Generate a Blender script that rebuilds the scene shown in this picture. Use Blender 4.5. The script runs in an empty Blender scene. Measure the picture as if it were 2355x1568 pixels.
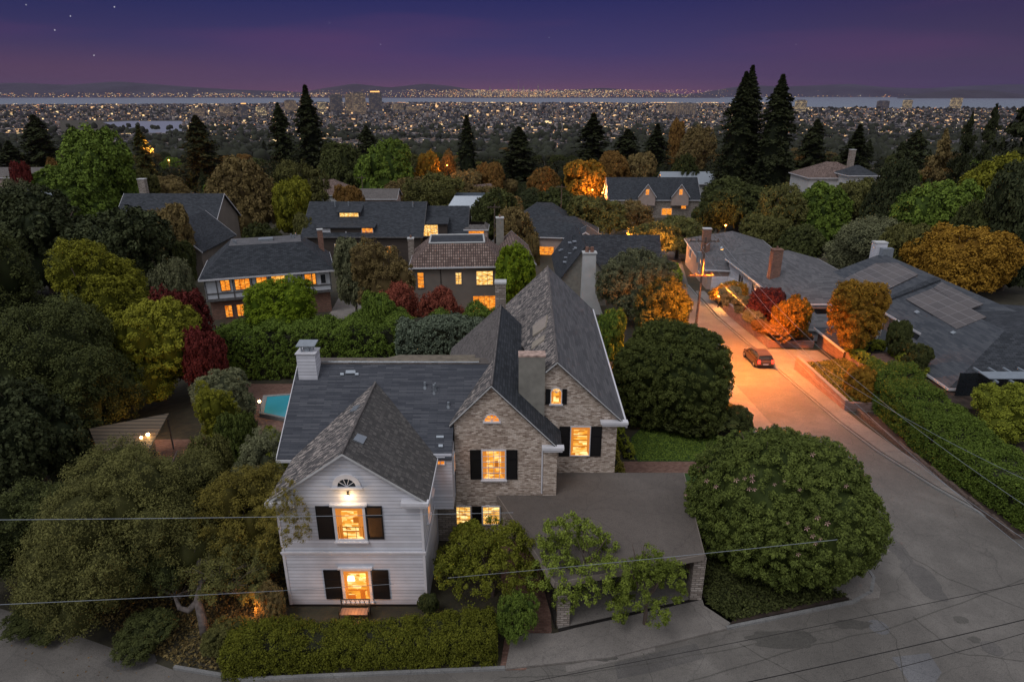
import bpy, bmesh, math, random
import numpy as np
from mathutils import Vector, Matrix, noise
R = math.radians
random.seed(11)
sc = bpy.context.scene
col = sc.collection
# ------------------------------------------------------------------ camera
F = 1500.0; TH = math.atan(569/F); H = 24.0
CT, ST = math.cos(TH), math.sin(TH)
cam = bpy.data.objects.new('camera', bpy.data.cameras.new('camera')); col.objects.link(cam)
cam.location = (0, 0, H); cam.rotation_euler = (math.pi/2-TH, 0, 0)
cam.data.sensor_width = 36; cam.data.lens = F/2354*36; cam.data.clip_start = .5; cam.data.clip_end = 90000
sc.camera = cam
def ray(u, v):
    a = (u-1177)/F; b = (784-v)/F
    return Vector((a, CT+b*ST, -ST+b*CT))
def onz(u, v, z):
    r = ray(u, v); t = (z-H)/r.z
    return Vector((r.x*t, r.y*t, z))
def ony(u, v, y):
    r = ray(u, v); t = y/r.y
    return Vector((r.x*t, y, H+r.z*t))
def onplane(u, v, p, n):
    r = ray(u, v); c = Vector((0, 0, H)); t = (Vector(p)-c).dot(n)/r.dot(n)
    return c+r*t
# ------------------------------------------------------------------ terrain height
GP = [(-200, 0), (30, 0), (80, -3), (150, -8), (250, -15), (400, -28), (600, -45), (1000, -72), (1600, -95), (2200, -100), (90000, -100)]
def gz(y):
    for (a, za), (b, zb) in zip(GP, GP[1:]):
        if y <= b: return za+(zb-za)*(y-a)/(b-a)
    return -100
# ------------------------------------------------------------------ materials
def newmat(name):
    m = bpy.data.materials.new(name); m.use_nodes = True
    nt = m.node_tree; b = nt.nodes['Principled BSDF']
    return m, nt, b
def N(nt, t, **k):
    n = nt.nodes.new(t)
    for a, v in k.items():
        if a in n.inputs.keys(): n.inputs[a].default_value = v
        else: setattr(n, a, v)
    return n
def c4(c): return (c[0], c[1], c[2], 1)
def ramp(nt, stops, src=None):
    r = nt.nodes.new('ShaderNodeValToRGB'); e = r.color_ramp.elements
    e[0].position, e[0].color = stops[0][0], c4(stops[0][1]); e[1].position, e[1].color = stops[-1][0], c4(stops[-1][1])
    for p, c in stops[1:-1]:
        x = e.new(p); x.color = c4(c)
    if src is not None: nt.links.new(src, r.inputs[0])
    return r
def mix(nt, f, a, b, mode='MIX'):
    m = nt.nodes.new('ShaderNodeMix'); m.data_type = 'RGBA'; m.blend_type = mode
    for sock, val in ((m.inputs[0], f), (m.inputs[6], a), (m.inputs[7], b)):
        if hasattr(val, 'is_output'): nt.links.new(val, sock)
        else: sock.default_value = val if not isinstance(val, tuple) else c4(val)
    return m.outputs[2]
def bump(nt, b, src, s, d=.02):
    n = N(nt, 'ShaderNodeBump', Strength=s, Distance=d); nt.links.new(src, n.inputs['Height']); nt.links.new(n.outputs[0], b.inputs['Normal'])
def plain(name, c, rough=.7, var=.25, scale=3., bmp=0., metal=0., spec=.3):
    m, nt, b = newmat(name)
    tc = N(nt, 'ShaderNodeTexCoord'); n1 = N(nt, 'ShaderNodeTexNoise', Scale=scale, Detail=6.)
    nt.links.new(tc.outputs['Object'], n1.inputs['Vector'])
    r = ramp(nt, [(.3, tuple(x*(1-var) for x in c)), (.7, tuple(min(1, x*(1+var)) for x in c))], n1.outputs[0])
    nt.links.new(r.outputs[0], b.inputs['Base Color'])
    b.inputs['Roughness'].default_value = rough; b.inputs['Metallic'].default_value = metal; b.inputs['Specular IOR Level'].default_value = spec
    if bmp:
        n2 = N(nt, 'ShaderNodeTexNoise', Scale=scale*12, Detail=4.); nt.links.new(tc.outputs['Object'], n2.inputs['Vector']); bump(nt, b, n2.outputs[0], bmp)
    return m
def bricky(name, cols, mortar, bw=.22, bh=.075, ms=.012, rough=.85, big=.5, bmp=.6, offset=.5, patch=None, spec=.3, squash=1.):
    """masonry / shingle / tile pattern on metre UVs: cols = dark, mid, light"""
    m, nt, b = newmat(name)
    tc = N(nt, 'ShaderNodeUVMap')
    br = N(nt, 'ShaderNodeTexBrick'); br.offset = offset
    nt.links.new(tc.outputs[0], br.inputs['Vector'])
    br.inputs['Scale'].default_value = 1; br.inputs['Brick Width'].default_value = bw; br.inputs['Row Height'].default_value = bh
    br.inputs['Mortar Size'].default_value = ms; br.inputs['Mortar Smooth'].default_value = .3; br.inputs['Bias'].default_value = 0
    br.inputs['Color1'].default_value = (0, 0, 0, 1); br.inputs['Color2'].default_value = (1, 1, 1, 1); br.inputs['Mortar'].default_value = (.5, .5, .5, 1)
    n1 = N(nt, 'ShaderNodeTexNoise', Scale=big, Detail=5.); nt.links.new(tc.outputs[0], n1.inputs['Vector'])
    n2 = N(nt, 'ShaderNodeTexNoise', Scale=9., Detail=3.); nt.links.new(tc.outputs[0], n2.inputs['Vector'])
    f = mix(nt, .38, br.outputs['Color'], n1.outputs[0]); f = mix(nt, .25, f, n2.outputs[0])
    r = ramp(nt, [(.25, cols[0]), (.5, cols[1]), (.75, cols[2])], f)
    out = mix(nt, br.outputs['Fac'], r.outputs[0], mortar)
    if patch:
        n3 = N(nt, 'ShaderNodeTexNoise', Scale=.35, Detail=6.); nt.links.new(tc.outputs[0], n3.inputs['Vector'])
        rp = ramp(nt, [(.48, (0, 0, 0)), (.62, (1, 1, 1))], n3.outputs[0])
        out = mix(nt, rp.outputs[0], out, patch)
    nt.links.new(out, b.inputs['Base Color']); b.inputs['Roughness'].default_value = rough; b.inputs['Specular IOR Level'].default_value = spec
    inv = N(nt, 'ShaderNodeMath', operation='SUBTRACT'); inv.inputs[0].default_value = 1; nt.links.new(br.outputs['Fac'], inv.inputs[1])
    ad = N(nt, 'ShaderNodeMath', operation='ADD'); nt.links.new(inv.outputs[0], ad.inputs[0]); nt.links.new(n2.outputs[0], ad.inputs[1])
    bump(nt, b, ad.outputs[0], bmp, .015)
    return m
def boards(name, c, pitch=.2, rough=.6, vertical=False, gap=.10, dark=.45):
    """lapped boards: each course leans out towards its lower edge, a real profile written as bump, with a weathered joint"""
    m, nt, b = newmat(name)
    uv = N(nt, 'ShaderNodeUVMap'); sx = N(nt, 'ShaderNodeSeparateXYZ'); nt.links.new(uv.outputs[0], sx.inputs[0])
    dv = N(nt, 'ShaderNodeMath', operation='DIVIDE'); dv.inputs[1].default_value = pitch; nt.links.new(sx.outputs[0 if vertical else 1], dv.inputs[0])
    fr = N(nt, 'ShaderNodeMath', operation='FRACT'); nt.links.new(dv.outputs[0], fr.inputs[0])
    n1 = N(nt, 'ShaderNodeTexNoise', Scale=1.3, Detail=7.); nt.links.new(uv.outputs[0], n1.inputs['Vector'])
    fl = N(nt, 'ShaderNodeMath', operation='FLOOR'); nt.links.new(dv.outputs[0], fl.inputs[0])
    wn = N(nt, 'ShaderNodeTexWhiteNoise', noise_dimensions='1D'); nt.links.new(fl.outputs[0], wn.inputs['W'])
    r = ramp(nt, [(.25, tuple(x*.8 for x in c)), (.75, tuple(min(1, x*1.1) for x in c))], mix(nt, .35, n1.outputs[0], wn.outputs[0]))
    j = ramp(nt, [(0, (1, 1, 1)), (gap, (1, 1, 1)), (gap+.04, (0, 0, 0)), (1, (0, 0, 0))], fr.outputs[0])  # dark strip at each joint stands in for the lap's shadow line
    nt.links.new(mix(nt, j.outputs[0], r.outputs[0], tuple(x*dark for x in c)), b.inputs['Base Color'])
    inv = N(nt, 'ShaderNodeMath', operation='SUBTRACT'); inv.inputs[0].default_value = 1; nt.links.new(fr.outputs[0], inv.inputs[1])
    bump(nt, b, inv.outputs[0], .8, .03); b.inputs['Roughness'].default_value = rough
    return m
def leafmat(name, a, c, b3=None, rough=.6):
    m, nt, b = newmat(name)
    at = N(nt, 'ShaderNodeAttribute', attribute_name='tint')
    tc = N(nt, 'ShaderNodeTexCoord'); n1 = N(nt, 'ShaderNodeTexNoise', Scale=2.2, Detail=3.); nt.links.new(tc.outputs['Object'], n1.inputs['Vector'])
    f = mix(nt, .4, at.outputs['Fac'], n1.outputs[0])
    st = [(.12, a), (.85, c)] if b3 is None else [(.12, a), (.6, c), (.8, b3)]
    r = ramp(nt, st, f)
    oi = N(nt, 'ShaderNodeObjectInfo'); hs = N(nt, 'ShaderNodeHueSaturation')
    mr = N(nt, 'ShaderNodeMapRange'); mr.inputs['To Min'].default_value = .8; mr.inputs['To Max'].default_value = 1.2; nt.links.new(oi.outputs['Random'], mr.inputs['Value'])
    nt.links.new(mr.outputs[0], hs.inputs['Value']); nt.links.new(r.outputs[0], hs.inputs['Color'])
    nt.links.new(hs.outputs[0], b.inputs['Base Color']); b.inputs['Roughness'].default_value = rough; b.inputs['Specular IOR Level'].default_value = .04
    return m
def litmat(name, a=(.5, .13, .008), m_=(1.0, .36, .03), c=(1.25, .72, .18), k=1., sc_=2.2, seed=0.):
    """a lamplit room behind glass: shelves, curtains and walls as warm bands"""
    m, nt, b = newmat(name)
    uv = N(nt, 'ShaderNodeUVMap'); mp = N(nt, 'ShaderNodeMapping'); mp.inputs['Scale'].default_value = (.9, 2.6, 1); mp.inputs['Location'].default_value = (seed, seed*.7, 0)
    nt.links.new(uv.outputs[0], mp.inputs[0])
    n1 = N(nt, 'ShaderNodeTexNoise', Scale=sc_, Detail=2.); nt.links.new(mp.outputs[0], n1.inputs['Vector'])
    v1 = N(nt, 'ShaderNodeTexVoronoi', Scale=sc_*1.6); v1.distance = 'CHEBYCHEV'; nt.links.new(mp.outputs[0], v1.inputs['Vector'])
    f = mix(nt, .45, n1.outputs[0], v1.outputs['Color'])
    bw = N(nt, 'ShaderNodeRGBToBW'); nt.links.new(f, bw.inputs[0])
    r = ramp(nt, [(.3, a), (.48, m_), (.68, c)], bw.outputs[0])
    b.inputs['Base Color'].default_value = (.02, .02, .02, 1); b.inputs['Roughness'].default_value = .1
    nt.links.new(r.outputs[0], b.inputs['Emission Color']); b.inputs['Emission Strength'].default_value = k
    return m
def emit(name, c, k):
    m, nt, b = newmat(name); b.inputs['Base Color'].default_value = c4(c); b.inputs['Emission Color'].default_value = c4(c); b.inputs['Emission Strength'].default_value = k
    return m

M = {}
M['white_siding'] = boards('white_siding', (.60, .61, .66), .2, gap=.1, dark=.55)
M['white_trim'] = plain('white_trim', (.66, .66, .69), .5, .06)
M['shingle'] = bricky('slate_shingle', ((.048, .053, .066), (.072, .078, .093), (.105, .110, .125)), (.045, .05, .06), .9, .11, .010, big=1.4)
M['shingle_worn'] = bricky('weathered_shingle', ((.055, .053, .055), (.13, .12, .118), (.52, .45, .40)), (.08, .08, .08), .12, .24, .010, big=1.7)
M['shingle_grey'] = bricky('brown_grey_shingle', ((.09, .083, .08), (.14, .125, .12), (.18, .165, .155)), (.07, .065, .06), .34, .13, .01)
M['shingle_front'] = bricky('mottled_grey_shingle', ((.058, .056, .055), (.085, .081, .078), (.15, .14, .132)), (.06, .057, .056), .12, .2, .010, big=2.2)
M['shingle_dark'] = bricky('charcoal_shingle', ((.026, .031, .038), (.045, .052, .062), (.065, .072, .085)), (.02, .023, .028), .5, .2, .02)
M['shingle_mid'] = bricky('grey_roof_felt', ((.085, .085, .092), (.12, .12, .128), (.155, .152, .158)), (.07, .07, .075), 1., .22, .01, big=.4)
M['brick'] = bricky('whitewashed_brick', ((.21, .145, .11), (.53, .43, .35), (.80, .70, .61)), (.46, .385, .32), .23, .085, .014, big=2.4, bmp=.9)
M['red_brick'] = bricky('red_brick', ((.14, .06, .04), (.24, .10, .065), (.32, .15, .10)), (.25, .20, .17), .24, .08, .012)
M['pink_brick'] = bricky('dusky_brick_wall', ((.20, .12, .10), (.28, .17, .15), (.34, .22, .19)), (.30, .22, .2), .5, .12, .012)
M['stone'] = bricky('ledge_stone', ((.22, .18, .15), (.36, .31, .27), (.52, .46, .41)), (.16, .14, .12), .36, .13, .02, bmp=1.)
M['stucco'] = plain('grey_stucco', (.25, .24, .21), .9, .18, 2., .4)
M['stucco_dark'] = plain('dark_grey_stucco', (.205, .175, .15), .9, .1, .6, .3)
M['stucco_white'] = plain('white_stucco', (.52, .53, .53), .9, .1, 1., .2)
M['tile'] = bricky('clay_tile', ((.13, .088, .075), (.24, .165, .14), (.36, .265, .225)), (.06, .045, .04), .3, .42, .06, offset=0., bmp=1.)
M['tudor'] = plain('pale_grey_plaster', (.66, .69, .74), .8, .08, 1.)
M['timber'] = plain('dark_timber', (.13, .125, .125), .7, .3, 3.)
M['brown_shingle'] = boards('brown_wood_wall', (.06, .045, .036), .25)
M['shingle_blue'] = bricky('blue_slate_felt', ((.048, .056, .068), (.068, .076, .09), (.09, .098, .11)), (.05, .055, .065), 1., .22, .01, big=.5)
M['slat'] = plain('blue_grey_slats', (.22, .26, .30), .6, .1)
M['tan'] = plain('pale_tan_wall', (.42, .33, .29), .8, .08, 1.)
M['shutter'] = boards('charcoal_shutter', (.018, .018, .02), .07, gap=.2, dark=.4, rough=.45)
M['shutter_rim'] = plain('black_paint', (.012, .012, .013), .4, .1)
M['gravelroof'] = plain('tar_and_gravel', (.15, .125, .112), .95, .14, 14., .5)
M['metal'] = plain('galvanised_metal', (.34, .38, .42), .4, .12, 5., metal=.6)
M['copper'] = plain('rusty_cap', (.42, .30, .25), .7, .5, 4.)
M['asphalt'] = None
M['concrete'] = None
M['soil'] = plain('dark_soil', (.045, .032, .026), .95, .5, 1.5, .5)
M['grass'] = plain('lawn_grass', (.035, .075, .018), .9, .35, 3., .6)
M['water'] = plain('pool_water', (.05, .33, .42), .08, .06, .8, spec=.5)
M['bark'] = plain('bark', (.12, .09, .075), .9, .4, 6., .8)
M['bark_pale'] = plain('pale_grey_bark', (.22, .19, .18), .9, .35, 5., .8)
M['bark_oak'] = plain('oak_bark', (.13, .11, .10), .9, .35, 5., .8)
M['iron'] = plain('black_iron', (.02, .018, .017), .5, .2)
M['wood'] = boards('weathered_fence_boards', (.20, .15, .145), .16, vertical=True)
M['brickpath'] = bricky('brick_paving', ((.14, .075, .055), (.21, .115, .09), (.27, .16, .12)), (.13, .09, .07), .22, .11, .012, bmp=.3)
M['solar'] = bricky('solar_glass', ((.065, .055, .056), (.08, .068, .068), (.095, .08, .078)), (.20, .185, .19), 1.75, 1.02, .03, rough=.25, offset=0., bmp=.05, spec=.5)
M['glass_dark'] = plain('dark_glass', (.015, .02, .025), .08, .2, spec=.6)
M['lit0'] = litmat('lit_window_amber', seed=0.)
M['lit1'] = litmat('lit_window_orange', (.45, .09, .005), (.95, .26, .015), (1.2, .5, .07), seed=3.3)
M['lit2'] = litmat('lit_window_gold', (.6, .22, .02), (1.1, .55, .09), (1.5, 1.1, .45), seed=7.1)
M['lit_house'] = litmat('lit_room', (.55, .17, .01), (1.1, .44, .04), (1.5, 1.0, .4), k=1.05, seed=5.2, sc_=1.7)
M['bulb'] = emit('warm_bulb', (1, .62, .22), 22)
M['lampshade'] = emit('lamp_shade_glow', (1, .85, .5), 5)
def asphalt(name, c, tintc, wet=False):
    m, nt, b = newmat(name)
    tc = N(nt, 'ShaderNodeTexCoord'); P = tc.outputs['Object']
    n1 = N(nt, 'ShaderNodeTexNoise', Scale=.16, Detail=10., Roughness=.72); n2 = N(nt, 'ShaderNodeTexNoise', Scale=22., Detail=3.)
    n3 = N(nt, 'ShaderNodeTexNoise', Scale=.6, Detail=5.); n4 = N(nt, 'ShaderNodeTexVoronoi', Scale=.22, feature='DISTANCE_TO_EDGE')
    wv = N(nt, 'ShaderNodeVectorMath', operation='ADD'); nt.links.new(P, wv.inputs[0]); nt.links.new(n3.outputs['Color'], wv.inputs[1])
    for n in (n1, n2, n3): nt.links.new(P, n.inputs['Vector'])
    nt.links.new(wv.outputs[0], n4.inputs['Vector'])
    r = ramp(nt, [(.34, tuple(x*.5 for x in c)), (.5, c), (.66, tuple(x*1.25 for x in tintc))], n1.outputs[0])
    o = mix(nt, .45, r.outputs[0], ramp(nt, [(.35, tuple(x*.6 for x in c)), (.65, tuple(x*1.45 for x in c))], n2.outputs[0]).outputs[0])
    o = mix(nt, ramp(nt, [(.34, (.0, .0, .0)), (.62, (.5, .5, .5))], n3.outputs[0]).outputs[0], o, tuple(x*.72 for x in c))
    o = mix(nt, ramp(nt, [(0, (.45, .45, .45)), (.005, (0, 0, 0)), (1, (0, 0, 0))], n4.outputs[0]).outputs[0], o, tuple(x*.35 for x in c))
    n5 = N(nt, 'ShaderNodeTexNoise', Scale=5.5, Detail=8., Roughness=.8); nt.links.new(P, n5.inputs['Vector'])
    o = mix(nt, .75, o, ramp(nt, [(.3, (.55, .55, .55)), (.5, (1, 1, 1)), (.7, (1.0, .98, .95))], n5.outputs[0]).outputs[0], 'MULTIPLY')
    nt.links.new(o, b.inputs['Base Color']); b.inputs['Roughness'].default_value = .8
    bump(nt, b, n2.outputs[0], .4, .01)
    return m
M['asphalt'] = asphalt('worn_asphalt', (.155, .143, .128), (.215, .20, .18))
M['gravelroof'] = asphalt('tar_and_gravel', (.125, .106, .092), (.155, .134, .118))
M['asphalt_dark'] = asphalt('patched_asphalt', (.120, .112, .104), (.16, .15, .138))
M['patch'] = asphalt('pale_patch', (.17, .17, .175), (.21, .21, .215))
M['concrete'] = asphalt('pavement_concrete', (.23, .21, .19), (.29, .27, .245))
M['kerb'] = asphalt('kerb_concrete', (.24, .24, .235), (.32, .32, .31))
M['stain'] = asphalt('oily_stain', (.10, .094, .083), (.135, .125, .11))
# leaves: dark, light, accent
LM = {}
for k, a in dict(
    camellia=((.026, .038, .012), (0.156, 0.194, 0.042)), magnolia=((.026, .036, .012), (0.150, 0.174, 0.044)), dark=((.016, .021, .009), (0.113, 0.128, 0.041)),
    darkblue=((.014, .020, .010), (0.087, 0.101, 0.044)), conifer=((.010, .014, .008), (0.065, 0.074, 0.031)), green=((0.029, 0.050, 0.012), (0.194, 0.275, 0.043)),
    lime=((0.057, 0.098, 0.009), (0.341, 0.455, 0.033)), yellowgreen=((.055, .062, .009), (0.300, 0.294, 0.032)), olive=((.035, .038, .014), (0.208, 0.202, 0.063)),
    greygreen=((0.057, 0.064, 0.037), (0.242, 0.248, 0.128)), oakgold=((.045, .042, .012), (0.299, 0.247, 0.051)), fronthedge=((.036, .044, .008), (.205, .215, .026)), greenhedge=((.036, .052, .012), (0.260, 0.325, 0.051)), orange=((.12, .062, .010), (.44, .25, .035)), rust=((.10, .052, .016), (.32, .185, .055)), red=((.05, .010, .009), (.19, .040, .034)),
    pinkred=((.12, .030, .022), (0.380, 0.114, 0.071)), maroon=((.05, .012, .014), (0.150, 0.045, 0.040)), ceanothus=((.045, .060, .045), (0.190, 0.230, 0.150)),
    hedge=((0.054, 0.068, 0.011), (0.365, 0.401, 0.049)), ivy=((.06, .055, .012), (0.297, 0.253, 0.048)), brownish=((.07, .05, .022), (0.276, 0.207, 0.081)), pale=((.08, .085, .05), (0.360, 0.360, 0.194)),
).items(): LM[k] = leafmat('leaves_'+k, *a)
# ------------------------------------------------------------------ object helpers
def tag(o, label=None, cat=None, group=None, kind=None):
    if label: o['label'] = label
    if cat: o['category'] = cat
    if group: o['group'] = group
    if kind: o['kind'] = kind
    return o
def empty(name, loc, rz=0., label=None, cat=None, group=None):
    o = bpy.data.objects.new(name, None); col.objects.link(o); o.location = loc; o.rotation_euler.z = rz
    o.empty_display_size = .2
    return tag(o, label, cat, group)
class MB:
    def __init__(s): s.v = []; s.f = []; s.m = []; s.smooth = False
    def poly(s, pts, mi=0):
        i = len(s.v); s.v += [Vector(p) for p in pts]; s.f.append(tuple(range(i, i+len(pts)))); s.m.append(mi)
    def box(s, x0, x1, y0, y1, z0, z1, mi=0):
        if x0 > x1: x0, x1 = x1, x0
        if y0 > y1: y0, y1 = y1, y0
        s.hexa([(x0, y0, z0), (x1, y0, z0), (x1, y1, z0), (x0, y1, z0)], [(x0, y0, z1), (x1, y0, z1), (x1, y1, z1), (x0, y1, z1)], mi)
    def hexa(s, lo, hi, mi=0):
        n = len(lo)
        s.poly(list(reversed(lo)), mi); s.poly(hi, mi)
        for i in range(n):
            j = (i+1) % n; s.poly([lo[i], lo[j], hi[j], hi[i]], mi)
    def obox(s, c, t, n, w, d, h, mi=0):
        """box centred at c, width w along t, depth d along n, height h along z"""
        c, t, n = Vector(c), Vector(t), Vector(n); u = Vector((0, 0, 1))
        lo = [c+t*a*w/2+n*b*d/2-u*h/2 for a, b in ((-1, -1), (1, -1), (1, 1), (-1, 1))]
        s.hexa(lo, [p+u*h for p in lo], mi)
    def slab(s, pts, th=.12, mi=0, up=None):
        pts = [Vector(p) for p in pts]; lo = [p-Vector((0, 0, th)) for p in pts]
        s.hexa(lo, pts, mi)
    def tube(s, pts, rad, n=8, mi=0, cap=True):
        pts = [Vector(p) for p in pts]; rad = rad if isinstance(rad, (list, tuple)) else [rad]*len(pts)
        i0 = len(s.v); t0 = None
        for k, p in enumerate(pts):
            t = (pts[min(k+1, len(pts)-1)]-pts[max(k-1, 0)]).normalized()
            if k == 0: a = t.orthogonal().normalized()
            else: a = (a-t*a.dot(t)).normalized()
            b = t.cross(a)
            for q in range(n):
                an = 2*math.pi*q/n; s.v.append(p+(a*math.cos(an)+b*math.sin(an))*rad[k])
        for k in range(len(pts)-1):
            for q in range(n):
                w = (q+1) % n; s.f.append((i0+k*n+q, i0+k*n+w, i0+(k+1)*n+w, i0+(k+1)*n+q)); s.m.append(mi)
        if cap:
            s.f.append(tuple(i0+q for q in reversed(range(n)))); s.m.append(mi)
            s.f.append(tuple(i0+(len(pts)-1)*n+q for q in range(n))); s.m.append(mi)
    def build(s, name, mats, parent=None, smooth=False):
        me = bpy.data.meshes.new(name); me.from_pydata([tuple(p) for p in s.v], [], s.f)
        for m in (mats if isinstance(mats, (list, tuple)) else [mats]): me.materials.append(m)
        me.polygons.foreach_set('material_index', s.m)
        uv = me.uv_layers.new(name='UVMap').data
        me.update()
        for p in me.polygons:
            n = p.normal; a = Vector((-n.y, n.x, 0))
            a = a.normalized() if a.length > .03 else Vector((1, 0, 0))
            b = n.cross(a)
            if b.z < 0 or (abs(b.z) < .01 and b.y < 0): b = -b; a = -a
            for li in p.loop_indices:
                q = me.vertices[me.loops[li].vertex_index].co; uv[li].uv = (q.dot(a), q.dot(b))
        if smooth: me.polygons.foreach_set('use_smooth', [True]*len(me.polygons))
        o = bpy.data.objects.new(name, me); col.objects.link(o)
        if parent: o.parent = parent
        return o
def boxpart(name, mats, parent, *a):
    m = MB(); m.box(*a); return m.build(name, mats, parent)
X = Vector((1, 0, 0)); Y = Vector((0, 1, 0)); Z = Vector((0, 0, 1))
def window(parent, c, t, n, w, h, cols=2, rows=2, pane='lit_house', frame='white_trim', fw=.07, mw=.03, sill=True, arch=False, head=False, mid=False, mullion_rows=True):
    """window part (frame, muntins, sill) with its pane as a child; c = centre on the wall face, t along the wall, n out of it"""
    c, t, n = Vector(c), Vector(t), Vector(n); m = MB(); g = MB()
    if arch:
        k = 14; ctr = c-Z*(h/2-(h-w/2 if h > w/2 else 0)); base = c-Z*h/2
        r0, r1 = w/2, w/2+fw; st = h-w/2 if h > w/2 else 0
        cz = base+Z*st
        pts = [cz+t*r0*math.cos(math.pi*i/k)+Z*min(r0, h)*math.sin(math.pi*i/k) for i in range(k+1)]
        pto = [cz+t*r1*math.cos(math.pi*i/k)+Z*(min(r0, h)+fw)*math.sin(math.pi*i/k) for i in range(k+1)]
        for i in range(k):
            q = [pts[i], pts[i+1], pto[i+1], pto[i]]; m.hexa([p+n*.002 for p in q], [p+n*.07 for p in q])
        if st:
            for s_ in (-1, 1): m.obox(base+t*s_*(w/2+fw/2)+Z*st/2+n*.035, t, n, fw, .066, st)
            g.poly([base-t*r0, base+t*r0]+[p for p in pts], 0)
        else: g.poly(pts, 0)
        g.v = [p+n*.015 for p in g.v]
        for i in range(1, 5):
            an = math.pi*i/5; e = cz+(t*math.cos(an)*r0+Z*min(r0, h)*math.sin(an))
            m.tube([cz+n*.035, e+n*.035], mw*.6, 4)
        m.obox(base-Z*.05+n*.06, t, n, w+2*fw+.12, .12, .09)
        wo = m.build('window', M[frame], parent); g.build('pane', M[pane], wo); return wo
    g.poly([c+n*.012+t*a*w/2+Z*b*h/2 for a, b in ((-1, -1), (1, -1), (1, 1), (-1, 1))])
    for s_ in (-1, 1):
        m.obox(c+t*s_*(w/2+fw/2)+n*.04, t, n, fw, .076, h+2*fw); m.obox(c+Z*s_*(h/2+fw/2)+n*.038, t, n, w-.002, .072, fw)
    for i in range(1, cols): m.obox(c+t*(-w/2+w*i/cols)+n*.03, t, n, mw, .035, h-.004)
    for i in range(1, rows): m.obox(c+Z*(-h/2+h*i/rows)+n*.032, t, n, w-.004, .035, mw*(1.8 if (mid and i == rows//2) else 1))
    wo = m.build('window', M[frame], parent); g.build('pane', M[pane], wo)
    if sill: s2 = MB(); s2.obox(c-Z*(h/2+fw+.035)+n*.08, t, n, w+2*fw+.1, .16, .07); s2.build('sill', M[frame], wo)
    if head: s3 = MB(); s3.obox(c+Z*(h/2+fw+.05)+n*.07, t, n, w+2*fw+.22, .14, .1); s3.build('lintel', M[frame], wo)
    return wo
def shutter(parent, c, t, n, w, h):
    c, t, n = Vector(c), Vector(t), Vector(n); m = MB()
    m.obox(c+n*.03, t, n, w-.02, .04, h-.02, 0)
    for s_ in (-1, 1):
        m.obox(c+t*s_*(w/2-.03)+n*.035, t, n, .06, .062, h, 1); m.obox(c+Z*s_*(h/2-.04)+n*.034, t, n, w-.124, .058, .08, 1)
    m.obox(c+Z*h*.18+n*.033, t, n, w-.124, .056, .07, 1)
    return m.build('shutter', [M['shutter'], M['shutter_rim']], parent)
# ------------------------------------------------------------------ the setting
def struct(o, label=None): o['kind'] = 'structure'; return o
def sheet(name, rows, mat, off=0., parent=None):
    """rows of (y, x_left, x_right) laid on the terrain"""
    m = MB(); out = []
    for (a, l0, r0), (b, l1, r1) in zip(rows, rows[1:]):
        ks = sorted({a, b} | {g for g, _ in GP if min(a, b) < g < max(a, b)})
        for k0, k1 in zip(ks, ks[1:]):
            f0, f1 = (k0-a)/(b-a), (k1-a)/(b-a)
            out.append([(l0+(l1-l0)*f0, k0, gz(k0)+off), (r0+(r1-r0)*f0, k0, gz(k0)+off), (r0+(r1-r0)*f1, k1, gz(k1)+off), (l0+(l1-l0)*f1, k1, gz(k1)+off)])
    for p in out: m.poly(p)
    return m.build(name, mat, parent)
# ground: one sheet out to the bay shore
def ground():
    m, nt, b = newmat('ground_cover')
    tc = N(nt, 'ShaderNodeTexCoord'); n1 = N(nt, 'ShaderNodeTexNoise', Scale=.09, Detail=9.); n2 = N(nt, 'ShaderNodeTexNoise', Scale=1.7, Detail=6.)
    for n in (n1, n2): nt.links.new(tc.outputs['Object'], n.inputs['Vector'])
    r = ramp(nt, [(.35, (.030, .026, .018)), (.5, (.045, .040, .022)), (.65, (.07, .055, .035))], mix(nt, .5, n1.outputs[0], n2.outputs[0]))
    nt.links.new(r.outputs[0], b.inputs['Base Color']); b.inputs['Roughness'].default_value = .95; bump(nt, b, n2.outputs[0], .8, .1)
    ys = [-120, -40, 0, 10, 20, 30, 45, 60, 80, 110, 150, 200, 250, 320, 400, 500, 600, 800, 1000, 1300, 1600, 1900, 2200, 3000, 4500, 5600]
    bmx = MB(); W = lambda y: 200+abs(y)*1.6
    for a, c in zip(ys, ys[1:]):
        for i in range(12):
            f0, f1 = i/6-1, (i+1)/6-1
            bmx.poly([(f0*W(a), a, gz(a)), (f1*W(a), a, gz(a)), (f1*W(c), c, gz(c)), (f0*W(c), c, gz(c))])
    # shore flats, farther out on the left
    bmx.poly([(-12500, 5600, -100), (9100, 5600, -100), (3000, 6000, -100), (2700, 8300, -100), (-2300, 8800, -100), (-2900, 7900, -100), (-15000, 7600, -100)])
    return struct(bmx.build('ground', m))
ground()
# bay water and the lake
def water(name, c, rough, sc_):
    m, nt, b = newmat(name)
    tc = N(nt, 'ShaderNodeTexCoord'); n1 = N(nt, 'ShaderNodeTexNoise', Scale=sc_, Detail=4.); nt.links.new(tc.outputs['Object'], n1.inputs['Vector'])
    b.inputs['Base Color'].default_value = c4(c); b.inputs['Roughness'].default_value = rough; b.inputs['IOR'].default_value = 1.33
    bump(nt, b, n1.outputs[0], .3, 3.); return m
m = MB(); m.poly([(-40000, 5300, -101), (40000, 5300, -101), (40000, 33000, -101), (-40000, 33000, -101)])
struct(m.build('bay_water', water('bay_water', (.19, .225, .28), .6, .002)))
m = MB(); p = [onz(u, v, -99.2) for u, v in ((236, 282), (300, 279), (415, 279), (470, 283), (500, 292), (470, 306), (400, 309), (330, 305), (270, 292))]
m.poly(p); struct(m.build('lake_water', water('lake_water', (.30, .32, .38), .25, .02)))
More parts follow.
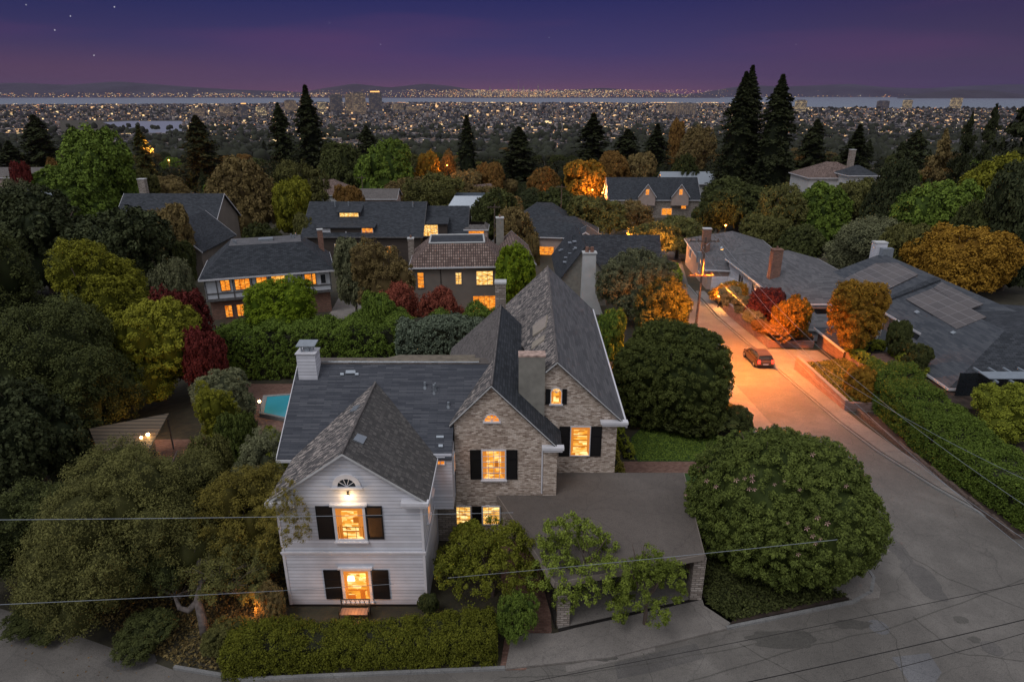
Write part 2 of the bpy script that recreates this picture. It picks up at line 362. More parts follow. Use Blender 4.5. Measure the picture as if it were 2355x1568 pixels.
# hills across the bay
def hills(name, prof, ydist, depth, c, seed):
    bmh = MB(); n = 90; rows = 8; pts = []
    us = [a for a, _ in prof]; vs = [b for _, b in prof]
    for i in range(n+1):
        u = us[0]+(us[-1]-us[0])*i/n; v = float(np.interp(u, us, vs)); top = ony(u, v, ydist+depth*.5)
        row = []
        for j in range(rows+1):
            f = j/rows; y = ydist+depth*f; k = math.sin(math.pi*f)
            x = (u-1177)/F*y*1.06
            nz = noise.noise(Vector((x/900, y/900, seed)))*.22+noise.noise(Vector((x/350, y/350, seed)))*.1
            row.append((x, y, -102+(top.z+102)*max(0, k+nz*k*(1-k)*2.4)))
        pts.append(row)
    for i in range(n):
        for j in range(rows): bmh.poly([pts[i][j], pts[i+1][j], pts[i+1][j+1], pts[i][j+1]])
    return struct(bmh.build(name, plain(name, c, .95, .3, .001), None, True))
hills('hills', [(-700, 205), (-200, 196), (0, 193), (100, 194), (180, 191), (280, 196), (380, 188), (440, 193), (520, 200), (600, 206), (700, 210), (800, 215), (900, 219)], 20000, 5000, (.05, .05, .06), 1)
hills('hills', [(690, 222), (760, 211), (800, 203), (858, 193), (930, 202), (1000, 193), (1050, 198), (1100, 207), (1200, 212), (1300, 207), (1360, 203), (1440, 209), (1520, 217), (1600, 222)], 19500, 4500, (.05, .045, .055), 2)
hills('hills', [(1480, 222), (1560, 214), (1620, 202), (1660, 196), (1720, 200), (1860, 194), (1940, 202), (2060, 206), (2200, 214), (2300, 222)], 23000, 4000, (.05, .05, .065), 3)
hills('hills', [(1900, 216), (2000, 205), (2100, 198), (2180, 195), (2350, 194), (2500, 192), (3000, 205)], 26000, 4000, (.05, .055, .07), 4)
hills('hills', [(1960, 224), (2020, 214), (2080, 206), (2140, 208), (2200, 216), (2250, 224)], 17500, 2500, (.045, .045, .05), 5)
# streets
north = [(-60, 33), (-40, 29.4), (-25.5, 25.7), (-21.3, 24.2), (-15.1, 22.0), (-11.7, 21.35), (-.3, 21.95), (4.5, 22.6), (10.3, 24.3), (17.2, 26.0), (18.5, 26.7), (19.2, 27.8), (19.3, 30)]
def flat(name, pts, z, mat, parent=None): m = MB(); m.poly([(x, y, z) for x, y in pts]); return m.build(name, mat, parent)
struct(flat('road', [(-60, 2)]+north+[(30.2, 30), (32.5, 28.6), (37, 27.4), (70, 25), (70, 2)], .006, M['asphalt']))
struct(sheet('road', [(30, 19.3, 30.2), (33, 19.0, 29.2), (37, 18.7, 28.0), (42, 18.6, 27.0), (47, 18.5, 26.6), (80, 18.5, 26.4), (100, 22, 28), (125, 27.5, 33), (160, 29, 35), (230, 30, 36), (330, 26, 32)], M['asphalt'], .006))
# parking strip of pale concrete along the left kerb of the side street
struct(sheet('gutter', [(30, 19.35, 21.3), (37, 18.75, 21.2), (47, 18.55, 21.), (80, 18.55, 20.9)], M['concrete'], .010))
def kerbline(name, pts, w=.16, h=.13, mat='kerb', off=0.):
    m = MB()
    for a, b in zip(pts, pts[1:]):
        a, b = Vector(a), Vector(b); d = (b-a).normalized(); n_ = Vector((-d.y, d.x, 0))
        lo = [Vector((p.x, p.y, 0)) for p in (a, b, b+n_*w, a+n_*w)]
        z = [gz(p.y)+off for p in lo]
        m.hexa([Vector((p.x, p.y, q-.05)) for p, q in zip(lo, z)], [Vector((p.x, p.y, q+h)) for p, q in zip(lo, z)])
    return struct(m.build(name, M[mat]))
def split(pts):
    out = []
    for a, b in zip(pts, pts[1:]):
        out.append(a)
        for g in (30, 80, 150):
            if min(a[1], b[1]) < g < max(a[1], b[1]):
                f = (g-a[1])/(b[1]-a[1]); out.append((a[0]+(b[0]-a[0])*f, g))
    return out+[pts[-1]]
kerbline('kerb', [(x, y, 0) for x, y in north[4:7]]+[(-.3, 21.95, 0)])
kerbline('kerb', [(x, y, 0) for x, y in north[8:]]+[(19.0, 33, 0), (18.6, 40, 0), (18.5, 47, 0), (18.5, 80, 0)])
eastk = [(70, 25), (37, 27.4), (32.5, 28.6), (30.2, 30), (29.2, 33), (28.0, 37), (27.0, 42), (26.6, 47), (26.5, 60)]
kerbline('kerb', [(x, y, 0) for x, y in eastk]); kerbline('kerb', [(26.5, 66.5, 0), (26.4, 80, 0), (27.9, 99.5, 0)])
def cslab(name, pts, h, mat, off=0.):
    m = MB(); lo = [Vector((x, y, gz(y)-.05)) for x, y in pts]; m.hexa(lo, [Vector((p.x, p.y, gz(p.y)+h)) for p in lo]); return m.build(name, mat)
# pavement on the right of the side street, in slabs
m = MB(); ye = [(30.2, 30), (29.2, 33), (28.0, 37), (27.0, 42), (26.6, 47), (26.5, 53.5), (26.5, 60)]
for (x0, y0), (x1, y1) in zip(ye, ye[1:]):
    k = max(1, int((y1-y0)/1.6))
    for i in range(k):
        a, b = y0+(y1-y0)*i/k, y0+(y1-y0)*(i+1)/k-.03; xa, xb = x0+(x1-x0)*i/k+.17, x0+(x1-x0)*(i+.98)/k+.17
        lo = [(xa, a), (xa+1.45, a), (xb+1.45, b), (xb, b)]; m.hexa([(x, y, gz(y)-.05) for x, y in lo], [(x, y, gz(y)+.12) for x, y in lo])
struct(m.build('pavement', M['concrete']))
m = MB()
for i in range(11):
    a = 66.5+i*2.6; b = a+2.56; o_ = lambda y: 26.5+(max(0, y-80))*.075
    lo = [(o_(a)+.17, a), (o_(a)+1.5, a), (o_(b)+1.5, b), (o_(b)+.17, b)]; m.hexa([(x, y, gz(y)-.05) for x, y in lo], [(x, y, gz(y)+.12) for x, y in lo])
struct(m.build('pavement', M['concrete']))
struct(cslab('pavement', [(19.0, 26.9), (18.6, 26.3), (17.2, 26.2), (16.4, 26.9), (17.4, 29.9), (19.05, 29.9)], .12, M['concrete']))
struct(cslab('pavement', [(-.3, 21.97), (.0, 24.0), (2.0, 24.0), (9.4, 26.4), (12.0, 26.0), (10.4, 24.5), (10.3, 24.32), (4.5, 22.62)], .1, M['concrete']))
struct(sheet('footpath', [(21.97, -.55, .6), (24.2, -.3, 1.9), (31, -.8, 2.0)], M['brickpath'], .02))
struct(sheet('driveway', [(60.0, 26.5, 26.55), (60.3, 26.5, 29.5), (61.5, 26.5, 33.2), (66.0, 26.5, 33.2), (66.5, 26.5, 29)], M['concrete'], .03))
# garden ground: lawn, patio, beds
struct(sheet('lawn', [(40.6, 9.0, 13.6), (42.5, 8.8, 15.6), (44.5, 9.2, 16.3), (46.2, 10.3, 15.6)], M['grass'], .03))
struct(sheet('lawn', [(37.6, 7.4, 13.6), (38.9, 7.4, 13.4)], M['grass'], .03))
struct(sheet('footpath', [(38.9, 6.6, 14.6), (40.6, 6.6, 14.9)], M['brickpath'], .025))
struct(sheet('patio', [(42.5, -19, -9), (44.2, -24, -9), (56, -26, -5)], M['brickpath'], .012))
struct(sheet('footpath', [(36, -22.5, -19.5), (44.2, -27.5, -22)], M['brickpath'], .015))
struct(sheet('driveway', [(66, -22, -15), (105, -27, -20)], M['concrete'], .02))
struct(cslab('garden_bed', [(9.6, 25.8), (10.6, 24.6), (17.1, 26.3), (16.3, 27.0), (17.3, 30.0), (9.8, 30.0)], .10, M['soil']))
# small things lying on the street
def disc(name, x, y, r, mat, label, cat, z=.012):
    m = MB(); k = 28; m.poly([(x+r*math.cos(6.283*i/k), y+r*math.sin(6.283*i/k), z) for i in range(k)])
    m.hexa([(x+r*1.12*math.cos(6.283*i/k), y+r*1.12*math.sin(6.283*i/k), 0.0) for i in range(k)], [(x+r*1.12*math.cos(6.283*i/k), y+r*1.12*math.sin(6.283*i/k), z-.004) for i in range(k)])
    return tag(m.build(name, mat), label, cat)
q = onz(1532, 1441, 0) if False else onz(2020, 1441, 0)
disc('manhole_cover', q.x, q.y, .42, M['patch'], 'round pale grey manhole cover in the street near the corner kerb', 'manhole cover')
q = onz(2280, 1490, 0); disc('manhole_cover', q.x, q.y, .40, M['asphalt_dark'], 'dark worn manhole cover in the street at the lower right corner of the picture', 'manhole cover')
def blot(u, v, rx, ry, mat, seed, z):
    c = onz(u, v, 0); m = MB(); k = 40; pts = []
    for i in range(k):
        a = 6.283*i/k; r = 1+.35*noise.noise(Vector((math.cos(a)*2, math.sin(a)*2, seed)))
        pts.append((c.x+rx*r*math.cos(a), c.y+ry*r*math.sin(a), z))
    m.poly(pts); return struct(m.build('road_patch', mat))
def rect_patch(uv, mat, z): m = MB(); m.poly([tuple(onz(u, v, z)) for u, v in uv]); return struct(m.build('road_patch', mat))
rect_patch([(2050, 1510), (2135, 1500), (2165, 1545), (2150, 1568), (2090, 1568)], M['patch'], .011)
rect_patch([(1412, 1524), (1506, 1500), (1600, 1478), (1620, 1512), (1500, 1545), (1420, 1560)], M['asphalt_dark'], .010)
rect_patch([(1300, 1530), (1412, 1505), (1506, 1482), (1506, 1497), (1412, 1520), (1302, 1545)], M['concrete'], .0125)
def seam(uvs, w, mat='stain'):
    P = [onz(u, v, 0) for u, v in uvs]; m = MB(); Q = []
    for a, b in zip(P, P[1:]):
        for i in range(6): q = a.lerp(b, i/6); Q.append(q+Vector((noise.noise(q*1.7)*.12, noise.noise(q*1.7+Vector((9, 0, 0)))*.12, 0)))
    Q.append(P[-1])
    for a, b in zip(Q, Q[1:]):
        d = (b-a).normalized(); n_ = Vector((-d.y, d.x, 0))*w/2; m.poly([(q.x, q.y, .0175) for q in (a-n_, b-n_, b+n_, a+n_)])
    o = m.build('tar_seam', M[mat]); return struct(o)
for uvs, w in (([(1580, 1568), (1840, 1490), (2060, 1440), (2354, 1330)], .05), ([(1700, 1480), (1860, 1568)], .04), ([(2100, 1420), (2200, 1500), (2354, 1520)], .04), ([(2040, 1250), (2180, 1330), (2354, 1400)], .04), ([(1150, 1560), (1320, 1552), (1640, 1500), (1930, 1440)], .035), ([(1990, 1400), (2060, 1470), (2080, 1568)], .04), ([(1480, 1500), (1500, 1568)], .035), ([(1240, 1530), (1270, 1568)], .035)): seam(uvs, w)
for u, v, rx, ry, mt, sd, z in ((1800, 1470, 1.6, .55, 'stain', 1, .0145), (1960, 1435, .9, .3, 'stain', 2, .0148), (2120, 1330, .7, 1.6, 'asphalt_dark', 3, .0142), (2060, 1260, .5, 1.2, 'asphalt_dark', 4, .0146), (2210, 1425, .35, .25, 'stain', 5, .0149), (2240, 1470, .3, .2, 'stain', 6, .0147), (1380, 1512, .8, .18, 'stain', 7, .0143), (300, 1520, 1.2, .5, 'asphalt_dark', 8, .0142)): blot(u, v, rx, ry, M[mt], sd, z)
# garden retaining walls and raised beds on the right of the side street
def raised(x0, x1, ya, yb, top, name='retaining_wall', label='', mat='pink_brick', bedmat='ivy', steps=3):
    e = empty(name, (x0, (ya+yb)/2, gz((ya+yb)/2)), 0, label, 'retaining wall')
    ox, oy, oz = e.location
    w = MB(); cp = MB(); L = (yb-ya)/steps
    for i in range(steps):
        a, b = ya+L*i, ya+L*(i+1); zt = max(gz(a), gz(b))+top*(.55+.45*(i+1)/steps if name == 'retaining_wall' else 1)
        w.box(x0-ox, x0+.25-ox, a-oy, b-.004-oy, gz(b)-.3-oz, zt-oz); (name == 'retaining_wall') and cp.box(x0-.04-ox, x0+.29-ox, a-oy, b-.01-oy, zt-oz, zt+.07-oz)
    w.box(x0+.25-ox, x1-ox, ya-oy, ya+.25-oy, gz(yb)-.3-oz, gz(ya)+top*.6-oz); w.box(x0+.25-ox, x1-ox, yb-.25-oy, yb-oy, gz(yb)-.3-oz, gz(yb)+top*.8-oz)
    w.build('wall', M[mat], e); cp.v and cp.build('coping', M['kerb'], e)
    s = MB(); s.hexa([(x0+.25-ox, ya+.25-oy, gz(ya)-.2-oz), (x1-ox, ya+.25-oy, gz(ya)-.2-oz), (x1-ox, yb-.25-oy, gz(yb)-.2-oz), (x0+.25-ox, yb-.25-oy, gz(yb)-.2-oz)],
                     [(x0+.25-ox, ya+.25-oy, gz(ya)+top*.5-oz), (x1-ox, ya+.25-oy, gz(ya)+top*.9-oz), (x1-ox, yb-.25-oy, gz(yb)+top*.9-oz), (x0+.25-ox, yb-.25-oy, gz(yb)+top*.6-oz)])
    s.build('planting_bed', M['soil'], e)
    return e
raised(28.1, 33.0, 49.6, 59.8, 1.3, label='long dusky brick retaining wall stepping down beside the pavement past the parked car')
raised(28.2, 33.2, 67.0, 83.0, 1.3, label='brick retaining wall holding the shrub bed beyond the driveway mouth')
raised(28.9, 38.0, 31.2, 49.2, .3, name='garden_edge_wall', label='low brown brick edging wall under the long clipped hedge by the right pavement', mat='bark', steps=9)
m = MB()
ar = [(33.0, 50.5), (33.2, 60.2), (34.5, 61.2)]
for a, b in zip(ar, ar[1:]): m.hexa([(a[0], a[1], -3), (b[0], b[1], -3), (b[0]+.2, b[1]-.05, -3), (a[0]+.2, a[1]-.05, -3)], [(a[0], a[1], -.05), (b[0], b[1], -.05), (b[0]+.2, b[1]-.05, -.05), (a[0]+.2, a[1]-.05, -.05)])
tag(m.build('garden_wall', M['pink_brick']), 'brick garden wall at the back of the sloping ivy bed, under the curved box hedge', 'wall')
# raised terrace behind it (garden of the low house on the right)
m = MB(); m.hexa([(33.2, 49, -3.5), (70, 40, -3.5), (70, 61, -3.5), (33.4, 61, -3.5)], [(33.2, 49, -.1), (70, 40, -.1), (70, 61, -.3), (33.4, 61, -.3)]); struct(m.build('terrace', M['soil']))
m = MB(); m.poly([(34.6, 58.6, -.15), (35.8, 60.2, -.2), (38.6, 60.4, -.2), (37.0, 56.0, -.15), (36.4, 52.5, -.08), (34.9, 52.5, -.08)]); m.v = [v+Vector((0, 0, .03)) for v in m.v]; struct(m.build('footpath', M['brickpath']))

# ------------------------------------------------------------------ the main house
def bx(x, y): return x+(y-31.2)*.02     # the brick half is turned one degree
house = empty('family_house', (0, 30, 0), 0, 'white clapboard and whitewashed brick house with steep grey shingle roofs, nearest to the camera', 'house')
def hp(mb, name, mats, smooth=False, parent=house):
    mb.v = [v-Vector((0, 30, 0)) for v in mb.v]; return mb.build(name, mats, parent, smooth)
S = 2.45/3.45
# white front wing and main wing walls
m = MB()
yF, xL, xR, xM, zE, zP = 25.85, -11.1, -4.2, -7.65, 6.35, 8.75
m.poly([(xL, yF, 0), (xR, yF, 0), (xR, yF, zE), (xM, yF, zP), (xL, yF, zE)])
m.poly([(xR, yF, 0), (xR, 31.0, 0), (xR, 31.0, zE), (xR, yF, zE)]); m.poly([(xL, 30.2, 0), (xL, yF, 0), (xL, yF, zE), (xL, 30.2, zE)])
m.box(-11.9, -4.25, 30.1, 39.0, -1, 6.2)
m.poly([(-11.9, 39, 6.2), (-11.9, 30.1, 6.2), (-11.9, 34.5, 9.3), (-11.9, 36.4, 8.95), (-11.9, 39, 6.2)])
m.box(-4.2, -3.15, 29.7, 31.15, 3.05, 6.4)
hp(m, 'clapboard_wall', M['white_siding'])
m = MB(); t_ = .1   # trims: base band, string course, corner boards, cornice returns, fascias
m.box(xL-.03, xR+.03, yF-.06, yF-.002, 3.17, 3.33); m.box(xL-.05, xR+.05, yF-.1, yF-.06, 3.28, 3.36); m.box(xR+.031, xR+.06, yF-.06, 31, 3.17, 3.33)
hp(m, 'string_course', M['white_trim'])
for x in (xL, xR-.12):
    for z0, z1 in ((.14, 3.165), (3.365, 5.97)): m = MB(); m.box(x, x+.12, yF-.04, yF-.003, z0, z1); hp(m, 'corner_board', M['white_trim'])
for x0, x1 in ((xL-.35, xL+1.0), (xR-.95, xR+.33)): m = MB(); m.box(x0, x1, yF-.35, yF+.0-.003, 6.12, 6.3); m.box(x0+.05, x1-.05, yF-.28, yF-.003, 5.98, 6.12); hp(m, 'cornice_return', M['white_trim'])
m = MB(); m.box(-12.3, -11.2, 29.55, 30.09, 6.0, 6.16); hp(m, 'cornice_return', M['white_trim'])
m = MB(); m.box(xL-.01, xR+.01, yF-.012, yF-.004, 0, .14); hp(m, 'base_band', M['iron'])
# roofs of the white part
ov = .32; zo = zE-ov*S
m = MB()
m.slab([(xM, yF-.22, zP+.12), (xM, 33.4, zP+.12), (xL-ov, 30.0, zo+.12), (xL-ov, yF-.22, zo+.12)], .13)
hp(m, 'weathered_roof_slope', M['shingle_worn'])
m = MB()
m.slab([(xM, 33.4, zP+.12), (xM, yF-.22, zP+.12), (xR+ov, yF-.22, zo+.12), (xR+ov, 30.0, zo+.12)], .13)
hp(m, 'front_wing_roof', M['shingle_front'])
m = MB(); k = .668
zr = lambda y: 6.25+(y-29.6)*k
m.slab([(-12.25, 29.6, zr(29.6)), (-3.14, 29.6, zr(29.6)), (-3.14, 31.28, zr(31.28)), (-12.25, 31.28, zr(31.28))], .14)
m.slab([(-12.25, 31.28, zr(31.28)), (-.9, 31.28, zr(31.28)), (-.9, 34.5, zr(34.5)), (-12.25, 34.5, zr(34.5))], .14)
hp(m, 'main_roof', M['shingle'])
m = MB(); m.slab([(-12.25, 34.5, zr(34.5)-.02), (-1.0, 34.5, zr(34.5)-.02), (-1.0, 36.4, 9.12), (-12.25, 36.4, 9.12)], .14); hp(m, 'flat_roof', M['gravelroof'])
m = MB(); m.slab([(-12.25, 36.4, 9.12), (-1.0, 36.4, 9.12), (-1.0, 39.3, 6.3), (-12.25, 39.3, 6.3)], .14); hp(m, 'rear_roof', M['shingle'])
# pool heating mats on the flat roof behind the ridge
mm_ = plain('tan_solar_mat', (.16, .135, .10), .6, .3, 3.)
for x0, x1, y0, y1, zz_ in ((-11.0, -1.9, 34.9, 35.5, 9.44), (-7.6, -2.2, 35.7, 36.2, 9.36)):
    m = MB(); m.hexa([(x0, y0, zz_-.05), (x1, y0, zz_-.05), (x1, y1, zz_-.12), (x0+.9, y1, zz_-.12)], [(x0, y0, zz_), (x1, y0, zz_), (x1, y1, zz_+.02), (x0+.9, y1, zz_+.02)])
    hp(m, 'solar_heating_mat', mm_)
m = MB(); m.tube([(-11.0, 34.8, 9.52), (-1.9, 34.8, 9.50)], .03, 6)
for i in range(6): m.tube([(-11+i*1.8, 34.8, 9.35), (-11+i*1.8, 34.8, 9.56)], .02, 5)
hp(m, 'roof_pipe', M['metal'])
# ridge and hip caps, gable fascias
m = MB(); m.tube([(xM, yF-.23, zP+.14), (xM, 33.3, zP+.14)], .07, 6); m.tube([(-12.25, 34.5, zr(34.5)+.01), (-1.2, 34.5, zr(34.5)+.01)], .06, 6); hp(m, 'ridge_cap', M['shingle_grey'])
for s_ in (-1, 1):
    m = MB(); x1 = xM+s_*(3.45+ov)
    m.hexa([(xM, yF-.235, zP+.0), (x1, yF-.235, zo+.0), (x1, yF-.221, zo+.0), (xM, yF-.221, zP+.0)], [(xM, yF-.235, zP+.11), (x1, yF-.235, zo+.11), (x1, yF-.221, zo+.11), (xM, yF-.221, zP+.11)])
    hp(m, 'fascia', M['stucco_white'])
m = MB()
m.hexa([(xR+ov, yF-.22, zo-.06), (xR+ov+.03, yF-.22, zo-.06), (xR+ov+.03, 29.6, zo-.06), (xR+ov, 29.6, zo-.06)], [(xR+ov, yF-.22, zo+.13), (xR+ov+.03, yF-.22, zo+.13), (xR+ov+.03, 29.6, zo+.13), (xR+ov, 29.6, zo+.13)])
hp(m, 'fascia', M['white_trim']); m = MB(); m.hexa([(-12.29, 29.6, zr(29.6)-.2), (-12.25, 29.6, zr(29.6)-.2), (-12.25, 34.5, zr(34.5)-.2), (-12.29, 34.5, zr(34.5)-.2)], [(-12.29, 29.6, zr(29.6)+.03), (-12.25, 29.6, zr(29.6)+.03), (-12.25, 34.5, zr(34.5)+.03), (-12.29, 34.5, zr(34.5)+.03)])
hp(m, 'fascia', M['white_trim'])
# brick walls
b1 = MB(); y1, p1x, p1z = 31.2, -1.08, 9.6
b1.poly([(-4.2, y1, 0), (2.42, y1, 0), (2.42, y1, 6.15), (p1x, y1, p1z), (-3.12, y1, 7.55), (-3.12, y1, 3.04), (-4.2, y1, 3.04)])
b1.poly([(2.42, y1, 0), (2.42, 33.4, 0), (2.42, 33.4, 6.15), (2.42, y1, 6.15)]); b1.poly([(-3.12, 36, 3), (-3.12, y1, 3), (-3.12, y1, 7.55), (-3.12, 36, 7.55)])
b1.box(1.72, 2.46, y1-.14, y1-.002, 0, 5.98)
y2, p2x, p2z = 33.4, 2.5, 10.0
b1.poly([(2.43, y2, 0), (6.06, y2, 0), (6.06, y2, 6.55), (p2x, y2, p2z), (1.2, y2, 8.7), (1.2, y2, 5)][:6])
b1.poly([(6.06, y2, -1), (6.5, 54.1, -2), (6.5, 54.1, 6.4), (6.06, y2, 6.5)]); b1.poly([(6.5, 54.1, -2), (-.3, 54.1, -2), (-.3, 54.1, 6.4), (3.03, 54.1, 9.9), (6.5, 54.1, 6.4)])
b1.poly([(-4.2, 46, -2), (-4.2, 36, -1), (-4.2, 36, 6.1), (-4.2, 46, 6.1)]); b1.poly([(-.3, 54.1, -2), (-.3, 46, -2), (-.3, 46, 6.4), (-.3, 54.1, 6.4)]); b1.poly([(-.3, 46, -2), (-4.2, 46, -2), (-4.2, 46, 6.1), (-.9, 46, 9.3), (-.3, 46, 9)])
hp(b1, 'brick_wall', M['brick'])
# brick roofs: gable one
k1 = 1.03
def q1(x, y, d=0): return (x, y, 9.76-abs(x-bx(p1x, y))*k1+d)
m = MB(); m.slab([q1(bx(p1x, 31.0), 31.0), q1(bx(p1x, 45.0), 45.0), q1(1.9, 45.0), q1(2.85, 35.), q1(2.72, 31.0)][:5], .14)
hp(m, 'brick_wing_roof', M['shingle_dark'])
m = MB(); m.slab([q1(bx(p1x, 34.3), 34.3), q1(-3.2, 31.0), q1(bx(p1x, 31), 31)][::-1] if False else [q1(bx(p1x, 31.0), 31.0), q1(-3.35, 31.0), q1(-3.35, 34.6), q1(bx(p1x, 34.6), 34.6)], .14)
hp(m, 'weathered_roof_slope', M['shingle_worn'])
m = MB(); m.slab([q1(bx(p1x, 34.6), 34.6), q1(-4.6, 34.6), q1(-4.6, 46.4), q1(bx(p1x, 45.0), 45.0)], .14); hp(m, 'brown_roof_slope', M['shingle_grey'])
# gable two
k2 = .96
def q2(x, y, d=0): return (x, y, 10.2-abs(x-(2.5+(y-33.4)*.0256))*k2+d)
r2 = lambda y: 2.5+(y-33.4)*.0256
m = MB(); m.slab([q2(r2(33.15), 33.15), q2(6.5, 33.15), q2(7.05, 54.4), q2(r2(54.4), 54.4)], .14); hp(m, 'tall_gable_roof', plain('brushed_felt', (.115, .115, .122), .85, .15, 1.) if False else M['shingle_mid'])
m = MB(); m.slab([q2(r2(33.15), 33.15), q2(r2(54.4), 54.4), q2(-.6, 54.4), q2(-.6, 46), q2(.8, 40), q2(.8, 34.0), q2(1.86, 33.95), q2(1.86, 33.15)][::1], .14); hp(m, 'weathered_roof_slope', M['shingle_worn'])
m = MB(); m.tube([q2(r2(33.15), 33.15), q2(r2(54.4), 54.4)], .075, 6); m.tube([q1(bx(p1x, 31.0), 31.0), q1(bx(p1x, 45.0), 45.0)], .07, 6); hp(m, 'ridge_cap', M['shingle_grey'])
TR_ = []
m = MB()   # white gable trims, gutters, cornice returns on the brick half
def verge(pa, pb, y, w=.035, h=.17):
    m = MB(); m.hexa([(pa[0], y-w, pa[1]-h), (pb[0], y-w, pb[1]-h), (pb[0], y-.003, pb[1]-h), (pa[0], y-.003, pa[1]-h)], [(pa[0], y-w, pa[1]), (pb[0], y-w, pb[1]), (pb[0], y-.003, pb[1]), (pa[0], y-.003, pa[1])]); hp(m, 'verge_board', M['stucco_white'])
verge((p1x, 9.74), (2.72, q1(2.72, 31)[2]), 31.0, h=.06); verge((-3.35, q1(-3.35, 31)[2]), (p1x, 9.74), 31.0, h=.06)
verge((2.5, 10.18), (6.5, q2(6.5, 33.15)[2]), 33.15, h=.06); verge((1.86, q2(1.86, 33.15)[2]), (2.5, 10.18), 33.15, h=.06)
m.box(1.62, 2.82, 30.82, 31.19, 5.98, 6.14); m.box(1.7, 2.74, 30.88, 31.19, 5.84, 5.98); hp(m, 'cornice_return', M['white_trim']); m = MB()
m.box(5.05, 6.62, 33.0, 33.39, 6.38, 6.52); m.box(5.15, 6.5, 33.06, 33.39, 6.24, 6.38); hp(m, 'cornice_return', M['white_trim']); m = MB()
m.hexa([(6.5, 33.15, 6.12), (6.6, 33.15, 6.12), (7.15, 54.4, 6.1), (7.05, 54.4, 6.1)], [(6.5, 33.15, 6.36), (6.6, 33.15, 6.36), (7.15, 54.4, 6.34), (7.05, 54.4, 6.34)])
hp(m, 'gutter', M['white_trim']); m = MB(); m.tube([(1.66, 31.12, 5.85), (1.66, 31.12, 3.1)], .045, 8)
hp(m, 'downpipe', M['white_trim'])
# chimneys
def chimney(name, x0, x1, ya, yb, zb, zt, mat, capmat, lab, cap=.12, over=.05, parent=None):
    m = MB(); m.box(x0, x1, ya, yb, zb, zt); o = hp(m, name, M[mat], parent=parent or house); o['label'] = lab
    c = MB(); c.box(x0-over, x1+over, ya-over, yb+over, zt+.002, zt+cap); c2 = hp(c, 'cap', M[capmat], parent=parent or house); c2.parent = o
    return o
chimney('chimney', .37, 1.84, 33.2, 33.95, 6.0, 10.45, 'stucco', 'copper', 'broad grey stucco chimney between the two brick gables', cap=.09, over=.02)
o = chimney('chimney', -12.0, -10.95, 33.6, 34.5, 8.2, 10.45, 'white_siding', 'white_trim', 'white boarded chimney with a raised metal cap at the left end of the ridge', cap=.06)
c = MB()
for x in (-11.75, -11.2):
    for y in (33.85, 34.25): c.box(x-.03, x+.03, y-.03, y+.03, 10.51, 10.85)
c.box(-11.6, -11.35, 33.9, 34.2, 10.51, 10.8); c.hexa([(-12.0, 33.7, 10.85), (-10.95, 33.7, 10.85), (-10.95, 34.5, 10.93), (-12, 34.5, 10.93)], [(-12.0, 33.7, 10.9), (-10.95, 33.7, 10.9), (-10.95, 34.5, 11.0), (-12, 34.5, 11.0)])
c = hp(c, 'rain_cap', M['metal']); c.parent = o
chimney('chimney', -1.2, -.45, 44.9, 45.7, 7.5, 11.3, 'stone', 'stucco_white', 'slim stone chimney at the back of the brown roof slope', cap=.12)
m = MB()   # stone base below the hung bay
m.box(-4.19, -3.14, 30.95, 31.195, 0, 3.03); hp(m, 'stone_base', M['stone'])
HY = Vector((0, -30, 0)); FN = Vector((0, -1, 0))
def hw(x, z, w, h, y, **k): return window(house, Vector((x, y, z))+HY, X, FN, w, h, **k)
hw(-7.66, 4.98, 1.28, 1.75, yF, cols=1, rows=1, sill=True, head=True, fw=.12)
hw(-7.64, 1.35, 1.22, 1.75, yF, cols=1, rows=1, sill=True, head=True, fw=.12, pane='lit_house')
for x in (-8.83, -6.49): shutter(house, Vector((x, yF, 5.02))+HY, X, FN, .78, 1.85)
for x in (-8.82, -6.46): shutter(house, Vector((x, yF, 1.38))+HY, X, FN, .80, 1.75)
hw(-7.64, 7.22, .86, .44, yF, arch=True, fw=.24, mw=.03, pane='glass_dark')
hw(-1.0, 4.9, 1.22, 1.75, y1, cols=4, rows=5, mid=True, mw=.025)
for x in (-2.0, -.0): shutter(house, Vector((x, y1, 4.9))+HY, X, FN, .6, 1.85)
hw(-1.08, 7.78, .78, .40, y1, arch=True, fw=.03, pane='lit1')
hw(-2.82, 1.58, .9, 1.15, y1, cols=3, rows=4, mw=.02, pane='lit2', sill=False); hw(-1.18, 1.58, .92, 1.15, y1, cols=3, rows=4, mw=.02, pane='lit2', sill=False)
shutter(house, Vector((-2.0, y1, 1.58))+HY, X, FN, .5, 1.2)
hw(3.96, 5.12, 1.08, 1.85, y2, cols=1, rows=1, sill=False, pane='lit_house', fw=.05)
for x in (3.04, 4.88): shutter(house, Vector((x, y2, 5.1))+HY, X, FN, .62, 1.95)
hw(2.5, 8.02, .56, .95, y2, arch=True, fw=.05, pane='lit_house')
for x in (2.03, 2.97): shutter(house, Vector((x, y2, 7.98))+HY, X, FN, .26, .95)
window(house, Vector((xR, 27.4, 5.0))+HY, Y, X, .8, 1.5, cols=2, rows=2, pane='lit1'); window(house, Vector((xR, 28.9, 5.3))+HY, Y, X, .6, 1.2, cols=2, rows=2, pane='lit1')
window(house, Vector((-3.75, 29.7, 6.05))+HY, X, FN, .42, .4, cols=2, rows=2, fw=.04, pane='lit1', sill=False)
window(house, Vector((-3.15, 30.4, 5.5))+HY, Y, X, .5, 1.0, cols=1, rows=2, fw=.04, pane='lit1', sill=False)
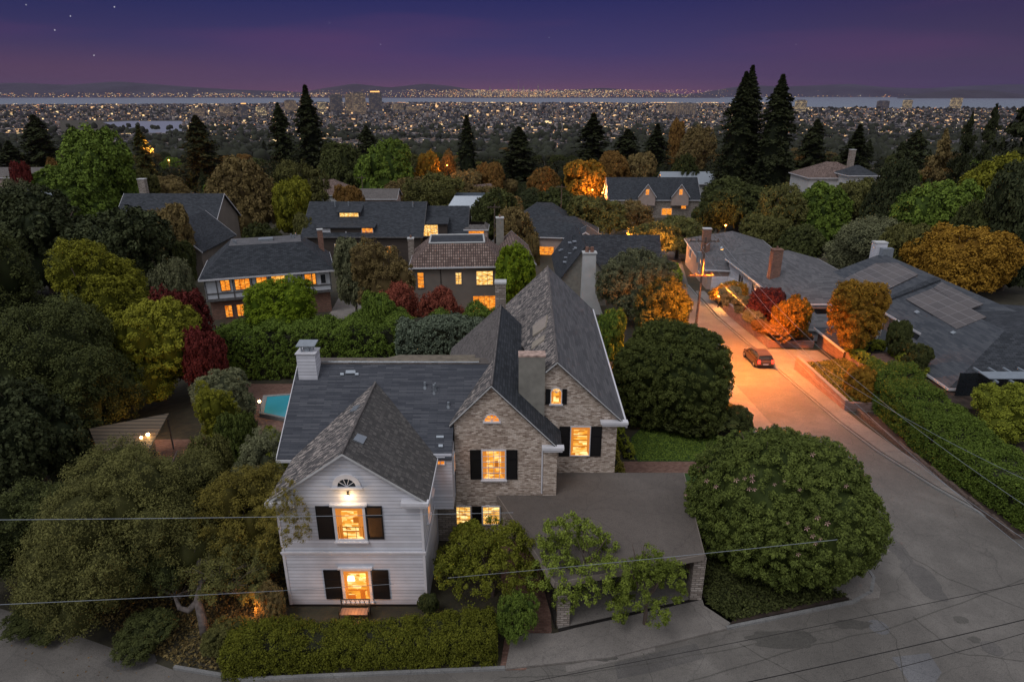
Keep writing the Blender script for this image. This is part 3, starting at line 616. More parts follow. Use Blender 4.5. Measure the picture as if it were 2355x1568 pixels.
def curtains(x, z, w, h, y, swag=True, k=.2, items=()):
    for s_ in (-1, 1):
        m = MB(); n_ = 5; ww = w*k
        for i in range(n_):
            x0 = x+s_*(w/2-ww*i/n_-.005); x1 = x+s_*(w/2-ww*(i+1)/n_-.005); d0, d1 = (.016, .03) if i % 2 else (.03, .016); fl_ = 1-.35*(i/n_)
            m.poly([(x0, y-d0, z-h/2*fl_-h*.0), (x1, y-d1, z-h/2*fl_), (x1, y-d1, z+h/2-.005), (x0, y-d0, z+h/2-.005)])
        hp(m, 'curtain', M['curtain'])
    if swag: m = MB(); m.box(x-w/2+.01, x+w/2-.01, y-.034, y-.031, z+h/2-.16, z+h/2-.01); hp(m, 'pelmet', M['curtain'])
    for (x0, x1, z0, z1) in items: m = MB(); m.box(x+x0*w, x+x1*w, y-.026, y-.014, z+z0*h, z+z1*h); hp(m, 'furniture_silhouette', M['indoor_dark'])
M['curtain'] = boards('lamplit_curtain', (.3, .13, .03), .06, vertical=True); b_ = M['curtain'].node_tree.nodes['Principled BSDF']; b_.inputs['Emission Color'].default_value = (.75, .24, .03, 1); b_.inputs['Emission Strength'].default_value = .75  # the cloth's own glow stands in for lamplight from the room
M['indoor_dark'] = emit('indoor_wood', (.32, .09, .008), 1.)  # dim glow put into the furniture shapes in place of room light
curtains(-7.66, 4.98, 1.28, 1.75, yF, items=((-.3, .3, -.28, -.24), (-.42, -.3, -.5, -.05), (.12, .34, .02, .2)))
curtains(-7.64, 1.35, 1.22, 1.75, yF, k=.12, items=((-.4, .45, -.2, -.16), (.1, .3, -.5, -.2), (-.45, -.1, -.5, -.35)))
curtains(-1.0, 4.9, 1.22, 1.75, y1, swag=False, k=.17, items=((-.2, .25, -.35, -.3), (.05, .2, -.1, .14)))
curtains(3.96, 5.12, 1.08, 1.85, y2, items=((-.4, .4, .02, .05), (-.4, .4, .2, .225), (-.4, .4, -.2, -.17)), k=.13)
curtains(2.5, 7.95, .54, .75, y2, swag=False, k=.2)
# things seen inside the lower white window: a lamp shade and the table behind it
m = MB(); m.hexa([(-8.08, yF-.03, 1.6), (-7.72, yF-.03, 1.6), (-7.72, yF-.016, 1.6), (-8.08, yF-.016, 1.6)], [(-8.04, yF-.03, 1.9), (-7.76, yF-.03, 1.9), (-7.76, yF-.016, 1.9), (-8.04, yF-.016, 1.9)])
tag(m.build('lampshade', M['lampshade']), 'glowing lamp shade in the ground floor window behind the bench', 'lamp')
m = MB()   # railing bars seen in the upper window
for x in (-8.25, -7.85, -7.42, -7.08): m.box(x-.012, x+.012, yF-.02, yF-.014, 4.12, 4.75)
m.box(-8.29, -7.03, yF-.021, yF-.0135, 4.75, 4.785); hp(m, 'inner_railing', M['iron'])
# wall lantern over the upper window
lt = empty('wall_lantern', (-7.62, yF, 6.5), 0, 'lit wall lantern on the white gable above the upper window', 'lantern')
m = MB(); m.box(-.05, .05, -.03, -.002, .05, .25); m.tube([(0, -.03, .16), (0, -.14, .2), (0, -.2, .14)], .014, 6); m.build('bracket', M['iron'], lt)
bm_ = bmesh.new(); bmesh.ops.create_icosphere(bm_, subdivisions=2, radius=.085); me = bpy.data.meshes.new('bulb'); bm_.to_mesh(me); bm_.free(); me.materials.append(M['bulb'])
bo = bpy.data.objects.new('bulb', me); col.objects.link(bo); bo.parent = lt; bo.location = (0, -.2, .06)
# roof vents, skylights
def onroof(name, uvs, p, n, mat, th=.08, label=None, glass=None):
    n = Vector(n).normalized(); P = [onplane(u, v, Vector(p)+n*th, n) for u, v in uvs]
    m = MB(); m.hexa([q-n*th*1.4 for q in P], P); o = hp(m, name, M[mat])
    if label: o['label'] = label
    return o
nm = (0, -k, 1); nl = (-S, 0, 1); nr = (S, 0, 1); n2l = (-k2, 0, 1)
pm = (0, 31.28, zr(31.28)); pl = (xM, 27, zP+.12); p2 = q2(r2(40), 40)
onroof('skylight', [(794, 858), (817, 858), (817, 851), (795, 851)], pm, nm, 'metal', .12)
for u, v in ((786, 859), (820, 859)): onroof('roof_vent', [(u-4, v+3), (u+4, v+3), (u+4, v-2), (u-4, v-2)], pm, nm, 'metal', .1)
onroof('roof_vent', [(1003, 1006), (1020, 1006), (1020, 1001), (1003, 1001)], pm, nm, 'metal'); onroof('roof_vent', [(1008, 1027), (1018, 1027), (1018, 1021), (1008, 1021)], pm, nm, 'metal')
onroof('skylight', [(812, 1010), (835, 1020), (844, 1004), (822, 996)], pl, nr, 'metal', .06, 'pale square vent on the front wing roof')
onroof('skylight', [(803, 947), (817, 943), (827, 929), (813, 934)], pl, nl, 'metal', .06)
for u, v, h, r_ in ((977, 890, .3, .07), (998, 903, .5, .06), (1001, 897, .45, .05), (1031, 934, .25, .07)):
    q = onplane(u, v, pm, Vector(nm).normalized()); m = MB(); m.tube([q-Vector((0, 0, .1)), q+Vector((0, 0, .08)), q+Vector((0, 0, h))], [r_*2, r_, r_], 10); hp(m, 'vent_pipe', M['metal'])
M['sky_glass'] = plain('skylight_glass', (.42, .37, .30), .2, .1, spec=.6)
onroof('skylight', [(1224, 772), (1253, 752), (1257, 723), (1225, 748)], p2, n2l, 'sky_glass', .1, 'large skylight on the tall gable roof')
onroof('skylight', [(1221, 802), (1250, 781), (1251, 769), (1223, 788)], p2, n2l, 'sky_glass', .1)
# lights of the house entrance
def lamp(x, y, z, e, c=(1, .42, .1), r=.1, spot=None, rot=None):
    d = bpy.data.lights.new('lamp_light', 'SPOT' if spot else 'POINT'); d.energy = e; d.color = c; d.shadow_soft_size = r
    if spot: d.spot_size = R(spot); d.spot_blend = .9
    o = bpy.data.objects.new('lamp_light', d); col.objects.link(o); o.location = (x, y, z)
    if rot: o.rotation_euler = rot
    return o
lamp(-7.62, yF-.32, 6.5, 26, (1, .66, .35), .08)
lamp(-7.6, 24.7, 1.0, 60, (1, .38, .08), .2)
lamp(-12.3, 24.4, 1.2, 60, (1, .36, .08), .2)
# ------------------------------------------------------------------ carport
cp = empty('carport', (5, 28, 0), 0, 'low flat-roofed carport with stone pillars joined to the front of the brick gables', 'carport')
def cpb(mb, name, mats, parent=cp): mb.v = [v-Vector((5, 28, 0)) for v in mb.v]; return mb.build(name, mats, parent)
m = MB(); m.slab([(2.0, 24.1, 3.0), (9.35, 26.05, 3.0), (10.15, 33.38, 3.0), (2.47, 33.38, 3.0), (2.47, 31.04, 3.0), (-.8, 31.04, 3.0)], .05); cpb(m, 'roof', M['gravelroof'])
m = MB(); ed = [(-.8, 31.04), (2.0, 24.1), (9.35, 26.05), (10.15, 33.38)]
for a, b in zip(ed, ed[1:]):
    a = Vector((*a, 0)); b = Vector((*b, 0)); d = (b-a).normalized(); n_ = Vector((d.y, -d.x, 0))
    m.hexa([a+Z*2.72, b+Z*2.72, b+n_*.08+Z*2.72, a+n_*.08+Z*2.72], [a+Z*3.02, b+Z*3.02, b+n_*.05+Z*3.02, a+n_*.05+Z*3.02])
cpb(m, 'fascia', M['stucco_dark'])
for (x, y, lab) in ((2.45, 24.75, None), (9.25, 26.45, None)):
    m = MB(); m.box(x-.3, x+.3, y-.3, y+.3, 0, 2.71); cpb(m, 'pillar', M['stone'])
m = MB(); m.box(9.4, 9.6, 27.2, 33.3, 0, 2.7); cpb(m, 'side_wall', M['stucco_dark'])
m = MB(); m.hexa([(2.2, 24.3, .0), (9.6, 26.4, .0), (9.6, 33.3, .0), (2.2, 31.1, .0)], [(2.2, 24.3, .115), (9.6, 26.4, .115), (9.6, 33.3, .115), (2.2, 31.1, .115)]); cpb(m, 'floor', M['concrete'])
m = MB(); m.hexa([(2.2, 24.1, .1), (9.6, 26.2, .1), (9.6, 26.36, .1), (2.2, 24.26, .1)], [(2.2, 24.1, .125), (9.6, 26.2, .125), (9.6, 26.36, .125), (2.2, 24.26, .125)]); cpb(m, 'drain_channel', M['iron'])
m = MB()
for i in range(16): t = i/15; m.box(1.55+t*.5-.015, 1.55+t*.5+.015, 27.6-3.3*t-.015, 27.6-3.3*t+.015, .1, 1.9)
for z in (.2, 1.0, 1.85): m.tube([(1.55, 27.6, z), (2.05, 24.3, z)], .03, 6)
o = m.build('iron_gate', M['iron']); tag(o, 'dark iron side gate standing open beside the left stone pillar of the carport', 'gate')
# bench in front of the lower window
be = empty('garden_bench', (-7.65, 25.05, 0), 0, 'black ornamental iron bench in front of the lit ground floor window', 'bench')
m = MB(); m.box(-.68, .68, -.25, .2, .42, .46); m.build('seat', M['wood'], be)
m = MB(); m.tube([(-.7, .24, .95), (.7, .24, .95)], .025, 6); m.tube([(-.7, .22, .62), (.7, .22, .62)], .02, 6)
for i in range(12):
    x = -.62+i*.112; m.tube([(x, .22, .62), (x+.055*(1 if i % 2 else -1), .23, .78), (x, .24, .95)], .013, 5)
m.build('backrest', M['iron'], be)
for sx in (-1, 1):
    for yy, zt in ((-.26, .66), (.24, .96)):
        m = MB(); m.tube([(sx*.7, yy, 0), (sx*.7, yy, zt)], .026, 6); m.build('leg', M['iron'], be)
    m = MB(); m.tube([(sx*.7, -.26, .66), (sx*.7, .24, .68)], .022, 6); m.build('armrest', M['iron'], be)
# pool with its surround
pl_ = empty('swimming_pool', (-15, 49, -1.1), 0, 'turquoise lit swimming pool behind the white house', 'pool')
pp = [(-20.6, 48.5), (-21.4, 51.6), (-10, 53.6), (-10, 44.4)]
zz = -.78
m = MB(); m.poly([(x+15, y-49, zz+1.1) for x, y in pp]); m.build('pool_water', emit('lit_pool_water', (.03, .26, .34), 1.) if False else M['water'], pl_)
m = MB(); cx_, cy_ = -15.5, 49.5
for (a, b) in zip(pp, pp[1:]+pp[:1]):
    o1 = [(a[0]+(a[0]-cx_)*.07, a[1]+(a[1]-cy_)*.1), (b[0]+(b[0]-cx_)*.07, b[1]+(b[1]-cy_)*.1)]
    m.hexa([(x+15, y-49, -.6) for x, y in (a, b, o1[1], o1[0])], [(x+15, y-49, zz+1.14) for x, y in (a, b, o1[1], o1[0])])
m.build('coping', M['kerb'], pl_)
m = MB(); m.poly([(x+15, y-49, -.3) for x, y in pp]); m.build('basin', M['stucco_white'], pl_)
d = bpy.data.lights.new('pool_light', 'AREA'); 
def lampobj(name, x, y, z, label, post=.0, r=.09, e=40, c=(1, .5, .15), mat='bulb', group=None):
    e_ = empty(name, (x, y, z-post), 0, label, 'lamp', group)
    m = MB(); m.tube([(0, 0, 0), (0, 0, post)], .02, 6); m.build('post', M['iron'], e_)
    b_ = bmesh.new(); bmesh.ops.create_icosphere(b_, subdivisions=2, radius=r); me = bpy.data.meshes.new('globe'); b_.to_mesh(me); b_.free(); me.materials.append(M[mat])
    o = bpy.data.objects.new('globe', me); col.objects.link(o); o.parent = e_; o.location = (0, 0, post+r*.8)
    if e: lamp(x, y, z+r*3, e, c)
    return e_
lampobj('garden_lamp', -20.9, 48.7, .1, 'small glowing garden lamp at the left edge of the swimming pool', 1.0, .12, 14)
# garden pavilion with lamps
pv = empty('garden_pavilion', (-26.3, 39.6, gz(39.6)), 0, 'low open garden pavilion with a translucent striped roof among the left trees', 'pavilion')
ro = [onz(u, v, 2.3)-pv.location for u, v in ((205, 985), (388, 950), (345, 1030), (225, 1035))]
m = MB(); m.slab(ro, .06); o = m.build('roof', boards('striped_canopy', (.13, .095, .06), .5, gap=.3, dark=.35), pv)
for q in ro: m = MB(); m.tube([(q.x*.94, q.y*.94, 0), (q.x*.94, q.y*.94, 2.5)], .05, 6); m.build('post', M['bark'], pv)
q = onz(345, 1003, 2.2); lampobj('pavilion_lamp', q.x, q.y-.2, 2.35, 'glowing globe lamp at the right corner of the pavilion roof', .0, .12, 20, group='pavilion lamps')
q = onz(331, 1006, 2.2); lampobj('pavilion_lamp', q.x, q.y-.3, 2.30, 'smaller glowing globe lamp just left of the pavilion corner lamp', .0, .09, 5, group='pavilion lamps')
lamp(-28, 44, 1.2, 130, (1, .42, .08), .3)
# ------------------------------------------------------------------ neighbouring houses
FACE = {'S': (Vector((1, 0, 0)), Vector((0, -1, 0))), 'N': (Vector((-1, 0, 0)), Vector((0, 1, 0))), 'W': (Vector((0, -1, 0)), Vector((-1, 0, 0))), 'E': (Vector((0, 1, 0)), Vector((1, 0, 0)))}
def roof_hip(w, d, ze, zr, rw, rd, ov, th=.16, flat=None):
    """hip/mansard: eave rectangle to top rectangle (rw x rd)"""
    a, b = w/2+ov, d/2+ov
    lo = [(-a, -b, ze), (a, -b, ze), (a, b, ze), (-a, b, ze)]; hi = [(-rw/2, -rd/2, zr), (rw/2, -rd/2, zr), (rw/2, rd/2, zr), (-rw/2, rd/2, zr)]
    m = MB()
    for i in range(4):
        j = (i+1) % 4
        pts = [lo[i], lo[j], hi[j], hi[i]]
        q = []
        for p in pts:
            if not q or (Vector(p)-Vector(q[-1])).length > .01: q.append(p)
        if (Vector(q[0])-Vector(q[-1])).length < .01: q.pop()
        m.poly(q)
    m.poly(list(reversed([(x*.97, y*.97, z-.05) for x, y, z in lo])))
    f = MB()
    for i in range(4):
        p, q = Vector(lo[i]), Vector(lo[(i+1) % 4]); n_ = (q-p).normalized(); n_ = Vector((n_.y, -n_.x, 0))
        f.hexa([p-Z*.2, q-Z*.2, q+n_*.04-Z*.2, p+n_*.04-Z*.2], [p+Z*.01, q+Z*.01, q+n_*.04+Z*.01, p+n_*.04+Z*.01])
    return m, f
def roof_gable(w, d, ze, zr, axis, ov, th=.16):
    m, f = MB(), MB()
    if axis == 'x':
        a, b = w/2+ov, d/2+ov; zo = ze-(zr-ze)/(d/2)*ov
        for s_ in (-1, 1): m.slab([(-a, 0, zr), (a, 0, zr), (a, s_*b, zo), (-a, s_*b, zo)], th)
        for s_ in (-1, 1): f.box(-a, a, s_*b, s_*(b+.05), zo-.18, zo+.01)
        for s_ in (-1, 1):
            for t_ in (-1, 1): f.hexa([(s_*a, 0, zr-.2), (s_*(a+.05), 0, zr-.2), (s_*(a+.05), t_*b, zo-.2), (s_*a, t_*b, zo-.2)], [(s_*a, 0, zr+.02), (s_*(a+.05), 0, zr+.02), (s_*(a+.05), t_*b, zo+.02), (s_*a, t_*b, zo+.02)])
    else:
        a, b = w/2+ov, d/2+ov; zo = ze-(zr-ze)/(w/2)*ov
        for s_ in (-1, 1): m.slab([(0, -b, zr), (0, b, zr), (s_*a, b, zo), (s_*a, -b, zo)], th)
        for s_ in (-1, 1):
            for t_ in (-1, 1): f.hexa([(0, s_*b, zr-.22), (0, s_*(b+.06), zr-.22), (t_*a, s_*(b+.06), zo-.22), (t_*a, s_*b, zo-.22)], [(0, s_*b, zr+.02), (0, s_*(b+.06), zr+.02), (t_*a, s_*(b+.06), zo+.02), (t_*a, s_*b, zo+.02)])
    return m, f
def walls(w, d, zb, ze, axis=None, zr=0):
    m = MB(); x, y = w/2, d/2
    m.poly([(-x, -y, zb), (x, -y, zb), (x, -y, ze)]+([(0, -y, zr)] if axis == 'y' else [])+[(-x, -y, ze)])
    m.poly([(x, y, zb), (-x, y, zb), (-x, y, ze)]+([(0, y, zr)] if axis == 'y' else [])+[(x, y, ze)])
    m.poly([(x, -y, zb), (x, y, zb), (x, y, ze)]+([(x, 0, zr)] if axis == 'x' else [])+[(x, -y, ze)])
    m.poly([(-x, y, zb), (-x, -y, zb), (-x, -y, ze)]+([(-x, 0, zr)] if axis == 'x' else [])+[(-x, y, ze)])
    return m
def shift(m, v): m.v = [p+Vector(v) for p in m.v]; return m
def hs(name, label, x, y, rot, zb, cat='house', group=None): return empty(name, (x, y, zb), R(rot), label, cat, group)
def block(e, w, d, ze, zr, kind, wall, roof, off=(0, 0), axis='x', ov=.5, rw=0, rd=0, zb=-2.5, trim='white_trim'):
    o = (off[0], off[1], 0)
    if kind == 'hip': wm = walls(w, d, zb, ze); m, f = roof_hip(w, d, ze, zr, rw, rd, ov)
    else: wm = walls(w, d, zb, ze, axis, zr-.08); m, f = roof_gable(w, d, ze, zr, axis, ov)
    wo = shift(wm, o).build('wall', M[wall], e); ro = shift(m, o).build('roof', M[roof], e); shift(f, o).build('fascia', M[trim], ro)
    return wo, ro
def wins(e, w, d, lst, off=(0, 0)):
    for fc, o_, z, ww, hh, cs, rs, pane, *fr in lst:
        t, n = FACE[fc]; base = Vector((off[0], off[1], 0))+n*((d if fc in 'NS' else w)/2)
        window(e, base+t*o_+Z*z, t, n, ww, hh, cols=cs, rows=rs, pane=pane, frame=fr[0] if fr else 'white_trim', fw=.08, sill=False, mw=.05)
def chim(e, x, y, z0, z1, w, d, mat, cap='stucco_white', pots=0):
    m = MB(); m.box(x-w/2, x+w/2, y-d/2, y+d/2, z0, z1); o = m.build('chimney', M[mat], e)
    c = MB(); c.box(x-w/2-.06, x+w/2+.06, y-d/2-.06, y+d/2+.06, z1+.002, z1+.14); c.build('cap', M[cap], o)
    for i in range(pots):
        p = MB(); px = x-w/2+w*(i+.5)/pots; p.tube([(px, y, z1+.14), (px, y, z1+.5)], [.13, .11], 10); p.build('chimney_pot', M['red_brick'], o)
    return o
# half-timbered house, left middle
e = hs('half_timbered_house', 'pale grey half-timbered house with a dark hipped roof and flat top', -32.4, 85.0, 18, -3.3)
block(e, 15.2, 9.8, 5.9, 9.2, 'hip', 'tudor', 'shingle_dark', ov=.5, rw=8.8, rd=4.6, zb=3.0)
lw = walls(14.6, 9.2, -2, 3.0).build('lower_wall', M['red_brick'], e)
m = MB(); m.poly([(-4.4, -2.3, 9.23), (4.4, -2.3, 9.23), (4.4, 2.3, 9.23), (-4.4, 2.3, 9.23)]); m.build('flat_roof', M['shingle_mid'], e)
m = MB(); m.box(-.9, .9, -.5, .6, 9.24, 9.5); m.build('skylight', M['metal'], e)
for x, y in ((-3.6, -1.2), (-3.9, -.4), (3.2, .9), (3.8, 1.4), (3.5, .2)):
    m = MB(); m.tube([(x, y, 9.2), (x, y, 9.65)], .12, 8); m.build('roof_vent', M['metal'], e)
m = MB()
for x in (-7.5, -6.2, -4.3, -2.1, 0, 2.2, 4.0, 5.2, 7.5): m.box(x-.07, x+.07, -4.96, -4.905, 3.05, 5.85)
for z in (3.15, 3.9, 5.75): m.box(-7.55, 7.55, -4.975, -4.902, z-.07, z+.07)
m.box(-7.7, 7.7, -5.05, -4.9, 2.9, 3.06); m.build('timber_frame', M['timber'], e)
wins(e, 15.2, 9.8, [('S', -5.2, 4.85, 1.0, 1.3, 2, 1, 'lit1', 'timber'), ('S', -3.2, 4.85, 1.7, 1.3, 3, 1, 'lit1', 'timber'), ('S', -.9, 4.85, 1.2, 1.4, 2, 1, 'lit1', 'timber'), ('S', 1.1, 4.85, 1.6, 1.4, 3, 1, 'lit0', 'timber'), ('S', 5.0, 4.8, 1.3, 1.35, 2, 1, 'lit1', 'timber'), ('S', 6.6, 4.7, .6, 1.2, 1, 1, 'glass_dark')])
wins(e, 14.6, 9.2, [('S', -5.3, 1.4, .8, 1.5, 2, 2, 'lit1', 'timber'), ('S', -3.9, 1.4, .8, 1.5, 2, 2, 'lit1', 'timber')])
chim(e, 7.0, 3.0, 5, 9.6, .7, .7, 'red_brick')
# tile-roofed stucco house
e = hs('tile_roofed_house', 'dark stucco house with a clay tile roof round a flat centre', -7.4, 87.2, 4, -3.3)
block(e, 11.6, 9.6, 6.4, 8.9, 'hip', 'stucco_dark', 'tile', ov=.45, rw=7.2, rd=5.2, zb=-2)
m = MB(); m.poly([(-3.6, -2.6, 8.93), (3.6, -2.6, 8.93), (3.6, 2.6, 8.93), (-3.6, 2.6, 8.93)]); m.build('flat_roof', M['shingle_dark'], e)
m = MB()
for a, b in (((-3.6, -2.6), (3.6, -2.6)), ((3.6, -2.6), (3.6, 2.6)), ((3.6, 2.6), (-3.6, 2.6)), ((-3.6, 2.6), (-3.6, -2.6))): m.tube([(*a, 8.98), (*b, 8.98)], .12, 6)
m.build('parapet', M['stucco_white'], e)
wins(e, 11.6, 9.6, [('S', -4.8, 4.6, .75, 2.0, 1, 4, 'lit1', 'stucco_dark'), ('S', .1, 4.75, .7, 1.5, 2, 4, 'lit2', 'tan'), ('S', 3.5, 4.75, 2.1, 1.8, 3, 3, 'lit2', 'tan'), ('S', 3.4, 1.2, 2.9, 2.2, 4, 1, 'lit1', 'stucco_dark')])
m = MB(); m.tube([(-2.2, -4.85, 0), (-2.2, -4.85, 6.2)], .05, 6); m.build('downpipe', M['iron'], e)
chim(e, -6.4, 2.2, -1, 8.6, .8, .8, 'stone', pots=1)
block(e, 4.6, 11, 6.0, 8.0, 'gable', 'stucco_dark', 'tile', off=(8.0, 4), axis='y', ov=.3)
chim(e, 6.2, 8.2, 4, 10.2, 1.1, 1.1, 'stucco', pots=1)
# long dark-roofed brown house behind
e = hs('long_brown_house', 'long brown house with a charcoal roof, dormers and lit windows behind the tile-roofed house', -27.0, 124.0, 0, -3.6)
block(e, 21.0, 14.5, 3.8, 8.6, 'gable', 'brown_shingle', 'shingle_dark', ov=.5, axis='x', trim='timber', zb=-5)
block(e, 8.0, 10, 3.2, 7.6, 'gable', 'brown_shingle', 'shingle_dark', off=(14.5, 1.2), ov=.4, trim='timber')
def dormer(e, x, y, zb, w, h, dp, pane, cs, rs, ww, wh, wall='brown_shingle', rise=.5):
    de = MB(); de.box(x-w/2, x+w/2, y, y+dp, zb, zb+h); d_ = de.build('dormer', M[wall], e)
    m = MB(); m.slab([(x-w/2-.3, y-.35, zb+h+.05), (x+w/2+.3, y-.35, zb+h+.05), (x+w/2+.3, y+dp, zb+h+rise+.2), (x-w/2-.3, y+dp, zb+h+rise+.2)], .15); m.build('roof', M['shingle_dark'], d_)
    wo = window(e, Vector((x, y, zb+h/2)), X, FN, ww, wh, cols=cs, rows=rs, pane=pane, sill=False, fw=.07, mw=.05)
dormer(e, -3.0, -3.4, 5.9, 4.0, 1.3, 3.2, 'lit2', 4, 1, 3.4, .9, rise=.9)
dormer(e, -3.0, -6.8, 3.3, 10.0, 1.7, 3, 'glass_dark', 1, 1, .1, .1, rise=.4)
wins(e, 21, 14.5, [('S', -4.6, 1.2, 1.0, 1.7, 2, 3, 'lit2'), ('S', -.2, 1.2, 1.7, 1.9, 2, 1, 'lit1', 'tan'), ('S', 4.6, 1.0, 1., 1.3, 2, 2, 'lit1')])
window(e, Vector((-6.9, -6.8, 4.2)), X, FN, 2.1, 1.0, cols=4, rows=2, pane='tudor', fw=.08, mw=.06, sill=False)
window(e, Vector((.9, -6.8, 4.3)), X, FN, 1.9, 1.2, cols=3, rows=2, pane='lit1', fw=.1, mw=.06, sill=False)
dormer(e, 12.0, -4.2, 2.7, 6.0, 2.5, 3, 'lit2', 4, 3, 2.6, 2.0, rise=.5)
block(e, 4.2, 5, 3.9, 4.6, 'hip', 'tan', 'shingle_grey', off=(20.3, -.5), ov=.2, rw=3, rd=3)
wins(e, 4.2, 5, [('S', 0, 3.0, 2.9, 1.2, 2, 1, 'lit1', 'tan')], off=(20.3, -.5)); wins(e, 4.2, 5, [('S', -.8, .6, 2., 1.2, 2, 1, 'lit1', 'tan')], off=(20.3, -.5))
for x, z in ((-6, 8.3), (-3.5, 8.2), (8.5, 8.3)):
    m = MB(); m.tube([(x, -1.2, z-1), (x, -1.2, z+.5)], .14, 8); m.build('roof_vent', M['metal'], e)
# twin-gabled garage house
e = hs('gabled_garage_house', 'pale house with a dark blue-grey roof and two white-edged front gables', 8.6, 132.5, -8, -7.2)
block(e, 17, 11, 4.3, 7.6, 'hip', 'tan', 'shingle_dark', ov=.4, rw=8, rd=0.02, off=(0, 2.5))
block(e, 5.4, 5, 4.0, 6.0, 'gable', 'tan', 'shingle_dark', off=(-5.8, -4.6), axis='y', ov=.35)
block(e, 7.2, 6, 4.2, 6.4, 'gable', 'tan', 'shingle_dark', off=(6.6, -4.2), axis='y', ov=.4)
wins(e, 5.4, 5, [('S', 0, 1.4, 2.6, 2.3, 2, 2, 'lit1', 'timber')], off=(-5.8, -4.6)); wins(e, 7.2, 6, [('S', -.2, 1.8, 3.4, 2.2, 3, 2, 'glass_dark', 'tan')], off=(6.6, -4.2))
wins(e, 17, 11, [('S', -1.2, 1.2, 2.8, 2.2, 3, 2, 'lit1', 'tan')], off=(0, 2.5))
block(e, 12, 12, 4.5, 8.4, 'hip', 'tan', 'shingle_dark', off=(-3.5, 15), ov=.4, rw=3, rd=1)
# steep dark-roofed house with tall stucco chimney
e = hs('steep_roofed_house', 'steep black-roofed house with a tall pale stucco chimney just behind the tallest brick gable', 9.8, 93.5, 0, -3.6)
m = walls(6.4, 15, -2, 4.2, 'y', 8.4); m.build('wall', M['stucco'], e)
m, f = roof_gable(6.4, 15.0, 4.2, 8.6, 'y', .4)
ro = m.build('roof', M['shingle_dark'], e)
m2, f2 = roof_gable(12, 7, 4.0, 8.2, 'x', .4); shift(m2, (5.5, 1.5, 0)); m2.build('roof', M['shingle_dark'], e); shift(walls(12, 7, -2, 4.0, 'x', 8.0), (5.5, 1.5, 0)).build('wall', M['stucco_dark'], e)
m = MB(); random.seed(4)
for i in range(9):
    x = -.6-random.random()*2.0; y = -5+random.random()*10; z = 8.6-abs(x)*1.375; m.obox((x, y, z+.16), X, Y, .3+random.random()*.5, .3+random.random()*.7, .1)
m.build('roof_vent', M['metal'], e)
q = ony(1353.5, 650, 81.0); cz = e.location.z
m = MB(); x = q.x-e.location.x; yy = 81.6-e.location.y
m.hexa([(x-.9, yy-.5, -1), (x+2.6, yy-.5, -1), (x+2.6, yy+.6, -1), (x-.9, yy+.6, -1)], [(x-.88, yy-.5, 2.0), (x+.9, yy-.5, 3.6), (x+.9, yy+.6, 3.6), (x-.88, yy+.6, 2.0)])
m.hexa([(x-.91, yy-.53, 1.5), (x+.91, yy-.53, 1.5), (x+.91, yy+.63, 1.5), (x-.91, yy+.63, 1.5)], [(x-.8, yy-.53, 8.6), (x+.8, yy-.53, 8.6), (x+.8, yy+.63, 8.6), (x-.8, yy+.63, 8.6)])
co = m.build('chimney', M['stucco_white'], e); c = MB(); c.box(x-.92, x+.92, yy-.62, yy+.72, 8.602, 8.75); c.build('cap', M['stucco_white'], co)
for k in (-.32, .32): c = MB(); c.tube([(x+k, yy, 8.75), (x+k, yy, 9.4)], [.26, .22], 10); c.build('chimney_pot', M['red_brick'], co)
# houses right of the side street
e = hs('solar_panel_house', 'long low blue-grey house with rooftop solar panels and a white slatted trellis on the right', 48.3, 71.5, 0, -1.6)
zb0 = -1.6
def W(x, y, z): return Vector((x, y, z))-e.location
m = MB()
A = dict(x0=41, x1=55.6, y0=57.5, y1=84)
m.poly([W(41, 59, 1.5), W(48.3, 64.5, 4.5), W(48.3, 83.6, 4.5), W(41, 83.6, 1.5)]); m.poly([W(48.3, 64.5, 4.5), W(55.6, 59, 1.5), W(55.6, 83.6, 1.5), W(48.3, 83.6, 4.5)]); m.poly([W(41, 59, 1.5), W(55.6, 59, 1.5), W(48.3, 64.5, 4.5)])
m.build('roof', M['shingle_blue'], e)
m = MB(); m.poly([W(37.7, 51.2, .2), W(45.6, 56.8, 3.5), W(45.6, 66, 3.5), W(37.7, 58.0, .2)]); m.build('roof', M['shingle_blue'], e)
m = MB(); m.poly([W(37.7, 51.2, .2), W(58, 51.2, .2), W(50.1, 56.8, 3.5), W(45.6, 56.8, 3.5)]); m.poly([W(45.6, 56.8, 3.5), W(50.1, 56.8, 3.5), W(56, 64, 3.4), W(45.6, 66, 3.5)]); m.build('roof', M['shingle_dark'], e)  # darker shingle on the south-facing slope paints in its different lighting
m = MB(); m.box(41.7-48.3, 55-48.3, 58-71.5, 83-71.5, -1.8, 3.0); m.build('wall', plain('blue_grey_wall', (.16, .18, .20), .8, .1), e)
m = MB(); m.box(38.3-48.3, 57-48.3, 51.8-71.5, 60-71.5, -1.8, 1.72); m.build('wall', M['pink_brick'], e)
m = MB()
for a, b in ((W(41, 59, 1.5), W(41, 83.6, 1.5)), (W(37.7, 51.2, .2), W(37.7, 58, .2)), (W(37.7, 51.2, .2), W(58, 51.2, .2))):
    d_ = (b-a).normalized(); n_ = Vector((-d_.y, d_.x, 0))*(.06 if d_.y > .5 else -.06); m.hexa([a-Z*.2, b-Z*.2, b+n_-Z*.2, a+n_-Z*.2], [a+Z*.02, b+Z*.02, b+n_+Z*.02, a+n_+Z*.02])
m.build('fascia', M['white_trim'], e)
nA = Vector((-3, 0, 7.3)).normalized(); pA = Vector((41, 59, 1.5))
def panel(uvs, n_=nA, p_=pA):
    P = [onplane(u, v, p_+n_*.14, n_)-e.location for u, v in uvs]; m = MB(); m.hexa([q-n_*.08 for q in P], P); return m.build('solar_panel', M['solar'], e)
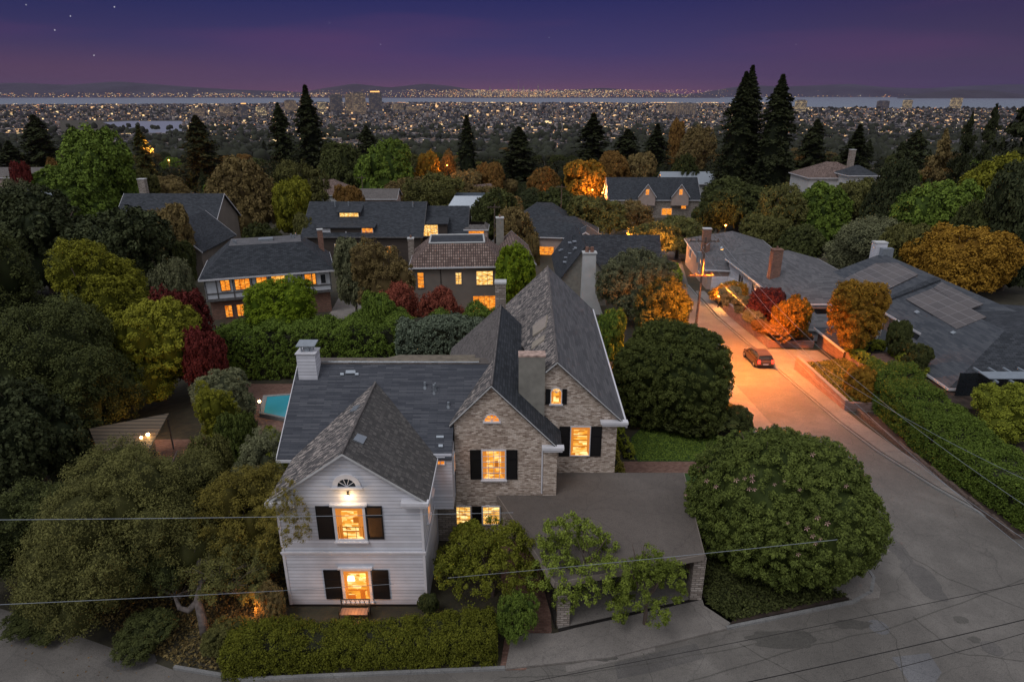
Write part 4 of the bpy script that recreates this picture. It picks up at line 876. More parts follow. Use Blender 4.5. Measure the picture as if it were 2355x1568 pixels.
Cc = lambda cx, cy: (1824.4+.2252*cx, 588.5+.2252*cy)
panel([Cc(1145, 440), Cc(1665, 745), Cc(1968, 622), Cc(1420, 330)]); panel([Cc(1425, 326), Cc(1805, 540), Cc(1938, 490), Cc(1510, 265)])
panel([Cc(400, 290), Cc(930, 355), Cc(1272, 190), Cc(1060, 70), Cc(840, 75)])
m = MB(); P = [onplane(*Cc(*q), pA+nA*.25, nA)-e.location for q in ((985, 440), (985, 408), (1440, 215), (1500, 240))]; m.hexa([q-nA*.4 for q in P], P); m.build('roof_step', M['shingle_dark'], e)
for q in ((1255, 570), (1625, 780)):
    m = MB(); P = [onplane(*Cc(q[0]+a, q[1]+b), pA+nA*.2, nA)-e.location for a, b in ((-30, 0), (0, 15), (35, 0), (5, -18))]; m.hexa([t-nA*.3 for t in P], P); m.build('roof_vent', M['metal'], e)
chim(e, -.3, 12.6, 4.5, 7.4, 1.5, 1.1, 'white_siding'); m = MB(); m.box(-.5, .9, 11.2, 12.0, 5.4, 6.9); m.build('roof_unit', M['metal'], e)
for y_, w_, pn in ((-8.8, 1.7, 'tudor'), (-5.4, .9, 'glass_dark'), (-1.5, 1.4, 'glass_dark')):
    window(e, Vector((-6.6, y_, .9)), -Y, -X, w_, 1.7, cols=5, rows=1, pane=pn, sill=False, fw=.08, mw=.05)
window(e, Vector((-10.0, -14.2, .7)), -Y, -X, .7, 1.3, cols=2, rows=1, pane='lit1', sill=False)
# white slatted trellis in front of its near end
t_ = empty('slatted_trellis', (41, 49.5, -.1), 0, 'pale blue-white slatted pergola against the near end of the solar panel house', 'pergola')
m = MB()
for i in range(9): m.box(-1.8+i*1.25, -1.65+i*1.25, -1.4, 1.6, 2.2, 2.34)
m.build('rafter', M['slat'], t_); m = MB(); m.slab([(-2.2, -1.0, 2.44), (9, -1.0, 2.44), (9, .3, 2.5), (-2.2, .3, 2.5)], .05); m.build('canopy', M['slat'], t_)
for x in (-1.9, 1.6, 5.2, 8.7): m = MB(); m.box(x-.07, x+.07, -1.2, -1.06, -2, 2.2); m.build('post', M['metal'], t_)
m = MB(); m.box(-3.2, 9, .9, 1.0, -2, 2.1); m.build('screen', M['glass_dark'], t_)
# middle house
e = hs('grey_roofed_bungalow', 'bungalow with a wide light-grey hipped roof and a brown brick chimney', 39.5, 86, 0, -4.4)
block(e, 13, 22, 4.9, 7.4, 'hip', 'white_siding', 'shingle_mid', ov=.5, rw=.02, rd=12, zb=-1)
chim(e, -4.9, -2.2, 4, 9.3, 1.3, 1.0, 'red_brick', 'red_brick', pots=1)
wins(e, 13, 22, [('W', 4.5, 3.4, 1.6, 1.4, 2, 1, 'glass_dark'), ('W', 0., 3.4, 1.2, 1.4, 2, 1, 'glass_dark'), ('W', -5, 3.2, 2.0, 1.6, 2, 1, 'glass_dark')])
block(e, 5, 6, 3.6, 4.6, 'hip', 'tudor', 'shingle_mid', off=(-3.3, -13.5), ov=.4, rw=2, rd=2, zb=-1)
f = empty('board_fence', (33.4, 88.5, -3.6), 0, 'white horizontal-board fence and balcony in front of the bungalow, beside the glowing bush', 'fence')
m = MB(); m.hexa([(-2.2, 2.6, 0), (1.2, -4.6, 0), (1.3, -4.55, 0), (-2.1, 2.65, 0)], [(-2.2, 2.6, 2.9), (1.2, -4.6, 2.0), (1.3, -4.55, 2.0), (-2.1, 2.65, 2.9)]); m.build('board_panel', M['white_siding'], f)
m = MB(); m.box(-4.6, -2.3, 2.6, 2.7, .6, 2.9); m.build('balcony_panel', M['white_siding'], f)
for x, y in ((-2.2, 2.5), (-.6, -1.0), (1.2, -4.7)): m = MB(); m.box(x-.07, x+.07, y-.07, y+.07, -.6, 3.0); m.build('post', M['white_trim'], f)
# far right-of-road house
e = hs('charcoal_hipped_house', 'low charcoal-roofed house with a brick chimney right behind the utility pole', 37.5, 107, -6, -5.6)
block(e, 13, 22, 4.6, 7.4, 'hip', 'tan', 'shingle_mid', ov=.5, rw=.02, rd=10, zb=-1)
chim(e, -5.6, -2, 4, 9.0, 1.3, 1.0, 'red_brick', 'stucco_white')
wins(e, 13, 22, [('W', 4, 3.0, 2, 1.4, 3, 1, 'glass_dark'), ('W', -6, 3.0, 1.6, 1.4, 2, 1, 'glass_dark')])
# driveway garage wing and fence of the solar house
g = empty('garage_wing', (35.6, 64.5, -2.0), 0, 'brick garage wing with a pale flat roof edge at the top of the driveway', 'garage')
m = MB(); m.box(-1.6, 3.0, -3.5, 3.5, -1, 1.5); m.build('wall', M['pink_brick'], g); m = MB(); m.box(-2.0, 3.2, -3.8, 3.9, 1.51, 1.66); m.build('roof', M['shingle_dark'], g); m = MB(); m.box(-2.06, -2.002, -3.8, 3.9, 1.45, 1.7); m.build('fascia', M['white_trim'], g)
f = empty('board_fence', (37.3, 66.5, -.6), 0, 'tall weathered vertical-board fence behind the driveway, left of the round orange tree', 'fence')
m = MB(); m.box(-.05, .05, -4, 4, -.4, 1.8); m.build('board_panel', M['wood'], f); m = MB(); m.box(-.1, .1, -4.05, -3.95, -.4, 2.0); m.box(-.1, .1, 3.95, 4.05, -.4, 2.0); m.box(-.1, .1, -3.9, 3.9, 1.81, 1.9); m.build('rail', M['tudor'], f)
# farther houses with lit gables
def small(name, label, u, v, y, w, d, ze, zr, wall, roof, axis='x', kind='gable', rot=0, lit=(), group=None, trim='white_trim', rw=0, rd=0, ch=None, hz=None):
    x = (u-1177)/F*(y*CT+(H-gz(y))*ST)
    z = ony(u, v, y).z-zr if hz is None else hz     # v: pixel row of the ridge
    e = hs(name, label, x, y, rot, z, group=group)
    block(e, w, d, ze, zr, kind, wall, roof, axis=axis, trim=trim, rw=rw, rd=rd, zb=gz(y)-z-3)
    if lit: wins(e, w, d, lit)
    if ch: chim(e, *ch)
    return e
e = small('slate_gabled_house', 'dark slate house with white-edged dormer gables among orange trees, up the street', 1492, 408, 205, 27, 12, 5, 10.5, 'stone', 'shingle_dark', lit=[('S', -3, 3.4, 1.4, 1.4, 2, 1, 'lit1'), ('S', 9, 2.6, 1.4, 1.4, 2, 1, 'lit1'), ('S', 4, 1, 3, 2, 2, 1, 'lit1')])
for x in (-2.5, 7.5):
    m, f = roof_gable(5, 6, 6.0, 9.4, 'y', .3); shift(m, (x, -4.2, 0)).build('roof', M['shingle_dark'], e); shift(f, (x, -4.2, 0)).build('fascia', M['white_trim'], e); shift(walls(5, 6, 3, 6, 'y', 9.2), (x, -4.2, 0)).build('wall', M['tan'], e)
    window(e, Vector((x, -7.2, 7)), X, FN, 1., 1.6, cols=2, rows=2, pane='lit1', sill=False)
small('grey_metal_roofed_house', 'grey-roofed house with a parapet half hidden by dark shrubs, left of the wires', 1100, 447, 150, 13, 9, 4, 7, 'stucco_white', 'metal', rw=10, rd=5, kind='hip')
small('dark_roofed_house', 'large dark-roofed house with white chimneys behind the orange-brown tree on the left', 425, 445, 132, 19, 12, 4, 9, 'stucco_dark', 'shingle_dark', ch=(-7, 2, 5, 11.5, 1.4, 1.1, 'stone'), lit=[('S', -5, 2, 1.1, 1.1, 2, 2, 'lit1')])
small('dark_gabled_house', 'dark gabled wing with an orange round window at the left edge of the half-timbered house', 452, 500, 112, 9, 13, 4, 8, 'stucco_dark', 'shingle_dark', axis='y', lit=[('S', 0, 3.4, 1.2, 1.2, 2, 2, 'lit1')])
small('pinkish_roofed_house', 'small house with a dusty pink hipped roof above the long brown house', 762, 412, 210, 17, 11, 4, 8.2, 'stucco_white', 'tile', kind='hip', rw=3, rd=1)
small('low_tan_house', 'low tan house with a grey roof just above the long brown house', 862, 434, 185, 14, 8, 3.6, 5.6, 'tan', 'shingle_grey')
small('red_roofed_villa', 'villa with a red hipped roof, white walls and a brick chimney among the right-hand trees', 1888, 372, 180, 16, 12, 6, 9.5, 'stucco_white', 'tile', kind='hip', rw=2, rd=1, ch=(5.0, 0, 6, 12.5, 1.3, 1.3, 'stone'), lit=[('S', -4, 3, 1.4, 1.4, 2, 2, 'glass_dark'), ('S', 1, 3, 1.4, 1.4, 2, 2, 'glass_dark')])
small('domed_roof_house', 'small pale house with a dark pointed roof right beside the red-roofed villa', 1945, 380, 172, 7, 7, 4.4, 6.6, 'stucco_white', 'shingle_dark', kind='hip', rw=.5, rd=.5)
small('long_white_hall', 'long white hall with a low red roof beyond the red-roofed villa', 1925, 300, 2600, 110, 40, 14, 22, 'stucco_white', 'tile', kind='hip', rw=70, rd=2)
small('white_gabled_house', 'pale gabled house in the trees just right of the slate-roofed house', 1570, 395, 215, 16, 9, 4, 7, 'stucco_white', 'metal')
small('pale_flat_house', 'pale low house by the left border of the picture above the dark trees', 40, 437, 150, 18, 9, 5, 7, 'stucco_white', 'metal', kind='hip', rw=14, rd=6)
small('pale_hillside_house', 'pale house with a reddish roof by the small orange maples on the far left', 90, 385, 215, 20, 10, 5, 7.4, 'tan', 'shingle_grey')
# utility poles and the street light
def pole(name, x, y, h, label, arms, lamp_=False, r=.15, group=None, rot=0):
    e = empty(name, (x, y, gz(y)), R(rot), label, 'utility pole', group)
    m = MB(); m.tube([(0, 0, -.3), (.1, 0, h*.5), (.15, 0, h)], [r, r*.85, r*.65], 10); m.build('pole', M['bark'], e)
    for z, w in arms: m = MB(); m.box(-w/2, w/2, -.16, -.06, z, z+.12); [m.tube([(sx, -.11, z+.12), (sx, -.11, z+.3)], .05, 6) for sx in (-w*.45, -w*.2, w*.2, w*.45)]; m.build('crossarm', M['bark'], e)
    if lamp_:
        m = MB(); m.tube([(0, 0, h-1.0), (.8, 0, h-.3), (1.5, -.1, h-.6), (1.7, -.1, h-.9)], .04, 6); o = m.build('lamp_arm', M['metal'], e)
        m = MB(); m.tube([(1.7, -.1, h-.85), (1.72, -.1, h-1.02), (1.74, -.1, h-1.1)], [.1, .22, .2], 12); m.build('lamp_head', M['metal'], o)
        m = MB(); m.tube([(1.74, -.1, h-1.1), (1.74, -.1, h-1.16)], [.16, .1], 12); m.build('lamp_lens', emit('sodium_lens', (1, .42, .08), 9), o)
        m = MB(); m.tube([(-.32, 0, h-2.4), (-.32, 0, h-1.4)], .22, 12); m.build('transformer', M['metal'], e)
    return e
pole('utility_pole', 18.45, 62, 13.0, 'tall dark wooden utility pole with two crossarms and a curved street lamp arm', [(12.6, 2.9), (9.2, 2.4)], True)
sp = (20.2, 61.9, 9.9)
def fpole(u, vt, vb_y, label, h=11, group='slim poles among the far trees'):
    y = vb_y; q = ony(u, vt, y); pole('utility_pole', q.x, y, q.z-gz(y), label, [(q.z-gz(y)-.6, 2.4)], r=.14, group=None)
fpole(830, 405, 190, 'pale utility pole with a crossarm standing above the long brown house')
fpole(1290, 425, 150, 'thin dark pole rising from the dark bushes right of the grey-roofed house')
fpole(1488, 470, 165, 'thin dark pole among the olive trees up the street')
fpole(1135, 470, 120, 'slim pale pole beside the dark shrubs behind the tile-roofed house')
# street light pools
lamp(20.3, 61.8, sp[2]-.35, 60000, (1, .235, .014), .15, 150)
# the parked car
ce = empty('parked_car', (25.35, 62.3, gz(62.3)+.01), R(1), 'small dark bronze hatchback with red tail lights parked under the orange street light', 'car')
def loft(secs, name, mats, parent, mi=None, smooth=True):
    m = MB(); k = len(secs[0])
    for a, b in zip(secs, secs[1:]):
        for i in range(k-1): m.poly([a[i], a[i+1], b[i+1], b[i]])
    m.poly(list(reversed(secs[0]))); m.poly(secs[-1]); o = m.build(name, mats, parent)
    bm2 = bmesh.new(); bm2.from_mesh(o.data); bmesh.ops.remove_doubles(bm2, verts=bm2.verts, dist=.0005); bmesh.ops.recalc_face_normals(bm2, faces=bm2.faces); bm2.to_mesh(o.data); bm2.free()
    return o
paint, ntp, bp = newmat('bronze_car_paint'); bp.inputs['Base Color'].default_value = (.10, .07, .055, 1); bp.inputs['Metallic'].default_value = .6; bp.inputs['Roughness'].default_value = .28
M['paint'] = paint; M['rubber'] = plain('rubber', (.015, .015, .015), .8, .1); M['tail'] = emit('tail_light', (1, .06, .03), 2.2); M['red_glass'] = plain('red_lens', (.4, .02, .02), .2, .1)
def sec(y, w, zb, zt, tw=.94): return [Vector((-w*.93, y, zb)), Vector((-w, y, zb+.14)), Vector((-w, y, zt-.18)), Vector((-w*tw, y, zt)), Vector((w*tw, y, zt)), Vector((w, y, zt-.18)), Vector((w, y, zb+.14)), Vector((w*.93, y, zb))]
loft([sec(-2.1, .74, .38, .80), sec(-2.0, .86, .28, .93), sec(-1.3, .9, .22, .98), sec(.4, .9, .22, .97), sec(1.1, .89, .22, .93), sec(1.85, .84, .26, .78), sec(2.1, .68, .34, .66)], 'body', M['paint'], ce)
loft([sec(-1.98, .76, .90, 1.0, .9), sec(-1.7, .77, .90, 1.36, .80), sec(-1.35, .78, .90, 1.47, .78), sec(-.2, .78, .90, 1.48, .78), sec(.35, .77, .90, 1.36, .80), sec(1.05, .74, .88, .97, .9)], 'cabin_glass', M['glass_dark'], ce)
m = MB(); rp = [(-1.78, 1.40), (-1.35, 1.49), (-.8, 1.515), (-.2, 1.50), (.25, 1.41)]
for (a, za), (b, zb_) in zip(rp, rp[1:]): m.hexa([(-.62, a, za-.03), (.62, a, za-.03), (.62, b, zb_-.03), (-.62, b, zb_-.03)], [(-.6, a, za+.01), (.6, a, za+.01), (.6, b, zb_+.01), (-.6, b, zb_+.01)])
for sx in (-1, 1):
    for a, b in (((.35, 1.40), (1.06, .97)), ((-.55, 1.49), (-.5, .96)), ((-1.7, 1.40), (-2.0, .96))): m.tube([(sx*.63, a[0], a[1]), (sx*.82, b[0], b[1])], .035, 5)
m.build('roof', M['paint'], ce)
for sx in (-1, 1):
    m = MB(); m.box(sx*.56, sx*.80, -2.11, -2.0, .66, .98); m.build('tail_light', M['tail'], ce)
    m = MB(); m.box(sx*.5, sx*.76, 2.0, 2.09, .56, .70); m.build('headlight', M['metal'], ce)
    m = MB(); m.hexa([(sx*.88, .62, .93), (sx*1.04, .62, .93), (sx*1.04, .74, .93), (sx*.88, .74, .93)], [(sx*.86, .62, 1.06), (sx*1.04, .62, 1.06), (sx*1.04, .72, 1.06), (sx*.86, .72, 1.06)]); m.build('mirror', M['paint'], ce)
    for yy in (-1.32, 1.35):
        m = MB(); m.tube([(sx*.72, yy, .31), (sx*.93, yy, .31)], .32, 22); wo = m.build('wheel', M['rubber'], ce)
        m = MB(); m.tube([(sx*.925, yy, .31), (sx*.945, yy, .31)], .19, 16); m.build('rim', M['metal'], wo)
m = MB(); m.box(-.27, .27, -2.13, -2.115, .52, .64); m.build('number_plate', M['white_trim'], ce)
m = MB(); m.box(-.8, .8, -2.17, -2.0, .3, .46); m.build('bumper', M['rubber'], ce)
lamp(25.35, 59.9, -1.0, 6, (1, .12, .05), .2)
# second car far up the street: just its red glow and body
c2 = empty('parked_car', (26.5, 118, gz(118)), R(3), 'distant car with red tail lights half hidden by trees farther up the street', 'car')
for ch in list(ce.children):
    d = ch.copy(); col.objects.link(d); d.parent = c2
    for g_ in list(ch.children): dd = g_.copy(); col.objects.link(dd); dd.parent = d
lamp(26.5, 115.4, gz(118)+1.0, 60, (1, .08, .05), .3)
# overhead wires
def wire(pts, r, label, sag=.3, mat='iron', cat='wire', group=None):
    a, b = Vector(pts[0]), Vector(pts[1]); k = 24
    P = [a.lerp(b, i/k)-Vector((0, 0, sag*4*(i/k)*(1-i/k))) for i in range(k+1)]
    m = MB(); m.tube(P, r, 5); o = m.build('overhead_wire', M[mat]); return tag(o, label, cat, group)
wire([ony(-60, 1195, 20), ony(1180, 1178, 25.0)], .011, 'pale overhead wire crossing the left trees and the upper window of the white gable', .05, 'metal')
wire([ony(-60, 1392, 18), ony(905, 1342, 24.9)], .011, 'pale overhead wire crossing the left trees and the lower window of the white gable', .05, 'metal')
wire([ony(1030, 1328, 24.6), ony(1925, 1240, 22.5)], .010, 'thin pale wire crossing the carport roof and the big round tree by the street corner', .05, 'metal')
wire([ony(1210, 1568, 18.5), ony(2400, 1330, 20)], .012, 'topmost of the three dark wires over the street at the lower right', .1)
wire([ony(1560, 1600, 17), ony(2420, 1408, 18.5)], .018, 'thickest middle wire of the three dark ones over the street at the lower right', .1)
wire([ony(1760, 1610, 16.5), ony(2420, 1436, 18)], .011, 'lowest of the three dark wires over the street at the lower right', .1)
pt = Vector((18.5, 61.9, gz(62)+12.8)); p0 = Vector((17.4, 61.9, gz(62)+9.5))
wire([(19.5, 61.9, gz(62)+12.8), ony(2460, 1345, 21)], .010, 'pale wire running from the top crossarm of the pole down to the lower right, innermost', 1.6, 'metal')
wire([(19.9, 61.9, gz(62)+12.8), ony(2460, 1230, 24)], .010, 'pale wire from the pole passing over the long clipped hedge, second from the street', 1.6, 'metal')
wire([(19.6, 61.9, gz(62)+9.4), ony(2460, 1150, 25)], .010, 'upper pale wire crossing the long clipped hedge on the right', 1.6, 'metal')
wire([(17.6, 61.9, gz(62)+12.8), ony(2480, 1320, 22)], .010, 'pale wire from the outer end of the crossarm along the side street kerb', 2.2, 'metal')
wire([(18.0, 62, gz(62)+12.8), (21, 118, 4.0)], .012, 'dark wire leaving the pole towards the trees up the street', .6)
# ------------------------------------------------------------------ trees and hedges
def ico(sub=2):
    b = bmesh.new(); bmesh.ops.create_icosphere(b, subdivisions=sub, radius=1); v = np.array([tuple(x.co) for x in b.verts]); f = np.array([[y.index for y in x.verts] for x in b.faces]); b.free(); return v, f
ICO = ico(3)
def nrm(a): return a/np.maximum(np.linalg.norm(a, axis=1, keepdims=True), 1e-9)
def mesh_quads(name, quads, tint, cores, mat):
    """quads (n,4,3) leaf faces + core blobs, written straight into one mesh"""
    nq = len(quads); vv = [quads.reshape(-1, 3)]; loops = [np.arange(nq*4)]; tot = [np.full(nq, 4)]; tt = [tint]; off = nq*4
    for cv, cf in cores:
        vv.append(cv); loops.append((cf+off).reshape(-1)); tot.append(np.full(len(cf), 3)); tt.append(np.full(len(cf), .0)); off += len(cv)  # cores take the darkest leaf tint, painting in the crown's inner shade
    v = np.concatenate(vv).astype(np.float32); l = np.concatenate(loops).astype(np.int32); t = np.concatenate(tot).astype(np.int32)
    me = bpy.data.meshes.new(name); me.vertices.add(len(v)); me.vertices.foreach_set('co', v.reshape(-1)); me.loops.add(len(l)); me.loops.foreach_set('vertex_index', l)
    st = np.zeros(len(t), np.int32); st[1:] = np.cumsum(t)[:-1]
    me.polygons.add(len(t)); me.polygons.foreach_set('loop_start', st); me.polygons.foreach_set('loop_total', t)
    me.materials.append(mat); a = me.attributes.new('tint', 'FLOAT', 'FACE'); a.data.foreach_set('value', np.concatenate(tt).astype(np.float32))
    me.update(calc_edges=True); me.validate(); return me
def leafquads(rg, pos, nn, s, asp, el=.55):
    n = len(pos); t = nrm(np.cross(nn, rg.normal(size=(n, 3)))); b = np.cross(nn, t); s = (s*(.6+.8*rg.random(n)))[:, None]
    q = np.stack([t*s, b*s*el, -t*s, -b*s*el], 1); q[:, :, 2] *= asp
    return pos[:, None, :]+q
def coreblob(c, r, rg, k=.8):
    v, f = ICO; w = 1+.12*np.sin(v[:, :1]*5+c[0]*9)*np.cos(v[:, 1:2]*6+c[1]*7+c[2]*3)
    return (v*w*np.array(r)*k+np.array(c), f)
def crown(name, seed, lobes, nc, npc, cr, ls, asp=1., mat=None, up=.35, core=.80, el=.55, shell=(.84, 1.04), low=-.6, gap=0., loose=.5):
    rg = np.random.default_rng(seed); C = np.array([l[:3] for l in lobes], float); Rr = np.array([l[3:] for l in lobes], float)
    area = (Rr.prod(1))**(2/3); pick = rg.choice(len(lobes), size=nc*3, p=area/area.sum()); d = nrm(rg.normal(size=(nc*3, 3)))
    d = d[(d[:, 2] > low)]; pick = pick[:len(d)]
    sh = shell[0]+(shell[1]-shell[0])*rg.random(len(d))
    p = C[pick]+d*Rr[pick]*sh[:, None]; keep = np.ones(len(d), bool)
    for i in range(len(lobes)):
        q = (((p-C[i])/Rr[i])**2).sum(1); keep &= ~((q < .70) & (pick != i))
    if gap:
        g = np.array([noise.noise(Vector(x*3.1)) for x in p]); keep &= g > -gap
    p, d, pick = p[keep][:nc], d[keep][:nc], pick[keep][:nc]; n = len(p)
    out = nrm(d/Rr[pick]*Rr[pick].mean(1, keepdims=True)); rad = cr*(.6+.8*rg.random(n)); ct = rg.random(n)
    idx = np.repeat(np.arange(n), npc); d2 = nrm(rg.normal(size=(n*npc, 3))+.9*out[idx]+np.array([0, 0, .25]))
    off = d2*(rad[idx]*(loose+(1-loose)*rg.random(n*npc)))[:, None]; off[:, 2] *= asp
    pos = p[idx]+off; nn = nrm(d2+.55*rg.normal(size=d2.shape)+np.array([0, 0, up])); tint = np.clip(.45*ct[idx]+.55*rg.random(n*npc), 0, 1)
    q = leafquads(rg, pos, nn, ls, asp, el)
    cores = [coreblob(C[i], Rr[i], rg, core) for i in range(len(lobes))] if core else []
    return mesh_quads(name, q, tint, cores, mat)
def conifer(name, seed, nb, npb, ls, asp, mat, zb=.06, p=.8, droop=.12, var=.35, core=.4, tip=.0, asym=0., spray=.1, flat=.6, tops=None):
    rg = np.random.default_rng(seed); t = rg.random(nb)**1.25; t[:int(nb*.16)] = .72+.28*rg.random(int(nb*.16)); z = zb+(1-zb)*t
    an = rg.random(nb)*6.283; lowf = .5+.5*np.sin(z*17+seed)*np.sin(an*2+z*7+seed*2)
    prof = (1-t)**p*np.clip(t*6+.55, 0, 1)*np.clip((1-t)*3.2, 0, 1)**.45+.006
    Rb = prof*(1-var+var*rg.random(nb)+.3*asym*(lowf-.5))
    idx = np.repeat(np.arange(nb), npb); s = .18+.82*rg.random(nb*npb)**.75
    rr = Rb[idx]*s; w = spray*(.12+1.2*Rb[idx])*(1.15-s)
    j = rg.normal(size=(nb*npb, 3))
    pos = np.stack([np.cos(an[idx])*rr, np.sin(an[idx])*rr, z[idx]+tip*s*Rb[idx]-droop*s**2*Rb[idx]*asp*2], 1)+j*w[:, None]*np.array([1, 1, .45*asp])
    nn = nrm(rg.normal(size=pos.shape)*flat+np.array([0, 0, 1])+.4*np.stack([np.cos(an[idx]), np.sin(an[idx]), np.zeros(len(idx))], 1))
    q = leafquads(rg, pos, nn, ls, asp, .5); tint = np.clip(.4*rg.random(nb)[idx]+.6*rg.random(nb*npb), 0, 1)
    v, f = ICO; cv = v.copy(); tt = (cv[:, 2]+1)/2; rad = (1-tt)**p*core*np.clip(tt*6+.5, 0, 1)*np.clip((1-tt)*3, 0, 1)
    ang = np.arctan2(cv[:, 1], cv[:, 0]); cv = np.stack([np.cos(ang)*rad, np.sin(ang)*rad, zb+tt*(1-zb)*.97], 1)
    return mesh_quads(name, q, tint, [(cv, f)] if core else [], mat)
def trunkmesh(name, seed, h=1., r=.06, fork=.35, nl=5, spread=.6, mat='bark', lean=0.):
    rg = random.Random(seed); m = MB(); top = Vector((lean*fork, 0, fork))
    m.tube([(0, 0, -.02), (lean*.3*fork, 0, fork*.5), top], [r*1.25, r, r*.8], 8)
    for i in range(nl):
        a = 6.283*i/nl+rg.random(); s = spread*(.6+.5*rg.random()); e = Vector((math.cos(a)*s, math.sin(a)*s, fork+(h-fork)*(.45+.4*rg.random())))
        mid = top.lerp(e, .5)+Vector((0, 0, -.03)); m.tube([top, mid, e], [r*.65, r*.4, r*.12], 6)
        for k in range(2):
            e2 = mid+Vector((rg.uniform(-.3, .3), rg.uniform(-.3, .3), .2+.2*rg.random())); m.tube([mid, e2], [r*.3, r*.06], 5)
    o = m.build(name, M[mat]); me = o.data; bpy.data.objects.remove(o); return me
def rlobes(seed, n=8, zb=.15, rx=.78, sub=.42, top=1.0, spread=.55):
    rg = random.Random(seed); zc = (zb+top)/2; hz = (top-zb)/2; L = [(0, 0, zc, rx, rx, hz*.92)]
    for i in range(n):
        a = 6.283*i/n+rg.random()*.7; s = spread*(.8+.4*rg.random()); zz = zc+hz*rg.uniform(-.55, .6); f = math.sqrt(max(.05, 1-((zz-zc)/hz)**2))
        r = sub*(.75+.5*rg.random()); L.append((math.cos(a)*s*f, math.sin(a)*s*f, zz, r, r, r*hz*1.15))
    return L
def straight():
    m = MB(); m.tube([(0, 0, -.02), (0, 0, .4), (0, 0, .96)], [.05, .035, .006], 7); o = m.build('trunk', M['bark']); me = o.data; bpy.data.objects.remove(o); return me
def scat(seed, n=16, z0=.25, z1=.95, r=.27, R_=.78):
    rg = random.Random(seed); L = []
    for i in range(n):
        a = i*2.4; q = R_*math.sqrt((i+.5)/n); zz = z0+(z1-z0)*(1-.75*q*q)*rg.uniform(.55, 1); rr = r*rg.uniform(.7, 1.3); L.append((math.cos(a)*q, math.sin(a)*q, min(zz, z1-rr*.5), rr, rr, rr*.75))
    return L
PROTO = {}
def proto(key, fn): 
    if key not in PROTO: PROTO[key] = fn()
    return PROTO[key]
TR = [trunkmesh('trunk', s, r=.05) for s in (1, 2)]; TC = [straight()]
G = {'n': 0}
PK = {
 'round': lambda s: crown('crown', 20+s, rlobes(20+s), 420, 52, .115, .036, .62, LM['green'], gap=.55),
 'dense': lambda s: crown('crown', 30+s, rlobes(30+s, 10, .05, .8, .4), 520, 46, .10, .034, .62, LM['dark'], gap=.6),
 'airy': lambda s: crown('crown', 40+s, rlobes(40+s, 9, .2, .6, .38, spread=.6), 380, 56, .14, .031, .62, LM['olive'], gap=.3, core=.6, loose=.2),
 'tall': lambda s: crown('crown', 50+s, rlobes(50+s, 9, .1, .62, .45, spread=.5), 420, 50, .14, .040, .42, LM['green'], gap=.5),
 'conifer': lambda s: conifer('crown', 60+s, 620, 40, .055, .22, LM['conifer'], p=(.62, .45, .55, .38, .5)[s % 5], asym=1.5, core=.34, spray=.13, var=.6, zb=(.05, .1, .04, .12, .07)[s % 5]),
 'redwood': lambda s: conifer('crown', 70+s, 900, 46, .040, .20, LM['conifer'], p=.5, asym=1.6, var=.5, droop=.1, core=.5, spray=.12),
 'spire': lambda s: conifer('crown', 80+s, 420, 40, .085, .13, LM['conifer'], p=.38, asym=.4, core=.6),
 'cedar': lambda s: conifer('crown', 90+s, 90, 130, .036, .7, LM['conifer'], zb=.15, p=.5, asym=1.2, var=.6, droop=-.02, spray=.16, core=.12, flat=.35),
}
def tree(kind, u, vt, y, w, leaf, label, cat='tree', group=None, ztop=None, name=None, seed=None, mesh=None, trunk=True, hmin=2.0, base=None, nv=3):
    G['n'] += 1; s = (G['n'] if seed is None else seed) % (5 if kind == 'conifer' else nv)
    g = gz(y) if base is None else base
    zt = ony(u, vt, y).z if ztop is None else ztop
    h = max(hmin, zt-g); d = y*CT+(H-(g+h*.6))*ST; x = (u-1177)/F*d; r = w/2/F*d*(1.62 if kind == 'conifer' else 1.45 if kind == 'redwood' else 1.25 if kind == 'spire' else .95)
    n_ = name or {'conifer': 'conifer_tree', 'redwood': 'redwood_tree', 'spire': 'conifer_tree', 'cedar': 'cedar_tree'}.get(kind, 'leafy_tree')
    e = empty(n_, (x, y, g), (G['n']*2.4) % 6.28, label, cat, group); e.scale = (r, r, h)
    me = mesh(r/h) if mesh else proto((kind, s), lambda: PK[kind](s))
    c = bpy.data.objects.new('crown', me); col.objects.link(c); c.parent = e
    c.material_slots[0].link = 'OBJECT'; c.material_slots[0].material = LM[leaf]
    if trunk:
        t = bpy.data.objects.new('trunk', (TC[0] if kind in ('conifer', 'redwood', 'spire', 'cedar') else TR[s % 2])); col.objects.link(t); t.parent = e
    return e
# --- big near trees with crowns of their own (unit space scaled per tree)
cam_l = [(0, 0, .47, .84, .84, .47), (-.1, -.3, .24, .75, .6, .26), (-.42, .1, .52, .5, .6, .36), (.45, .05, .5, .5, .6, .36), (0, -.35, .45, .6, .55, .38), (.1, .3, .6, .55, .5, .34), (-.2, -.1, .68, .5, .5, .28), (.3, -.45, .62, .38, .36, .22), (-.5, -.35, .35, .42, .42, .3), (.5, .2, .3, .45, .45, .3), (.05, .1, .78, .34, .34, .17)]
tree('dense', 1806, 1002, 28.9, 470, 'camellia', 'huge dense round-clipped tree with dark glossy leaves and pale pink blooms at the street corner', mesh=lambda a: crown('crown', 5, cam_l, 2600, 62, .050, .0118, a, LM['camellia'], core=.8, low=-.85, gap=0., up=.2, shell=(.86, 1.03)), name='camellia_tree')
tree('dense', 1548, 742, 48.0, 318, 'magnolia', 'large round dark glossy tree behind the small lawn, beside the side street', mesh=lambda a: crown('crown', 6, cam_l, 2000, 58, .056, .0155, a, LM['magnolia'], core=.8, low=-.85, gap=0., up=.2, shell=(.86, 1.03)), name='magnolia_tree')
